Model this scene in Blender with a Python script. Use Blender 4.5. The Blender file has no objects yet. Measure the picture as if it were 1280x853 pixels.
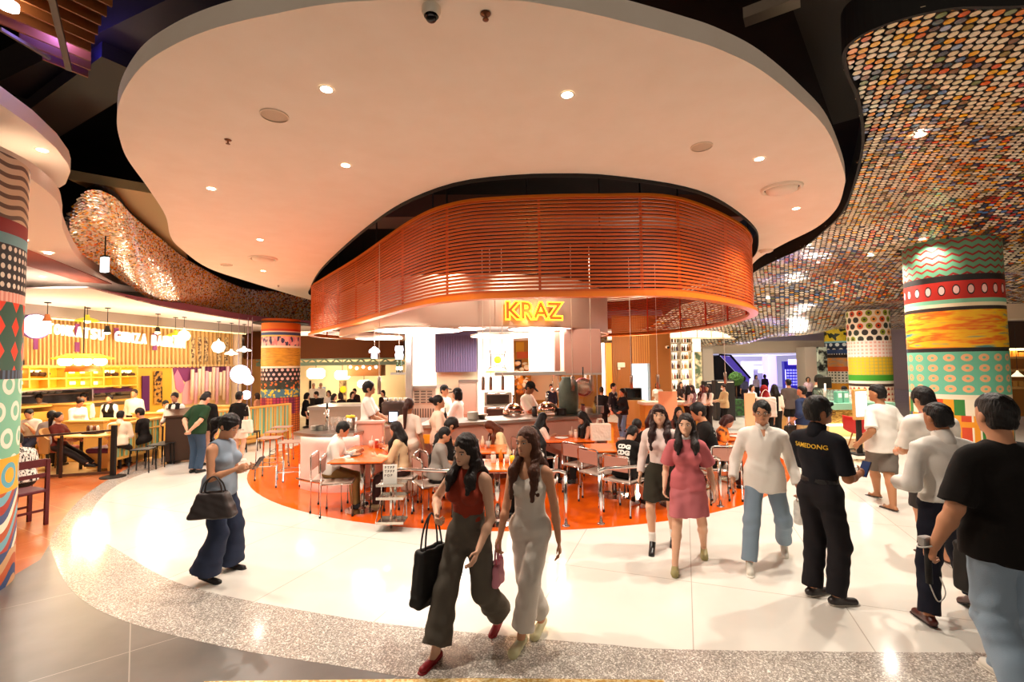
import bpy, math, random
import numpy as np
from mathutils import Vector, Matrix
random.seed(7); rng = np.random.default_rng(7)
PI = math.pi
SC = bpy.context.scene
COL = SC.collection
# ---------------------------------------------------------------- camera
F_PX, HC, ROLL = 590.0, 2.05, 0.0122
TH = math.atan(29/590)
c_f = Vector((0, math.cos(TH), math.sin(TH))); r0 = Vector((1, 0, 0)); u0 = Vector((0, -math.sin(TH), math.cos(TH)))
c_r = math.cos(ROLL)*r0-math.sin(ROLL)*u0; c_u = math.cos(ROLL)*u0+math.sin(ROLL)*r0
CAM = Vector((0, 0, HC))
cd = bpy.data.cameras.new('camera'); cam = bpy.data.objects.new('camera', cd); COL.objects.link(cam)
cd.sensor_width = 36; cd.lens = F_PX/1280*36; cd.clip_start = .05; cd.clip_end = 200
cam.matrix_world = Matrix(((c_r.x, c_u.x, -c_f.x, 0), (c_r.y, c_u.y, -c_f.y, 0), (c_r.z, c_u.z, -c_f.z, HC), (0, 0, 0, 1)))
SC.camera = cam
def ray(px, py): return c_f+c_r*((px-640)/F_PX)+c_u*((426.5-py)/F_PX)
def G(px, py, z=0.0):
    d = ray(px, py); return CAM+d*((z-HC)/d.z)
def Yp(px, py, y):
    d = ray(px, py); return CAM+d*(y/d.y)
# ---------------------------------------------------------------- materials
def lin(c):
    if isinstance(c, str):
        c = c.lstrip('#'); c = [int(c[i:i+2], 16)/255 for i in (0, 2, 4)]
    return [(x/12.92 if x <= .04045 else ((x+.055)/1.055)**2.4) for x in c]
MATS = {}
def mat(col, rough=.6, metal=0., emit=None, es=1., bump=None, noise=None, alpha=None, trans=0., spec=.5, coat=0., ior=1.45, name=None):
    key = (str(col), rough, metal, str(emit), es, str(bump), str(noise), alpha, trans, spec, coat)
    if key in MATS: return MATS[key]
    m = bpy.data.materials.new(name or 'material'); m.use_nodes = True; nt = m.node_tree; b = nt.nodes['Principled BSDF']
    c = lin(col); b.inputs['Base Color'].default_value = (*c, 1)
    b.inputs['Roughness'].default_value = rough; b.inputs['Metallic'].default_value = metal
    b.inputs['Specular IOR Level'].default_value = spec; b.inputs['Coat Weight'].default_value = coat; b.inputs['IOR'].default_value = ior
    if emit is not None:
        b.inputs['Emission Color'].default_value = (*lin(emit), 1); b.inputs['Emission Strength'].default_value = es
    if trans: b.inputs['Transmission Weight'].default_value = trans
    if alpha is not None: b.inputs['Alpha'].default_value = alpha
    if bump or noise:
        tc = nt.nodes.new('ShaderNodeTexCoord')
    if noise:                                                   # (scale, second colour, low, high[, stretch])
        n = nt.nodes.new('ShaderNodeTexNoise'); n.inputs['Scale'].default_value = noise[0]; n.inputs['Detail'].default_value = 6
        src = tc.outputs['Object']
        if len(noise) > 4:
            mp = nt.nodes.new('ShaderNodeMapping'); mp.inputs['Scale'].default_value = noise[4]; nt.links.new(src, mp.inputs[0]); src = mp.outputs[0]
        nt.links.new(src, n.inputs['Vector'])
        r = nt.nodes.new('ShaderNodeValToRGB'); r.color_ramp.elements[0].color = (*c, 1); r.color_ramp.elements[1].color = (*lin(noise[1]), 1)
        r.color_ramp.elements[0].position = noise[2]; r.color_ramp.elements[1].position = noise[3]
        nt.links.new(n.outputs['Fac'], r.inputs[0]); nt.links.new(r.outputs[0], b.inputs['Base Color'])
    if bump:
        n = nt.nodes.new('ShaderNodeTexNoise'); n.inputs['Scale'].default_value = bump[0]; n.inputs['Detail'].default_value = 4
        src = tc.outputs['Object']
        if len(bump) > 2:
            mp = nt.nodes.new('ShaderNodeMapping'); mp.inputs['Scale'].default_value = bump[2]; nt.links.new(src, mp.inputs[0]); src = mp.outputs[0]
        nt.links.new(src, n.inputs['Vector'])
        bp = nt.nodes.new('ShaderNodeBump'); bp.inputs['Strength'].default_value = bump[1]; bp.inputs['Distance'].default_value = .02
        nt.links.new(n.outputs['Fac'], bp.inputs['Height']); nt.links.new(bp.outputs[0], b.inputs['Normal'])
    MATS[key] = m; return m
class NT:                                                       # tiny node-graph builder for patterned materials
    def __init__(s, name, rough=.5, **kw):
        s.m = bpy.data.materials.new(name); s.m.use_nodes = True; s.t = s.m.node_tree; s.b = s.t.nodes['Principled BSDF']
        s.b.inputs['Roughness'].default_value = rough
        for k, v in kw.items(): s.b.inputs[k.replace('_', ' ')].default_value = v
    def node(s, ty, **kw):
        n = s.t.nodes.new(ty)
        for k, v in kw.items(): setattr(n, k, v)
        return n
    def put(s, n, i, v):
        if isinstance(v, bpy.types.NodeSocket): s.t.links.new(v, n.inputs[i])
        elif v is not None: n.inputs[i].default_value = v
    def ma(s, op, a, b=None, c=None):
        n = s.node('ShaderNodeMath', operation=op); s.put(n, 0, a); s.put(n, 1, b); s.put(n, 2, c); return n.outputs[0]
    def mix(s, f, a, b):
        n = s.node('ShaderNodeMix', data_type='RGBA'); s.put(n, 0, f)
        for i, v in ((6, a), (7, b)):
            s.put(n, i, v if isinstance(v, bpy.types.NodeSocket) else (*lin(v), 1))
        return n.outputs[2]
    def attr(s, name):
        n = s.node('ShaderNodeAttribute', attribute_name=name); return n
    def uv(s):
        n = s.node('ShaderNodeUVMap'); x = s.node('ShaderNodeSeparateXYZ'); s.t.links.new(n.outputs[0], x.inputs[0]); return x.outputs[0], x.outputs[1]
    def obj(s):
        n = s.node('ShaderNodeTexCoord'); return n.outputs['Object']
    def noise(s, vec, scale, detail=4, stretch=None):
        if stretch:
            mp = s.node('ShaderNodeMapping'); mp.inputs['Scale'].default_value = stretch; s.t.links.new(vec, mp.inputs[0]); vec = mp.outputs[0]
        n = s.node('ShaderNodeTexNoise'); n.inputs['Scale'].default_value = scale; n.inputs['Detail'].default_value = detail
        s.t.links.new(vec, n.inputs['Vector']); return n.outputs['Fac']
    def xyz(s, vec):
        x = s.node('ShaderNodeSeparateXYZ'); s.t.links.new(vec, x.inputs[0]); return x.outputs
    def out(s, c): s.t.links.new(c, s.b.inputs['Base Color']); return s.m
# ---------------------------------------------------------------- mesh builder
def rot_to(d):
    d = Vector(d).normalized(); return d.to_track_quat('Z', 'Y').to_matrix()
class MB:
    def __init__(s): s.v = []; s.f = []; s.mi = []; s.cur = 0; s.xf = None
    def add(s, vs, fs):
        b = len(s.v)
        s.v.extend([tuple(s.xf @ Vector(p)) for p in vs] if s.xf is not None else [tuple(p) for p in vs])
        s.f.extend([tuple(i+b for i in f) for f in fs]); s.mi.extend([s.cur]*len(fs)); return s
    def box(s, c, d, rz=0, bev=0.0):
        x, y, z = d[0]/2, d[1]/2, d[2]/2; M = Matrix.Rotation(rz, 3, 'Z'); c = Vector(c)
        b = min(bev, x*.49, y*.49, z*.49)
        if b <= 0:
            vs = [c+M @ Vector((sx*x, sy*y, sz*z)) for sz in (-1, 1) for sx, sy in ((-1, -1), (1, -1), (1, 1), (-1, 1))]
            return s.add(vs, [(3, 2, 1, 0), (4, 5, 6, 7), (0, 1, 5, 4), (1, 2, 6, 5), (2, 3, 7, 6), (3, 0, 4, 7)])
        lay = []
        def ring(ix, iy, iz):
            return [c+M @ Vector((px*(x-ix), py*(y-iy), iz)) for px, py in ((-1, -1), (1, -1), (1, 1), (-1, 1))]
        def oct_(i, iz):                                        # chamfered corners
            o = []
            for px, py in ((-1, -1), (1, -1), (1, 1), (-1, 1)):
                a = (px*(x-i), py*(y-i-b)); e = (px*(x-i-b), py*(y-i))
                o += [a, e] if px*py < 0 else [a, e][::1]
            pts = []
            for k, (px, py) in enumerate(((-1, -1), (1, -1), (1, 1), (-1, 1))):
                a = (px*(x-i), py*(y-i-b)); e = (px*(x-i-b), py*(y-i))
                pts += [a, e] if k in (0, 2) else [e, a]
            return [c+M @ Vector((p[0], p[1], iz)) for p in pts]
        rs = [oct_(b, -z), oct_(0, -z+b), oct_(0, z-b), oct_(b, z)]
        vs = [p for r in rs for p in r]; n = 8; fs = [tuple(range(7, -1, -1)), tuple(range(24, 32))]
        for r in range(3):
            for i in range(n): fs.append((r*n+i, r*n+(i+1) % n, (r+1)*n+(i+1) % n, (r+1)*n+i))
        return s.add(vs, fs)
    def prism(s, poly, z0, z1, top=True, bot=True):            # poly: list of xy, counter-clockwise
        n = len(poly); vs = [(p[0], p[1], z0) for p in poly]+[(p[0], p[1], z1) for p in poly]
        fs = [(i, (i+1) % n, n+(i+1) % n, n+i) for i in range(n)]
        if top: fs.append(tuple(range(n, 2*n)))
        if bot: fs.append(tuple(range(n-1, -1, -1)))
        return s.add(vs, fs)
    def lathe(s, prof, c=(0, 0, 0), n=24, ax=(0, 0, 1), a0=0, a1=2*PI, cap=True):
        c = Vector(c); R = rot_to(ax) if tuple(ax) != (0, 0, 1) else Matrix.Identity(3)
        full = abs(a1-a0-2*PI) < 1e-6; m = n if full else n+1; vs = []; fs = []
        for r, z in prof:
            for i in range(m):
                a = a0+(a1-a0)*i/n; vs.append(c+R @ Vector((r*math.cos(a), r*math.sin(a), z)))
        for j in range(len(prof)-1):
            for i in range(n):
                k = (i+1) % m; fs.append((j*m+i, j*m+k, (j+1)*m+k, (j+1)*m+i))
        if cap and full:
            if prof[0][0] > 1e-5: fs.append(tuple(range(m-1, -1, -1)))
            if prof[-1][0] > 1e-5: fs.append(tuple(range((len(prof)-1)*m, len(prof)*m)))
        return s.add(vs, fs)
    def cyl(s, a, b, r, r2=None, n=12):
        a, b = Vector(a), Vector(b); L = (b-a).length
        return s.lathe([(r, 0), (r if r2 is None else r2, L)], a, n, (b-a))
    def ball(s, c, r, n=16, m=10, R=None):
        r = (r, r, r) if isinstance(r, (int, float)) else r; c = Vector(c); vs = []; fs = []
        for j in range(m+1):
            t = PI*j/m-PI/2
            for i in range(n):
                a = 2*PI*i/n; p = Vector((r[0]*math.cos(t)*math.cos(a), r[1]*math.cos(t)*math.sin(a), r[2]*math.sin(t)))
                vs.append(c+(R @ p if R is not None else p))
        for j in range(m):
            for i in range(n): fs.append((j*n+i, j*n+(i+1) % n, (j+1)*n+(i+1) % n, (j+1)*n+i))
        return s.add(vs, fs)
    def tube(s, pts, r, n=8, closed=False, sq=None):            # swept tube; sq=(w,h) sweeps a rectangle
        pts = [Vector(p) for p in pts]; N = len(pts); vs = []; fs = []
        up = Vector((0, 0, 1))
        for i, p in enumerate(pts):
            t = (pts[(i+1) % N]-pts[i-1]) if closed else (pts[min(i+1, N-1)]-pts[max(i-1, 0)])
            t.normalize()
            if abs(t.z) > .99: u = Vector((1, 0, 0)); u = (u-t*u.dot(t)).normalized(); w = t.cross(u)
            else: u = t.cross(up).normalized(); w = u.cross(t)
            if i and not sq:
                u = (pu-t*pu.dot(t)).normalized(); w = u.cross(t)
            pu = u
            if sq: q = [(-sq[0]/2, -sq[1]/2), (sq[0]/2, -sq[1]/2), (sq[0]/2, sq[1]/2), (-sq[0]/2, sq[1]/2)]
            else: q = [(r*math.cos(2*PI*k/n), r*math.sin(2*PI*k/n)) for k in range(n)]
            vs += [p+u*a+w*b for a, b in q]
        n = 4 if sq else n
        for i in range(N if closed else N-1):
            j = (i+1) % N
            for k in range(n): fs.append((i*n+k, j*n+k, j*n+(k+1) % n, i*n+(k+1) % n)[::-1])
        if not closed: fs += [tuple(range(n)), tuple(range((N-1)*n, N*n))[::-1]]
        return s.add(vs, fs)
    def disc(s, c, r, n=24, nrm=(0, 0, -1), t=.004):
        c = Vector(c); nn = Vector(nrm).normalized(); return s.cyl(c-nn*t, c, r, r, n)
    def quad(s, a, b, c, d): return s.add([a, b, c, d], [(0, 1, 2, 3)])
    def build(s, name, m, parent=None, smooth=False, loc=None):
        me = bpy.data.meshes.new(name); me.from_pydata(s.v, [], s.f)
        ms = m if isinstance(m, (list, tuple)) else [m]
        for q in ms: me.materials.append(q)
        if len(ms) > 1: me.polygons.foreach_set('material_index', s.mi)
        if smooth is True: me.polygons.foreach_set('use_smooth', [True]*len(me.polygons))
        me.update()
        if smooth == 'auto':
            try: me.set_sharp_from_angle(angle=.7); 
            except Exception: pass
            me.polygons.foreach_set('use_smooth', [True]*len(me.polygons)) if hasattr(me, 'set_sharp_from_angle') else None
        o = bpy.data.objects.new(name, me); COL.objects.link(o)
        if parent is not None: o.parent = parent
        if loc is not None: o.location = loc
        return o
def tag(o, label=None, cat=None, group=None, kind=None):
    if label: o['label'] = label
    if cat: o['category'] = cat
    if group: o['group'] = group
    if kind: o['kind'] = kind
    return o
def empty(name, loc=(0, 0, 0), rz=0, label=None, cat=None, group=None):
    o = bpy.data.objects.new(name, None); COL.objects.link(o); o.location = loc; o.rotation_euler = (0, 0, rz); o.empty_display_size = .1
    return tag(o, label, cat, group)
def dup(src, loc, rz=None, label=None, group=None, scale=None):
    r = src.copy(); COL.objects.link(r); r.location = loc
    if rz is not None: r.rotation_euler = (0, 0, rz)
    if scale: r.scale = (scale,)*3 if isinstance(scale, (int, float)) else scale
    if label: r['label'] = label
    if group: r['group'] = group
    for ch in list(src.children):
        c = ch.copy(); COL.objects.link(c); c.parent = r
        for g in list(ch.children):
            d = g.copy(); COL.objects.link(d); d.parent = c
    return r
def struct(o): o['kind'] = 'structure'; return o
def spline(pts, closed=True, per=12):                           # Catmull-Rom through xy points
    P = [Vector(p) for p in pts]; n = len(P); out = []
    for i in range(n if closed else n-1):
        a, b, c, d = (P[(i-1) % n], P[i], P[(i+1) % n], P[(i+2) % n]) if closed else (P[max(i-1, 0)], P[i], P[i+1], P[min(i+2, n-1)])
        for k in range(per):
            t = k/per; out.append(.5*((2*b)+(c-a)*t+(2*a-5*b+4*c-d)*t*t+(3*b-a-3*c+d)*t**3))
    if not closed: out.append(P[-1])
    return out
def area2(p): return sum(p[i-1][0]*p[i][1]-p[i][0]*p[i-1][1] for i in range(len(p)))
def ccw(p): return p if area2(p) > 0 else p[::-1]
def resample(pts, n, closed=True):
    P = [Vector(p) for p in pts]; Q = P+[P[0]] if closed else P
    L = [0]
    for i in range(1, len(Q)): L.append(L[-1]+(Q[i]-Q[i-1]).length)
    out = []; j = 0
    for k in range(n):
        s_ = L[-1]*k/(n if closed else n-1)
        while j < len(L)-2 and L[j+1] < s_: j += 1
        t = (s_-L[j])/max(L[j+1]-L[j], 1e-9); out.append(Q[j].lerp(Q[j+1], min(t, 1)))
    return out
def text_mesh(name, body, size, m, parent=None, depth=.01, outline=0.0, bold=0.0, sx=1., align='CENTER', space=1.):
    cu = bpy.data.curves.new(name, 'FONT'); cu.body = body; cu.size = size; cu.align_x = align; cu.align_y = 'CENTER'; cu.space_character = space
    cu.resolution_u = 3
    if outline: cu.fill_mode = 'NONE'; cu.bevel_depth = outline; cu.bevel_resolution = 1; cu.offset = bold
    else: cu.extrude = depth/2; cu.offset = bold
    t = bpy.data.objects.new(name, cu); COL.objects.link(t)
    dg = bpy.context.evaluated_depsgraph_get(); me = bpy.data.meshes.new_from_object(t.evaluated_get(dg))
    bpy.data.objects.remove(t); bpy.data.curves.remove(cu); me.name = name; me.materials.clear(); me.materials.append(m)
    if sx != 1: me.transform(Matrix.Diagonal((sx, 1, 1, 1)))
    o = bpy.data.objects.new(name, me); COL.objects.link(o)
    if parent is not None: o.parent = parent
    return o
def stand(o, loc, facing=(0, -1, 0), up=(0, 0, 1)):             # text faces `facing`
    z = Vector(facing).normalized(); y = Vector(up); x = y.cross(z).normalized(); y = z.cross(x)
    M = Matrix((x, y, z)).transposed().to_4x4(); M.translation = Vector(loc); o.matrix_local = M; return o
# ---------------------------------------------------------------- people: distance fields meshed by surface nets
def Rx(a): return np.array(Matrix.Rotation(a, 3, 'X'))
def Rz(a): return np.array(Matrix.Rotation(a, 3, 'Z'))
def Ry(a): return np.array(Matrix.Rotation(a, 3, 'Y'))
A = lambda *p: np.array(p, dtype=np.float64)
def rc(a, b, ra, rb=None, q=1., n=None, k=None, op='u', clip=None):
    return dict(t='c', a=np.array(a, float), b=np.array(b, float), ra=ra, rb=ra if rb is None else rb, q=q, n=n, k=k, op=op, clip=clip)
def el(c, r, R=None, k=None, op='u', clip=None):
    return dict(t='e', a=np.array(c, float), r=np.array(r if np.ndim(r) else (r, r, r), float), R=np.eye(3) if R is None else np.array(R), k=k, op=op, clip=clip)
def rbox(c, hs, rd=.02, tp=0., R=None, k=None, op='u'): return dict(t='b', a=np.array(c, float), r=np.array(hs, float), rd=rd, tp=tp, R=np.eye(3) if R is None else np.array(R), k=k, op=op, clip=None)
def bbox(p):
    if p['t'] == 'c':
        r = max(p['ra'], p['rb'])*max(1., p['q']); return np.minimum(p['a'], p['b'])-r, np.maximum(p['a'], p['b'])+r
    e = np.abs(p['R']) @ p['r']*(1+abs(p.get('tp', 0))); return p['a']-e, p['a']+e
def sdf(p, X):
    if p['t'] == 'c':
        a, b = p['a'], p['b']; ba = b-a
        if p['n'] is not None:
            n = np.array(p['n'], float); n = n/np.linalg.norm(n); f = 1/p['q']-1
            X = X+(((X-a) @ n)*f)[..., None]*n.astype(X.dtype); ba = ba+(ba @ n)*f*n
        pa = X-a.astype(X.dtype); L = ba @ ba
        t = np.clip(pa @ ba.astype(X.dtype)/max(L, 1e-9), 0, 1)
        d = np.linalg.norm(pa-t[..., None]*ba.astype(X.dtype), axis=-1)-(p['ra']+(p['rb']-p['ra'])*t)
        if p['n'] is not None: d = d*min(1., p['q'])
    elif p['t'] == 'b':
        Q = (X-p['a'].astype(X.dtype)) @ p['R'].astype(X.dtype); hs = p['r']; Q = np.stack([Q[..., 0]/(1+p['tp']*Q[..., 2]/hs[2]), Q[..., 1]/(1+.6*p['tp']*Q[..., 2]/hs[2]), Q[..., 2]], -1)
        q = np.abs(Q)-(hs-p['rd']); d = np.linalg.norm(np.maximum(q, 0), axis=-1)+np.minimum(q.max(-1), 0)-p['rd']
    else:
        Q = (X-p['a'].astype(X.dtype)) @ p['R'].astype(X.dtype); k0 = np.linalg.norm(Q/p['r'].astype(X.dtype), axis=-1); k1 = np.linalg.norm(Q/(p['r']**2).astype(X.dtype), axis=-1)
        d = k0*(k0-1)/np.maximum(k1, 1e-6)
    if p['clip']:
        for (o, n) in p['clip']:
            n = np.array(n, float); n = n/np.linalg.norm(n); d = np.maximum(d, (X-np.array(o)) @ n)
    return d
CO = np.array([(0, 0, 0), (1, 0, 0), (0, 1, 0), (1, 1, 0), (0, 0, 1), (1, 0, 1), (0, 1, 1), (1, 1, 1)])
ED = [(0, 1), (2, 3), (4, 5), (6, 7), (0, 2), (1, 3), (4, 6), (5, 7), (0, 4), (1, 5), (2, 6), (3, 7)]
def mesh_field(prims, vox, k=.03, disp=None, cuts=(), pad=.02):
    us = [p for p in prims if p['op'] == 'u']
    lo = np.min([bbox(p)[0] for p in us], 0)-pad-2*vox; hi = np.max([bbox(p)[1] for p in us], 0)+pad+2*vox
    N = np.ceil((hi-lo)/vox).astype(int)+1
    F = np.full(N, .3, np.float32)
    ax = [(lo[i]+vox*np.arange(N[i])).astype(np.float32) for i in range(3)]
    for p in prims:
        kk = p['k'] if p['k'] is not None else k
        a, b = bbox(p); m = kk+2*vox+.01
        i0 = np.clip(np.floor((a-m-lo)/vox).astype(int), 0, N-1); i1 = np.clip(np.ceil((b+m-lo)/vox).astype(int)+1, 1, N)
        sl = tuple(slice(i0[i], i1[i]) for i in range(3))
        X = np.stack(np.meshgrid(ax[0][sl[0]], ax[1][sl[1]], ax[2][sl[2]], indexing='ij'), -1)
        d = sdf(p, X).astype(np.float32); f = F[sl]
        if p['op'] == 'u':
            h = np.clip(.5+.5*(f-d)/kk, 0, 1); F[sl] = f*(1-h)+d*h-kk*h*(1-h)
        else:
            d = -d; h = np.clip(.5-.5*(f-d)/kk, 0, 1); F[sl] = f*(1-h)+d*h+kk*h*(1-h)
    if disp is not None or cuts:
        X = np.stack(np.meshgrid(*ax, indexing='ij'), -1)
        if disp is not None: F += disp(X).astype(np.float32)
        for o, n in cuts:
            n = np.array(n, float); n = n/np.linalg.norm(n); F = np.maximum(F, ((X-np.array(o, np.float32)) @ n.astype(np.float32)))
    F[0], F[-1] = .1, .1; F[:, 0], F[:, -1] = .1, .1; F[:, :, 0], F[:, :, -1] = .1, .1
    S = F < 0; n = N-1; c = np.zeros(n, np.int8)
    for o in CO: c += S[o[0]:o[0]+n[0], o[1]:o[1]+n[1], o[2]:o[2]+n[2]]
    act = np.argwhere((c > 0) & (c < 8))
    idx = np.full(n, -1, np.int64); idx[tuple(act.T)] = np.arange(len(act))
    V = [F[tuple((act+o).T)] for o in CO]; P = np.zeros((len(act), 3)); ct = np.zeros(len(act))
    for a, b in ED:
        va, vb = V[a], V[b]; m = (va < 0) != (vb < 0); t = np.where(m, va/np.where(m, va-vb, 1), 0)
        P += m[:, None]*(CO[a]+(CO[b]-CO[a])*t[:, None]); ct += m
    P = lo+vox*(act+P/ct[:, None])
    fs = []
    for d in range(3):
        e1, e2 = [(1, 2), (2, 0), (0, 1)][d]
        sa = [slice(None)]*3; sb = [slice(None)]*3; sa[d] = slice(0, -1); sb[d] = slice(1, None)
        q = np.argwhere(S[tuple(sa)] != S[tuple(sb)]); sg = S[tuple(q.T)]
        u1 = np.zeros(3, int); u1[e1] = 1; u2 = np.zeros(3, int); u2[e2] = 1
        g = [idx[tuple((q-w).T)] for w in (u1*0, u1, u1+u2, u2)]
        fq = np.stack(g, 1); fq[~sg] = fq[~sg][:, ::-1]; fs.append(fq)
    fs = np.concatenate(fs); return P, fs[(fs >= 0).all(1)]
def np_mesh(name, P, Fc, ms, parent):
    me = bpy.data.meshes.new(name); me.vertices.add(len(P)); me.vertices.foreach_set('co', np.asarray(P, np.float32).ravel())
    me.loops.add(Fc.size); me.loops.foreach_set('vertex_index', Fc.ravel().astype(np.int32))
    me.polygons.add(len(Fc)); me.polygons.foreach_set('loop_start', np.arange(0, Fc.size, 4, dtype=np.int32))
    me.polygons.foreach_set('loop_total', np.full(len(Fc), 4, np.int32)) if False else None
    me.polygons.foreach_set('use_smooth', np.ones(len(Fc), bool))
    for m in (ms if isinstance(ms, (list, tuple)) else [ms]): me.materials.append(m)
    me.update(calc_edges=True); me.validate()
    o = bpy.data.objects.new(name, me); COL.objects.link(o); o.parent = parent; return o
def sculpt(name, prims, vox, m, parent, k=.03, disp=None, cuts=()):
    P, Fc = mesh_field(prims, vox, k, disp, cuts); return np_mesh(name, P, Fc, m, parent)
def ik(a, t, l1, l2, pole):
    a, t = np.array(a, float), np.array(t, float); d = t-a; L = np.linalg.norm(d); mx = (l1+l2)*.998
    if L > mx: d = d*mx/L; L = mx; t = a+d
    u = d/L; x = (l1*l1-l2*l2+L*L)/(2*L); hgt = math.sqrt(max(l1*l1-x*x, 0)); p = np.array(pole, float); p = p-u*(p @ u); p /= max(np.linalg.norm(p), 1e-6)
    return a+u*x+p*hgt, t
def folds(amp, sc=1., seed=0):
    a = seed*1.7
    def f(X):
        x, y, z = X[..., 0]*sc, X[..., 1]*sc, X[..., 2]*sc
        return amp*(np.sin(23*x+9*np.sin(7*z+a)+a)*np.sin(11*z+5*x+7*y+2*a)+.6*np.sin(38*y+17*z+6*np.sin(9*x)+a))
    return f
SKIN = dict(l='#dba98a', m='#c98f6c', d='#a56c4a', p='#e6bda0')
def hair_mat(c): return mat(c, .5, spec=.35, bump=(90, .5, (1, 1, .12)))
def cloth(c, rough=.85, noise=None): return mat(c, rough, spec=.25, bump=(260, .15), noise=noise)
def person(label, loc, face, h=1.68, sex='m', feet=None, vox=.012, seat=None, lean=0., twist=0., side=0., tilt=0., look=0., nod=0., hl=None, hr=None,
           skin='m', top=None, bottom=None, hair=None, shoe=None, hat=None, face_on=False, glasses=False, group=None, grip=(.5, .5), heel=(0, 0), fat=1., apron=None,
           knee=0.0, mask=None, pl=None, pr=None, toe=(0, 0), child=False, elb=(None, None), lower=True):
    """face: 0 looks away from the camera (+Y), 90 to +X, 180 to the camera. feet: two local (x,y[,z]) left,right. hl/hr: hand targets, local metres at h=1.7."""
    s = h/1.7; f = sex == 'f'
    root = empty('person', (loc[0], loc[1], loc[2] if len(loc) > 2 else 0), -math.radians(face), label, 'person', group)
    hw, sw = (.052*h, .094*h) if f else (.052*h, .106*h)
    th, sh, an = .245*h, .235*h, .045*h
    if feet is None: feet = [(-.075*s, .0), (.075*s, .0)] if seat is None else [(-.1*s, .42*s), (.1*s, .42*s)]
    feet = [A(p[0], p[1], p[2] if len(p) > 2 else 0) for p in feet]
    mid = (feet[0]+feet[1])/2
    if seat is None:
        z = .53*h
        for i, sx in ((0, -1), (1, 1)):
            d2 = (feet[i][0]-(sx*hw+mid[0]*0))**2+feet[i][1]**2; z = min(z, math.sqrt(max((.998*(th+sh))**2-d2, .1))+an+feet[i][2]+.015*h+heel[i]*.06)
        hip = A(0, 0, z-knee)
    else: hip = A(0, 0, seat+.1*s)
    TR = Rz(-math.radians(twist)) @ Ry(math.radians(side)) @ Rx(-math.radians(lean))
    T = lambda x, y, z: hip+TR @ A(x*h, y*h, z*h)
    HP = T(0, .006, .345); HR = TR @ Rz(-math.radians(look)) @ Ry(math.radians(tilt)) @ Rx(-math.radians(nod))
    hs = 1.1 if child else 1.
    H = lambda x, y, z: HP+HR @ A(x*h*hs, y*h*hs, z*h*hs)
    skm = mat(SKIN.get(skin, skin), .5, spec=.35); sk = []
    wd = .9 if f else 1.; wf = wd*fat
    # torso
    torso = [rc(T(-.036, 0, 0), T(.036, 0, 0), .068*h*fat, q=.92, n=TR @ A(0, 1, 0)), el(T(0, .003, .09), (.08*h*wf, .06*h*fat, .1*h), TR), el(T(0, .004, .2), (.097*h*wf, .066*h*fat, .115*h), TR),
             rc(T(-.078*wd, -.004, .262), T(.078*wd, -.004, .262), .036*h*wd)]
    if f: torso += [el(T(-.042, .052, .195), .037*h, k=.02), el(T(.042, .052, .195), .037*h, k=.02)]
    sk += torso
    sk += [rc(T(0, -.008, .285), T(0, .006, .35), (.029 if f else .035)*h, (.026 if f else .031)*h), rc(T(0, -.01, .305), T(-.075*wd, -.006, .272), .02*h, .024*h), rc(T(0, -.01, .305), T(.075*wd, -.006, .272), .02*h, .024*h)]
    # head
    hd = [el(H(0, .004, .067), (.0445*h*hs, .056*h*hs, .0600*h*hs), HR), el(H(0, .02, .034), (.034*h*hs, .0395*h*hs, .043*h*hs), HR, k=.03), rc(H(0, .054, .012), H(0, .05, .012), .013*h*hs, k=.03)]
    if vox < .016:
        hd += [rc(H(0, .0575, .06), H(0, .0675, .043), .0035*h, .0066*h, k=.008), rc(H(-.006, .06, .041), H(.006, .06, .041), .0055*h, k=.008), el(H(0, .0585, .0235), (.0135*h, .006*h, .0065*h), HR, k=.006),
               el(H(-.046, -.002, .05), (.006*h, .013*h, .018*h), HR, k=.008), el(H(.046, -.002, .05), (.006*h, .013*h, .018*h), HR, k=.008),
               el(H(-.019, .064, .0605), (.011*h, .008*h, .006*h), HR, k=.012, op='s'), el(H(.019, .064, .0605), (.011*h, .008*h, .006*h), HR, k=.012, op='s')]
    sk += hd
    # arms
    uA, fA = .168*h, .148*h; SH = [T(-sw/h, -.004, .258), T(sw/h, -.004, .258)]; ARM = []
    for i, sx in ((0, -1), (1, 1)):
        t = (hl, hr)[i]; pole = (pl, pr)[i]
        if t is None: t = SH[i]+A(sx*.045*s, .03*s, -.53*s)
        else: t = A(*t)*s if len(t) == 3 else A(*t[:3])*s
        if pole is None: pole = (sx*.28, -.9, -.5)
        e, w = ik(SH[i], t, uA, fA, pole); ARM.append((e, w))
        ar = 1.0 if not f else .84; ar *= (fat+1)/2
        sk += [rc(SH[i], e, .031*h*ar, .024*h*ar), rc(e, e+(w-e)*.35, .023*h*ar, .0245*h*ar), rc(e+(w-e)*.35, w, .0245*h*ar, .0155*h*ar)]
        # hand: palm, four fingers and a thumb that curl
        fd = (w-e)/np.linalg.norm(w-e); nd = A(-sx, 0, 0)+A(0, .35, 0); nd = nd-fd*(fd @ nd); nd /= np.linalg.norm(nd)     # palm faces the body
        if elb[i] is not None:
            nd = np.array(elb[i], float); nd = nd-fd*(fd @ nd); nd /= np.linalg.norm(nd)
        sd = np.cross(fd, nd)
        if sd @ A(0, 1, .4) < 0: sd = -sd                                              # thumb side points forward/up
        mf = max(.0082*s*(.9 if f else 1), vox*.62); g = grip[i]
        sk.append(rc(w+fd*.015*s, w+fd*.07*s, .026*s, .034*s, q=.45, n=nd, k=.012))
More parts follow.
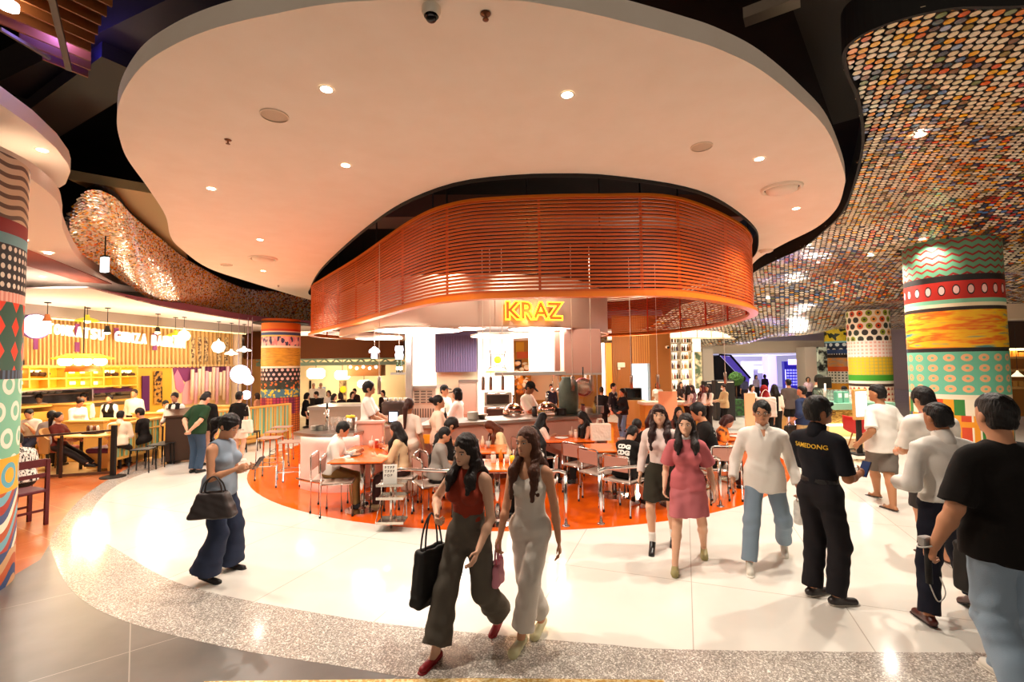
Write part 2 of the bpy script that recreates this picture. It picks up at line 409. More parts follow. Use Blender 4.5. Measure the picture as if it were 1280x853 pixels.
        for j, (o, L) in enumerate(((.027, .074), (.009, .082), (-.009, .077), (-.026, .060))):
            b0 = w+fd*.085*s+sd*o*s; a1 = g*1.0; d1 = fd*math.cos(a1)+nd*math.sin(a1); a2 = a1+g*1.3; d2 = fd*math.cos(a2)+nd*math.sin(a2)
            m1 = b0+d1*L*.5*s; sk += [rc(b0-fd*.02*s, m1, mf*1.08, mf, k=.005), rc(m1, m1+d2*L*.5*s, mf, mf*.85, k=.004)]
        tb = w+fd*.028*s+sd*.026*s; td = fd*.72+sd*.62+nd*.3*(1+g); td /= np.linalg.norm(td); t1 = tb+td*.042*s; td2 = fd*.85+sd*.1+nd*.5*g; td2 /= np.linalg.norm(td2)
        sk += [rc(tb, t1, mf*1.35, mf*1.1, k=.008), rc(t1, t1+td2*.032*s, mf*1.08, mf*.9, k=.004)]
    # legs
    LEG = []; HJ = [hip+Rz(-math.radians(twist*.4)) @ A(-hw, 0, -.012*h), hip+Rz(-math.radians(twist*.4)) @ A(hw, 0, -.012*h)]
    for i, sx in ((0, -1), (1, 1)):
        ank = feet[i]+A(0, -.0*s, an+heel[i]*.10)
        kn, ank = ik(HJ[i], ank, th, sh, (sx*.12, 1, .1 if seat is None else .9)); LEG.append((kn, ank))
        if lower:
            lr = (.96 if f else 1.)*(fat+1)/2
            sk += [rc(HJ[i], kn, .050*h*lr, .033*h*lr), rc(kn, kn+(ank-kn)*.3+A(0, -.012*s, 0), .032*h*lr, .033*h*lr), rc(kn+(ank-kn)*.3+A(0, -.012*s, 0), ank, .033*h*lr, .0205*h*lr)]
    FT = []
    if lower:
        for i in (0, 1):
            an_ = math.radians(toe[i]); fw_ = A(math.sin(an_), math.cos(an_), 0); ank = LEG[i][1]; pit = heel[i]*.9
            tp = ank+fw_*math.cos(pit)*.13*s+A(0, 0, -an*.72-math.sin(pit)*.11*s); hp = ank-fw_*.035*s*math.cos(pit)+A(0, 0, -an*.62+math.sin(pit)*.02)
            FT.append((hp, tp, ank, fw_)); sk += [rc(hp, tp, .026*s, .021*s, k=.02), rc(ank, hp*.4+tp*.6, .026*s, .022*s, k=.02)]
    body = sculpt('body', sk, vox, skm, root, k=.022*s)
    # ------- trousers, shorts, skirts
    up = lambda P, q: [dict(p, ra=p['ra']+q, rb=p['rb']+q) if p['t'] == 'c' else dict(p, r=p['r']+q) for p in P]
    inv = HP
    if bottom:
        ty = bottom.get('t', 'pants'); bm = bottom['m'] if 'm' in bottom else cloth(bottom['c']); g = .012*s; Pb = []; waist = bottom.get('waist', .075)
        cl = [(T(0, 0, waist), TR @ A(0, 0, 1))]
        Pb += [dict(p, clip=cl) for p in up(torso[:2], g)]
        if ty in ('pants', 'shorts'):
            kr, hr_ = bottom.get('kr', .046)*h, bottom.get('hr', .040)*h
            for i in (0, 1):
                kn, ank = LEG[i]
                if ty == 'shorts':
                    e = HJ[i]+(kn-HJ[i])*bottom.get('len', .8); Pb.append(rc(HJ[i], e, .058*h*fat, bottom.get('hr', .056)*h, clip=[(e, kn-HJ[i])]))
                else:
                    e = kn+(ank-kn)*bottom.get('len', .98); Pb += [rc(HJ[i], kn, .057*h*fat, kr), rc(kn, e+(e-kn)*.12, kr, hr_, clip=[(e, ank-kn)])]
        else:                                                   # skirt
            L = bottom.get('len', .22); w0, w1 = .085*h*fat, bottom.get('hr', .12)*h; c0 = hip+A(0, 0, .03*h); kd = (LEG[0][0]+LEG[1][0])/2-hip
            kd = kd/np.linalg.norm(kd) if seat is not None else A(0, kd[1]*.3, -1); kd = kd/np.linalg.norm(kd); e = c0+kd*L*h
            Pb = [dict(p, clip=cl) for p in up(torso[:2], g)]+[rc(c0-kd*0.0, e+kd*.03*h, w0, w1, q=.85 if seat is None else .6, n=A(0, 1, 0) if seat is None else A(0, 0, 1), clip=[(e, kd)])]+[rc(HJ[i], HJ[i]+(LEG[i][0]-HJ[i])*min(L/.2, 1.15), .062*h, .054*h, clip=[(e, kd)]) for i in (0, 1)]
        sculpt(bottom.get('n', 'trousers' if ty == 'pants' else ty), Pb, vox*1.1, bm, root, k=.03*s, disp=folds(bottom.get('fold', .0035), 1., h*10) if vox < .014 else None)
        if bottom.get('belt'):
            P2 = [dict(p, clip=[(T(0, 0, .078), TR @ A(0, 0, 1)), (T(0, 0, .058), TR @ A(0, 0, -1))]) for p in up(torso[:2], .0165*s)]
            sculpt('belt', P2, vox, mat('#15110f', .4), root, k=.03*s)
    if top:
        tm = top['m'] if 'm' in top else cloth(top['c']); g = top.get('g', .013)*s; sl = top.get('sleeve', .55); hem = top.get('hem', .0); ty = top.get('t', 'shirt')
        cl = [(T(0, 0, hem), TR @ A(0, 0, -1))]
        Pt = [dict(p, clip=cl) for p in up(torso, g)]
        if hem < 0: Pt += [rc(T(q_, 0, .05), T(q_, 0, hem-.04), .066*h*fat+g, .072*h*fat+g+.004, q=1., n=TR @ A(0, 1, 0), clip=cl) for q_ in (-.040, 0, .040)]
        if top.get('box'): Pt.append(rc(T(0, 0, .2), T(0, 0, hem-.04), .088*h*fat, .092*h*fat, q=.8, n=TR @ A(0, 1, 0), clip=cl))
        Pt += up([rc(T(0, -.01, .297), T(-.078*wd, -.006, .268), .02*h, .026*h), rc(T(0, -.01, .297), T(.078*wd, -.006, .268), .02*h, .026*h)], g*.6) if not top.get('strap') else []
        for i in (0, 1):
            e, w = ARM[i]; sr = top.get('sr', .036)*h
            if sl <= 0: continue
            if sl < 1:
                q = SH[i]+(e-SH[i])*sl; Pt.append(rc(SH[i], q+(q-SH[i])*.15, .036*h, sr, clip=[(q, e-SH[i])]))
            else:
                q = e+(w-e)*min(sl-1, .97); Pt += [rc(SH[i], e, .036*h, sr*.92), rc(e, q+(q-e)*.1, sr*.92, sr*.8, clip=[(q, w-e)])]
        nk = top.get('neck', .03)
        Pt.append(rc(T(0, .006, .31), T(0, .012, .40), nk*h, nk*h*1.2, k=.006, op='s'))
        if top.get('strap') or sl <= 0:
            for sx in (-1, 1): Pt.append(el(T(sx*.118*wd, 0, .262), (.036*h, .09*h, .07*h), TR, k=.008, op='s'))
        if top.get('strap'): Pt.append(el(T(0, .07, .305), (.05*h, .07*h, .07*h), TR, k=.01, op='s'))
        if top.get('vneck'): Pt.append(rc(T(0, .058, .335), T(0, .086, .225), .042*h, .006*h, k=.006, op='s'))
        sculpt(top.get('n', 'shirt'), Pt, vox*1.1, tm, root, k=.028*s, disp=folds(top.get('fold', .003), 1., h*7+1) if vox < .014 else None)
        if top.get('collar'):
            Pc = [rc(T(-.0, -.012, .298), T(0, .004, .328), .042*h, .038*h, q=1.1, n=TR @ A(0, 1, 0)), rc(T(0, -.01, .29), T(0, .012, .35), .030*h, .034*h, k=.004, op='s'), rc(T(0, .065, .36), T(0, .055, .275), .034*h, .012*h, k=.004, op='s')]
            sculpt('collar', Pc, vox*.8, tm if top['collar'] is True else cloth(top['collar']), root, k=.01)
        if top.get('vest'):
            Pv = [dict(p, clip=[(T(0, 0, .01), TR @ A(0, 0, -1))]) for p in up(torso, g+.007)]+[el(T(sx*.12*wd, 0, .25), (.034*h, .09*h, .075*h), TR, k=.01, op='s') for sx in (-1, 1)]+[rc(T(0, .08, .33), T(0, .085, .16), .045*h, .008*h, k=.01, op='s')]
            sculpt('waistcoat', Pv, vox*1.1, cloth(top['vest']), root, k=.028*s)
    if apron:
        Pa = [dict(p, clip=[(T(0, .03, 0), TR @ A(0, -1, 0)), (T(0, 0, apron.get('top', .08)), TR @ A(0, 0, 1))]) for p in up(torso, .024*s)]
        Pa += [rc(T(0, .01, .02), T(0, .01, -.26), .078*h, .088*h, q=.8, n=TR @ A(0, 1, 0), clip=[(T(0, .03, 0), TR @ A(0, -1, 0)), (T(0, 0, -.25), A(0, 0, -1))])]
        sculpt('apron', Pa, vox*1.2, cloth(apron['c']), root, k=.03*s)
    # ------- hair
    if hair:
        hm = hair_mat(hair.get('c', '#17100d')); st = hair.get('t', 'short'); Ph = []; q = hair.get('v', .006)*h
        Ph.append(el(H(0, -.003, .074), (.0475*h*hs+q*.6, .057*h*hs+q*.7, .058*h*hs+q), HR))
        if hair.get('fringe'): Ph.append(rc(H(-.025, .05, .098), H(.03, .052, .1), .013*h, .01*h))
        fz = hair.get('line', .093)
        Ph.append(el(H(0, .077, fz-.062), (.045*h*hs, .053*h*hs, .064*h*hs), HR, k=.012, op='s'))                        # face opening
        if st == 'short': Ph.insert(0, el(H(0, -.02, .038), (.0415*h, .0385*h, .04*h), HR)); Ph.append(rc(H(0, .045, -.03), H(0, -.02, -.038), .055*h, k=.012, op='s')); Ph += [el(H(sx*.05, .004, .04), (.016*h, .02*h, .026*h), HR, k=.01, op='s') for sx in (-1, 1)]
        elif st == 'top': Ph = [el(H(0, -.02, .038), (.0415*h, .0385*h, .04*h), HR), el(H(0, .004, .092), (.043*h, .055*h, .042*h), HR), el(H(0, -.012, .07), (.0475*h, .051*h, .056*h), HR), el(H(0, .077, .028), (.045*h, .05*h, .06*h), HR, k=.012, op='s'), rc(H(0, .05, -.025), H(0, -.025, -.033), .05*h, k=.012, op='s'), *[el(H(sx*.05, .004, .042), (.014*h, .02*h, .024*h), HR, k=.01, op='s') for sx in (-1, 1)]]
        else:
            dn = A(0, 0, -1)*h; L = hair.get('len', .2); bk = HR @ A(0, -1, 0); w0 = hair.get('w', .04)
            if st == 'long':
                b0 = H(0, -.026, .06); Ph += [rc(b0, T(0, -.055, .30), .046*h, w0*h, q=.8, n=bk), rc(T(0, -.055, .30), T(0, -.078, .30)+dn*L, w0*h, w0*h*.75, q=.55, n=TR @ A(0, 1, 0))]
                for sx in (-1, 1):
                    if hair.get('sides', (1, 1))[0 if sx < 0 else 1]:
                        c1 = H(sx*.042, .002, .06); c2 = H(sx*.046, .004, .0); c4 = T(sx*.052, .07, .275); c3 = T(sx*.054, .098, .285)+dn*L*.9
                        Ph += [rc(c1, c2, .02*h, .021*h), rc(c2, c4, .021*h, .022*h, k=.03), rc(c4, c3, .022*h, .010*h, q=.8, n=TR @ A(0, 1, .1), k=.03), rc(c2, T(sx*.062, -.03, .285), .022*h, .026*h, k=.03), rc(c4, c3+TR @ A(sx*.016*h, -.03*h, .02*h), .018*h, .009*h, k=.03)]
            if st in ('pony', 'bun'):
                b0 = H(0, -.064, .066); Ph.append(el(b0, .02*h))
                if st == 'pony': m1 = H(0, -.092, .03); Ph += [rc(b0, m1, .02*h, .028*h), rc(m1, m1+A(0, -.015*h, 0)+dn*L, .028*h, .012*h)]
                else: Ph.append(el(H(0, -.075, .085), .028*h))
                Ph.append(rc(H(0, .03, -.012), H(0, -.02, -.03), .05*h, k=.012, op='s'))
            if st == 'bob':
                Ph += [rc(H(sx*.04, -.008, .07), H(sx*.043, .0, .0), .026*h, .02*h) for sx in (-1, 1)]+[rc(H(0, -.03, .06), H(0, -.035, .0), .045*h, .038*h)]
                Ph.append(el(H(0, .077, fz-.062), (.04*h, .053*h, .066*h), HR, k=.012, op='s'))
        sculpt('hair', Ph, vox*.85, hm, root, k=.014*s, disp=folds(.0028, 2.8, 3) if vox < .014 else None)
    if hat:
        ty = hat.get('t', 'cap'); Pk = [el(H(0, -.002, .088), (.051*h, .062*h, .052*h), HR, clip=[(H(0, 0, .083), HR @ A(0, 0, -1))])]
        if ty == 'cap': Pk.append(rc(H(0, .05, .085), H(0, .098, .075), .034*h, .03*h, q=.22, n=HR @ A(0, .2, 1)))
        if ty == 'hijab': Pk = [el(H(0, -.006, .065), (.054*h, .064*h, .07*h), HR), rc(H(0, -.01, .03), T(0, 0, .27), .05*h, .08*h), el(H(0, .075, .05), (.034*h, .05*h, .046*h), HR, k=.01, op='s')]
        sculpt('cap' if ty == 'cap' else 'headscarf', Pk, vox*.8, cloth(hat['c']), root, k=.012)
    if face_on:
        wm, im, bmt = mat('#cfc4ba', .3), mat('#1c110c', .25), hair_mat('#1c130f')
        for sx in (-1, 1):
            e = MB(); R3 = Matrix([list(r) for r in HR]); e.ball(H(sx*.0195, .0535, .0605), (.0092*h, .006*h, .0036*h), 12, 8, R3); e.cur = 1; e.ball(H(sx*.0195, .0565, .0605), (.0042*h, .0036*h, .0042*h), 10, 6, R3); e.build('eye', [wm, im], root, True)
            b = MB(); b.tube([H(sx*.010, .0595, .0715), H(sx*.02, .059, .0745), H(sx*.031, .052, .0715)], .0022*h, 6); b.build('eyebrow', bmt, root, True)
        mo = MB(); mo.ball(H(0, .0625, .0255), (.0125*h, .0035*h, .0028*h), 12, 6, R3); mo.ball(H(0, .062, .0215), (.0105*h, .004*h, .0034*h), 12, 6, R3); mo.build('mouth', mat('#b0554c' if f else '#a4614f', .4), root, True)
    if glasses:
        gm = MB()
        for sx in (-1, 1):
            c = [H(sx*.021+.0165*math.cos(a), .0655, .058+.0125*math.sin(a)) for a in [2*PI*i/16 for i in range(16)]]; gm.tube(c, .0011*h, 5, True)
            gm.tube([H(sx*.0375, .0655, .061), H(sx*.047, .03, .06), H(sx*.048, -.004, .058)], .0010*h, 5)
        gm.tube([H(-.005, .067, .06), H(.005, .067, .06)], .001*h, 5); gm.build('glasses', mat('#6a5a50', .3, .8), root, True)
    if mask:
        sculpt('face_mask', [el(H(0, .034, .027), (.036*h, .042*h, .03*h), HR, clip=[(H(0, .0, .044), HR @ A(0, 0, 1)), (H(0, .01, 0), HR @ A(0, -1, 0))])], vox*.8, cloth(mask), root, k=.01)
    # ------- shoes
    if shoe and lower:
        sm = shoe['m'] if 'm' in shoe else mat(shoe['c'], shoe.get('r', .5)); ty = shoe.get('t', 'shoe'); so = shoe.get('sole', shoe['c'] if 'c' in shoe else '#222222')
        for i in (0, 1):
            hp, tp, ank, fw_ = FT[i]; d = (tp-hp)/np.linalg.norm(tp-hp); nrm = np.cross(d, np.cross(A(0, 0, 1), d)); nrm = nrm/np.linalg.norm(nrm)
            if nrm[2] < 0: nrm = -nrm
            lo_ = -nrm*.017*s
            sh_ = empty('shoe', (0, 0, 0)); sh_.parent = root
            Ps = [rc(hp+lo_, tp+d*.035*s+lo_, .034*s, .038*s, q=.30, n=nrm, k=.01)]
            sculpt('sole', Ps, min(vox, .009), mat(so, .6), sh_, k=.008)
            if ty == 'flat': Pu = [rc(hp, tp+d*.03*s, .031*s, .030*s, q=.8, n=nrm), rc(ank+A(0, 0, .0), hp*.55+tp*.45+nrm*.03*s, .03*s, .028*s, k=.008, op='s')]
            elif ty == 'clog': Pu = [rc(hp+nrm*.006*s, tp+d*.022*s+nrm*.006*s, .036*s, .044*s, q=.85, n=nrm), rc(ank, hp+nrm*.05*s, .034*s, .03*s, k=.008, op='s')]
            elif ty == 'sandal': Pu = [rc(tp-np.cross(d, nrm)*.03*s-d*.03*s, tp+d*.0+nrm*.022*s, .009*s), rc(tp+np.cross(d, nrm)*.03*s-d*.03*s, tp+nrm*.022*s, .009*s)]
            else: Pu = [rc(hp+nrm*.008*s, tp+d*.02*s+nrm*.0*s, .036*s, .034*s, q=.95, n=nrm), rc(ank-A(0, 0, .005), hp*.5+tp*.5+nrm*.02*s, .036*s, .028*s)]
            if shoe.get('clip', True) and ty != 'sandal': Pu = [dict(p, clip=(p['clip'] or [])+[(hp+lo_*1.1, -nrm)]) if p['op'] == 'u' else p for p in Pu]
            sculpt('upper', Pu, min(vox, .009), sm, sh_, k=.014)
            if shoe.get('sock'):
                sculpt('sock', [rc(ank+A(0, 0, .0), ank+(LEG[i][0]-ank)*shoe.get('sh', .2), .0235*h, .026*h)], min(vox, .01), cloth(shoe['sock']), sh_)
    root['_j'] = 0; del root['_j']
    return dict(o=root, H=H, T=T, HR=HR, TR=TR, ARM=ARM, LEG=LEG, s=s, SH=SH, hip=hip, face=face, loc=loc)
def local_feet(loc, face, fl, fr):                              # two ground points -> the person's own frame
    a = math.radians(face); out = []
    for p in (fl, fr):
        dx, dy = p[0]-loc[0], p[1]-loc[1]; out.append((dx*math.cos(a)-dy*math.sin(a), dx*math.sin(a)+dy*math.cos(a), p[2] if len(p) > 2 else 0))
    return out
def to_world(P, v):                                             # local point of a person -> world
    a = math.radians(P['face']); x, y, z = v
    return Vector((P['loc'][0]+x*math.cos(a)+y*math.sin(a), P['loc'][1]-x*math.sin(a)+y*math.cos(a), z+(P['loc'][2] if len(P['loc']) > 2 else 0)))
# ---------------------------------------------------------------- materials of the setting
def floor_tile(c1, c2, sc, rough, tile=None, grout='#b9aea0', coat=.0, big=None, rot=0.):
    t = NT('floor_tile', rough); o = t.obj(); f = t.noise(o, sc, 8); r = t.node('ShaderNodeValToRGB'); r.color_ramp.elements[0].position = .35; r.color_ramp.elements[1].position = .68
    r.color_ramp.elements[0].color = (*lin(c1), 1); r.color_ramp.elements[1].color = (*lin(c2), 1); t.t.links.new(f, r.inputs[0]); c = r.outputs[0]
    if tile:
        if rot:
            mp = t.node('ShaderNodeMapping'); mp.inputs['Rotation'].default_value = (0, 0, rot); t.t.links.new(o, mp.inputs[0]); o = mp.outputs[0]
        x, y, z = t.xyz(o); ex = None
        for q, p in ((x, tile[0]), (y, tile[1])):
            a = t.ma('ABSOLUTE', t.ma('SUBTRACT', t.ma('FRACT', t.ma('DIVIDE', q, p)), .5)); e = t.ma('GREATER_THAN', a, .5-.004/p); ex = e if ex is None else t.ma('MAXIMUM', ex, e)
        c = t.mix(ex, c, grout)
    t.b.inputs['Coat Weight'].default_value = coat; t.b.inputs['Coat Roughness'].default_value = .08
    return t.out(c)
def terrazzo():
    t = NT('terrazzo', .12); v = t.node('ShaderNodeTexVoronoi'); v.inputs['Scale'].default_value = 120; t.t.links.new(t.obj(), v.inputs['Vector'])
    s_ = t.node('ShaderNodeSeparateColor'); t.t.links.new(v.outputs['Color'], s_.inputs[0]); r = t.node('ShaderNodeValToRGB'); r.color_ramp.interpolation = 'CONSTANT'
    els = r.color_ramp.elements; els[0].color = (*lin('#9a9088'), 1); els[1].position = .28; els[1].color = (*lin('#b8aea2'), 1)
    for p, c in ((.55, '#d6cdc2'), (.72, '#a29a92'), (.86, '#efe8de'), (.95, '#8a8178')): e = els.new(p); e.color = (*lin(c), 1)
    t.t.links.new(s_.outputs[0], r.inputs[0]); return t.out(r.outputs[0])
M_white_floor = floor_tile('#e8e2d8', '#e0d9ce', 1.2, .13, (1.2, 2.4), '#b8aea0', rot=.35)
M_grey_floor = floor_tile('#635d58', '#78716b', 1.6, .3, (1.5, 3.0), '#9f978e', rot=.9)
M_orange_floor = floor_tile('#f05c0c', '#f2640e', .8, .1, coat=.4)
M_terracotta = floor_tile('#b45a2c', '#c4703e', 2.5, .28, (.6, .6), '#d29a6c', rot=.5)
M_plaster = mat('#f0e2d2', .8, noise=(3, '#ecdcca', .3, .7))
M_plaster2 = mat('#efe0d0', .8)
M_black = mat('#0b0706', .85, spec=.2, noise=(2, '#17100c', .3, .8))
M_dark = mat('#15100c', .7)
M_steel = mat('#b9aca2', .28, .95, bump=(40, .05, (1, 1, 14)))
M_chrome = mat('#d9d4cf', .14, 1.)
M_oslat = mat('#cc581a', .42, spec=.4)
M_orim = mat('#e0761c', .4, spec=.4)
M_glass = mat('#f4f8f6', .05, trans=1., alpha=.22, spec=.4)
M_mirror = mat('#ded8d0', .06, 1.)
M_wood = mat('#b5712f', .5, noise=(3, '#c98a45', .3, .7, (1, 1, .12)))
M_wood_l = mat('#d9a55a', .5, noise=(4, '#e3b870', .3, .7, (1, 1, .15)))
M_whitewall = mat('#f4ede2', .7)
M_glow = lambda c='#fff6e6', s=6.: mat(c, .5, emit=c, es=s)
def xy(pts, z): return [(p.x, p.y) for p in (G(a, b, z) for a, b in pts)]
def slab(name, outer, z0, z1, m, holes=(), parent=None, ms=None):
    cu = bpy.data.curves.new(name, 'CURVE'); cu.dimensions = '2D'; cu.fill_mode = 'BOTH'; cu.extrude = abs(z1-z0)/2
    for poly in [outer, *holes]:
        sp = cu.splines.new('POLY'); sp.points.add(len(poly)-1); sp.use_cyclic_u = True
        for q, p in zip(sp.points, poly): q.co = (p[0], p[1], 0, 1)
    t = bpy.data.objects.new(name, cu); COL.objects.link(t); dg = bpy.context.evaluated_depsgraph_get()
    me = bpy.data.meshes.new_from_object(t.evaluated_get(dg)); bpy.data.objects.remove(t); bpy.data.curves.remove(cu)
    me.transform(Matrix.Translation((0, 0, (z0+z1)/2))); me.materials.clear(); me.materials.append(m); me.name = name
    o = bpy.data.objects.new(name, me); COL.objects.link(o)
    if parent is not None: o.parent = parent
    return o
# ---------------------------------------------------------------- floors
b = MB(); b.quad((-40, -8, 0), (40, -8, 0), (40, 60, 0), (-40, 60, 0)); struct(b.build('floor', M_white_floor))
white_edge = [(-7.9, 13.5), (-7.45, 11.9), (-7.38, 10.69), (-7.14, 8.85), (-6.51, 7.53), (-5.78, 6.55), (-5.06, 5.87), (-4.43, 5.41), (-3.09, 4.55), (-1.42, 3.96), (-.31, 3.71), (.67, 3.54), (1.19, 3.47), (3.31, 3.39), (6.5, 3.35), (12, 3.8)]
terr_edge = [(-9.2, 13.2), (-8.51, 11.22), (-7.61, 9.06), (-6.83, 7.54), (-5.71, 5.94), (-4.97, 5.21), (-4.09, 4.47), (-3.24, 3.97), (-2.14, 3.57), (-1.2, 3.33), (-.44, 3.15), (1., 2.95), (3.3, 2.8), (6.5, 2.75), (12, 2.9)]
we = [(p.x, p.y) for p in spline([(a, b_, 0) for a, b_ in white_edge], False, 10)]; te = [(p.x, p.y) for p in spline([(a, b_, 0) for a, b_ in terr_edge], False, 10)]
struct(slab('floor_terrazzo', we+te[::-1], .0, .003, terrazzo()))
grey = [(-5.75, 5.95)]+[p for p in te if p[0] > -5.7]+[(12, -7), (-9, -7), (-7, 3.2), (-5.2, 4.55), (-4.98, 4.75), (-5.13, 5.21), (-5.5, 5.7)]
struct(slab('floor_grey_stone', grey, .0, .0022, M_grey_floor))
terra = [(-9.3, 11.6)]+[p for p in te if p[0] < -5.75 and p[1] < 11.2]+[(-5.5, 5.7), (-5.13, 5.21), (-4.98, 4.75), (-5.2, 4.55), (-7, 3.2), (-12, 3.2), (-12, 8.6), (-9.3, 8.75)]
struct(slab('floor_terracotta', terra, .0, .0026, M_terracotta))
oc = [(.1+5.78*math.cos(2*PI*i/96), 11.68+5.78*math.sin(2*PI*i/96)) for i in range(96)]
struct(slab('floor_orange', oc, .0, .004, M_orange_floor))
struct(slab('floor_restaurant', [(-9.35, 8.72), (-8.3, 9.6), (-8.3, 18), (-16, 18), (-16, 8.6)], .0, .0034, mat('#e4c184', .35, noise=(2, '#dcb678', .3, .7))))
# ---------------------------------------------------------------- ceilings
ZC = 4.5
co = xy([(440, 2), (330, 20), (260, 38), (210, 60), (175, 85), (152, 120), (146, 150), (150, 175), (160, 200), (185, 235), (207, 270), (213, 295), (225, 310), (260, 335), (310, 352), (388, 375)], ZC)
co += [(-6.7, 18.5), (-4, 19.2), (-1, 19.3), (2, 19), (4.8, 18.2), (6.3, 16), (6.35, 13)]
co += xy([(950, 322), (980, 305), (1020, 285), (1045, 262), (1055, 235), (1055, 215), (1035, 165), (1000, 127), (950, 87), (900, 62), (854, 47), (760, 22), (694, 8), (624, 0)], ZC)
co = [(p.x, p.y) for p in spline([(a, b_, 0) for a, b_ in co], True, 6)]
ho = xy([(388, 360), (400, 338), (430, 308), (470, 275), (510, 250), (570, 228), (640, 219), (700, 217), (760, 219), (850, 232), (900, 250), (940, 280), (948, 300)], ZC)
ho += [(5.65, 11), (5.9, 13), (5.6, 15.3), (4.4, 16.9), (2, 17.6), (-1, 17.9), (-4, 17.8), (-6, 17.2), (-6.75, 15.9)]
ho = [(p.x, p.y) for p in spline([(a, b_, 0) for a, b_ in ho], True, 6)]
struct(slab('ceiling_cloud', co, ZC, ZC+.17, M_plaster, [ho]))
b = MB(); b.tube([(p[0], p[1], ZC+.15) for p in resample(ccw([Vector((q[0], q[1], 0)) for q in ho]), 140)], .02, closed=True, sq=(.012, .4)); struct(b.build('ceiling_opening_trim', M_dark))
b = MB(); b.box((0, 20, 6.7), (90, 70, .2)); struct(b.build('ceiling_plenum', M_black))
L1 = xy([(0, 130), (40, 158), (70, 185), (85, 205), (88, 215), (82, 230), (74, 235), (0, 195)], 4.55)
L1 = L1+[(-9, 4.6), (-9, 2.2), (-4.6, 2.2), (-4.55, 3.6)]
struct(slab('ceiling_left_panel', L1, 4.55, 4.72, M_plaster2))
e2 = [(p.x, p.y) for p in spline([(a, b_, 0) for a, b_ in xy([(0, 205), (40, 225), (70, 250), (77, 270), (80, 290), (100, 325), (140, 352), (157, 357)], 4.1)], False, 6)]
struct(slab('ceiling_left_soffit', [(-4.9, 2.2), (-4.95, 3.8)]+e2+[(-9.6, 12.5), (-16, 12.5), (-16, 2.2)], 4.1, 4.28, M_plaster2))
tb = xy([(0, 303), (27, 309), (80, 330), (140, 355), (100, 352), (27, 330), (0, 322)], 4.095)
struct(slab('ceiling_terracotta_band', tb, 4.085, 4.099, mat('#b06048', .7)))
e3 = [(p.x, p.y) for p in spline([(a, b_, 0) for a, b_ in xy([(110, 360), (200, 383), (250, 392), (300, 400), (345, 405), (388, 408)], 3.55)], False, 6)]
l3 = e3+[(-5.5, 20.5), (-6, 26), (-18, 26), (-18, 8.9)]
struct(slab('ceiling_restaurant_soffit', l3, 3.55, 3.58, mat('#efe2e0', .8)))
b = MB(); ee = e3+[(-5.5, 20.5)]
for i in range(len(ee)-1):
    for off in (0, .03): b.add([(ee[i][0]-off, ee[i][1], 3.55), (ee[i+1][0]-off, ee[i+1][1], 3.55), (ee[i+1][0]-off, ee[i+1][1], 3.56+.19*min(1, (i+1)/9)), (ee[i][0]-off, ee[i][1], 3.56+.19*min(1, i/9))], [(0, 1, 2, 3)])
struct(b.build('ceiling_purple_lit_fascia', mat('#8b5168', .7)))  # purple light on the fascia put into its colour
wedge = xy([(85, 224), (190, 242), (222, 262), (235, 330), (200, 300), (165, 270), (140, 248), (110, 236)], 4.95)
struct(slab('ceiling_beige_bulkhead', wedge, 4.95, 5.1, mat('#b49a68', .7)))
# mosaic ceilings: coloured glass discs wired under a dark net
def mosaic_mat():
    t = NT('mosaic_discs', .25, Metallic=.08); a = t.attr('disc_colour'); t.t.links.new(a.outputs['Color'], t.b.inputs['Base Color']); t.b.inputs['Coat Weight'].default_value = .6; return t.m
M_mosaic = mosaic_mat()
PAL = [lin(c) for c in ('#f1e3c6', '#efd9b4', '#e9dcc6', '#f0870f', '#f7b312', '#e0560f', '#b8130c', '#33335c', '#4a6fae', '#7a4526', '#8f7a3a', '#b89a78', '#a8bbe0', '#7d8a55')]
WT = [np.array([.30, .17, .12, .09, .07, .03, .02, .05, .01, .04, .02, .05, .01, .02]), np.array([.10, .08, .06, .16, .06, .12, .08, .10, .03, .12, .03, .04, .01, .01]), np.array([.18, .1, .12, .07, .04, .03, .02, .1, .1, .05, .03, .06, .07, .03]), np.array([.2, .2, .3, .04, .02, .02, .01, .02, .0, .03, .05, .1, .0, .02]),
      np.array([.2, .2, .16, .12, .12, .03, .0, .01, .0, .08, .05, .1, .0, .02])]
def mosaic(name, pts, nrms, r, mode, asp=1.0, nsd=8):
    n = len(pts); pts = np.array(pts); nrms = np.array(nrms); ang = np.linspace(0, 2*PI, nsd, endpoint=False)
    tx = np.cross(nrms, np.array([0, 1., 0])); tx /= np.linalg.norm(tx, axis=1, keepdims=True); ty = np.cross(nrms, tx)
    ring = pts[:, None]+(tx[:, None]*np.cos(ang)[None, :, None]+ty[:, None]*asp*np.sin(ang)[None, :, None])*r
    top = ring+nrms[:, None]*.006; V = np.concatenate([ring, top], 1).reshape(-1, 3); fs = []
    for i in range(n):
        o = i*2*nsd; fs.append(tuple(range(o+nsd-1, o-1, -1)))
    for i in range(n):
        o = i*2*nsd
        fs += [(o+k, o+(k+1) % nsd, o+nsd+(k+1) % nsd, o+nsd+k) for k in range(nsd)]
    me = bpy.data.meshes.new(name); me.from_pydata(V.tolist(), [], fs); me.update()
    ci = np.array([rng.choice(len(PAL), p=WT[m]/WT[m].sum()) for m in mode]); col = np.array(PAL)[ci]*rng.uniform(.85, 1.05, (n, 1))
    at = me.attributes.new('disc_colour', 'FLOAT_COLOR', 'POINT'); cc = np.concatenate([np.repeat(col, 2*nsd, 0), np.ones((n*2*nsd, 1))], 1).astype(np.float32); at.data.foreach_set('color', cc.ravel())
    me.materials.append(M_mosaic); o = bpy.data.objects.new(name, me); COL.objects.link(o); return struct(o)
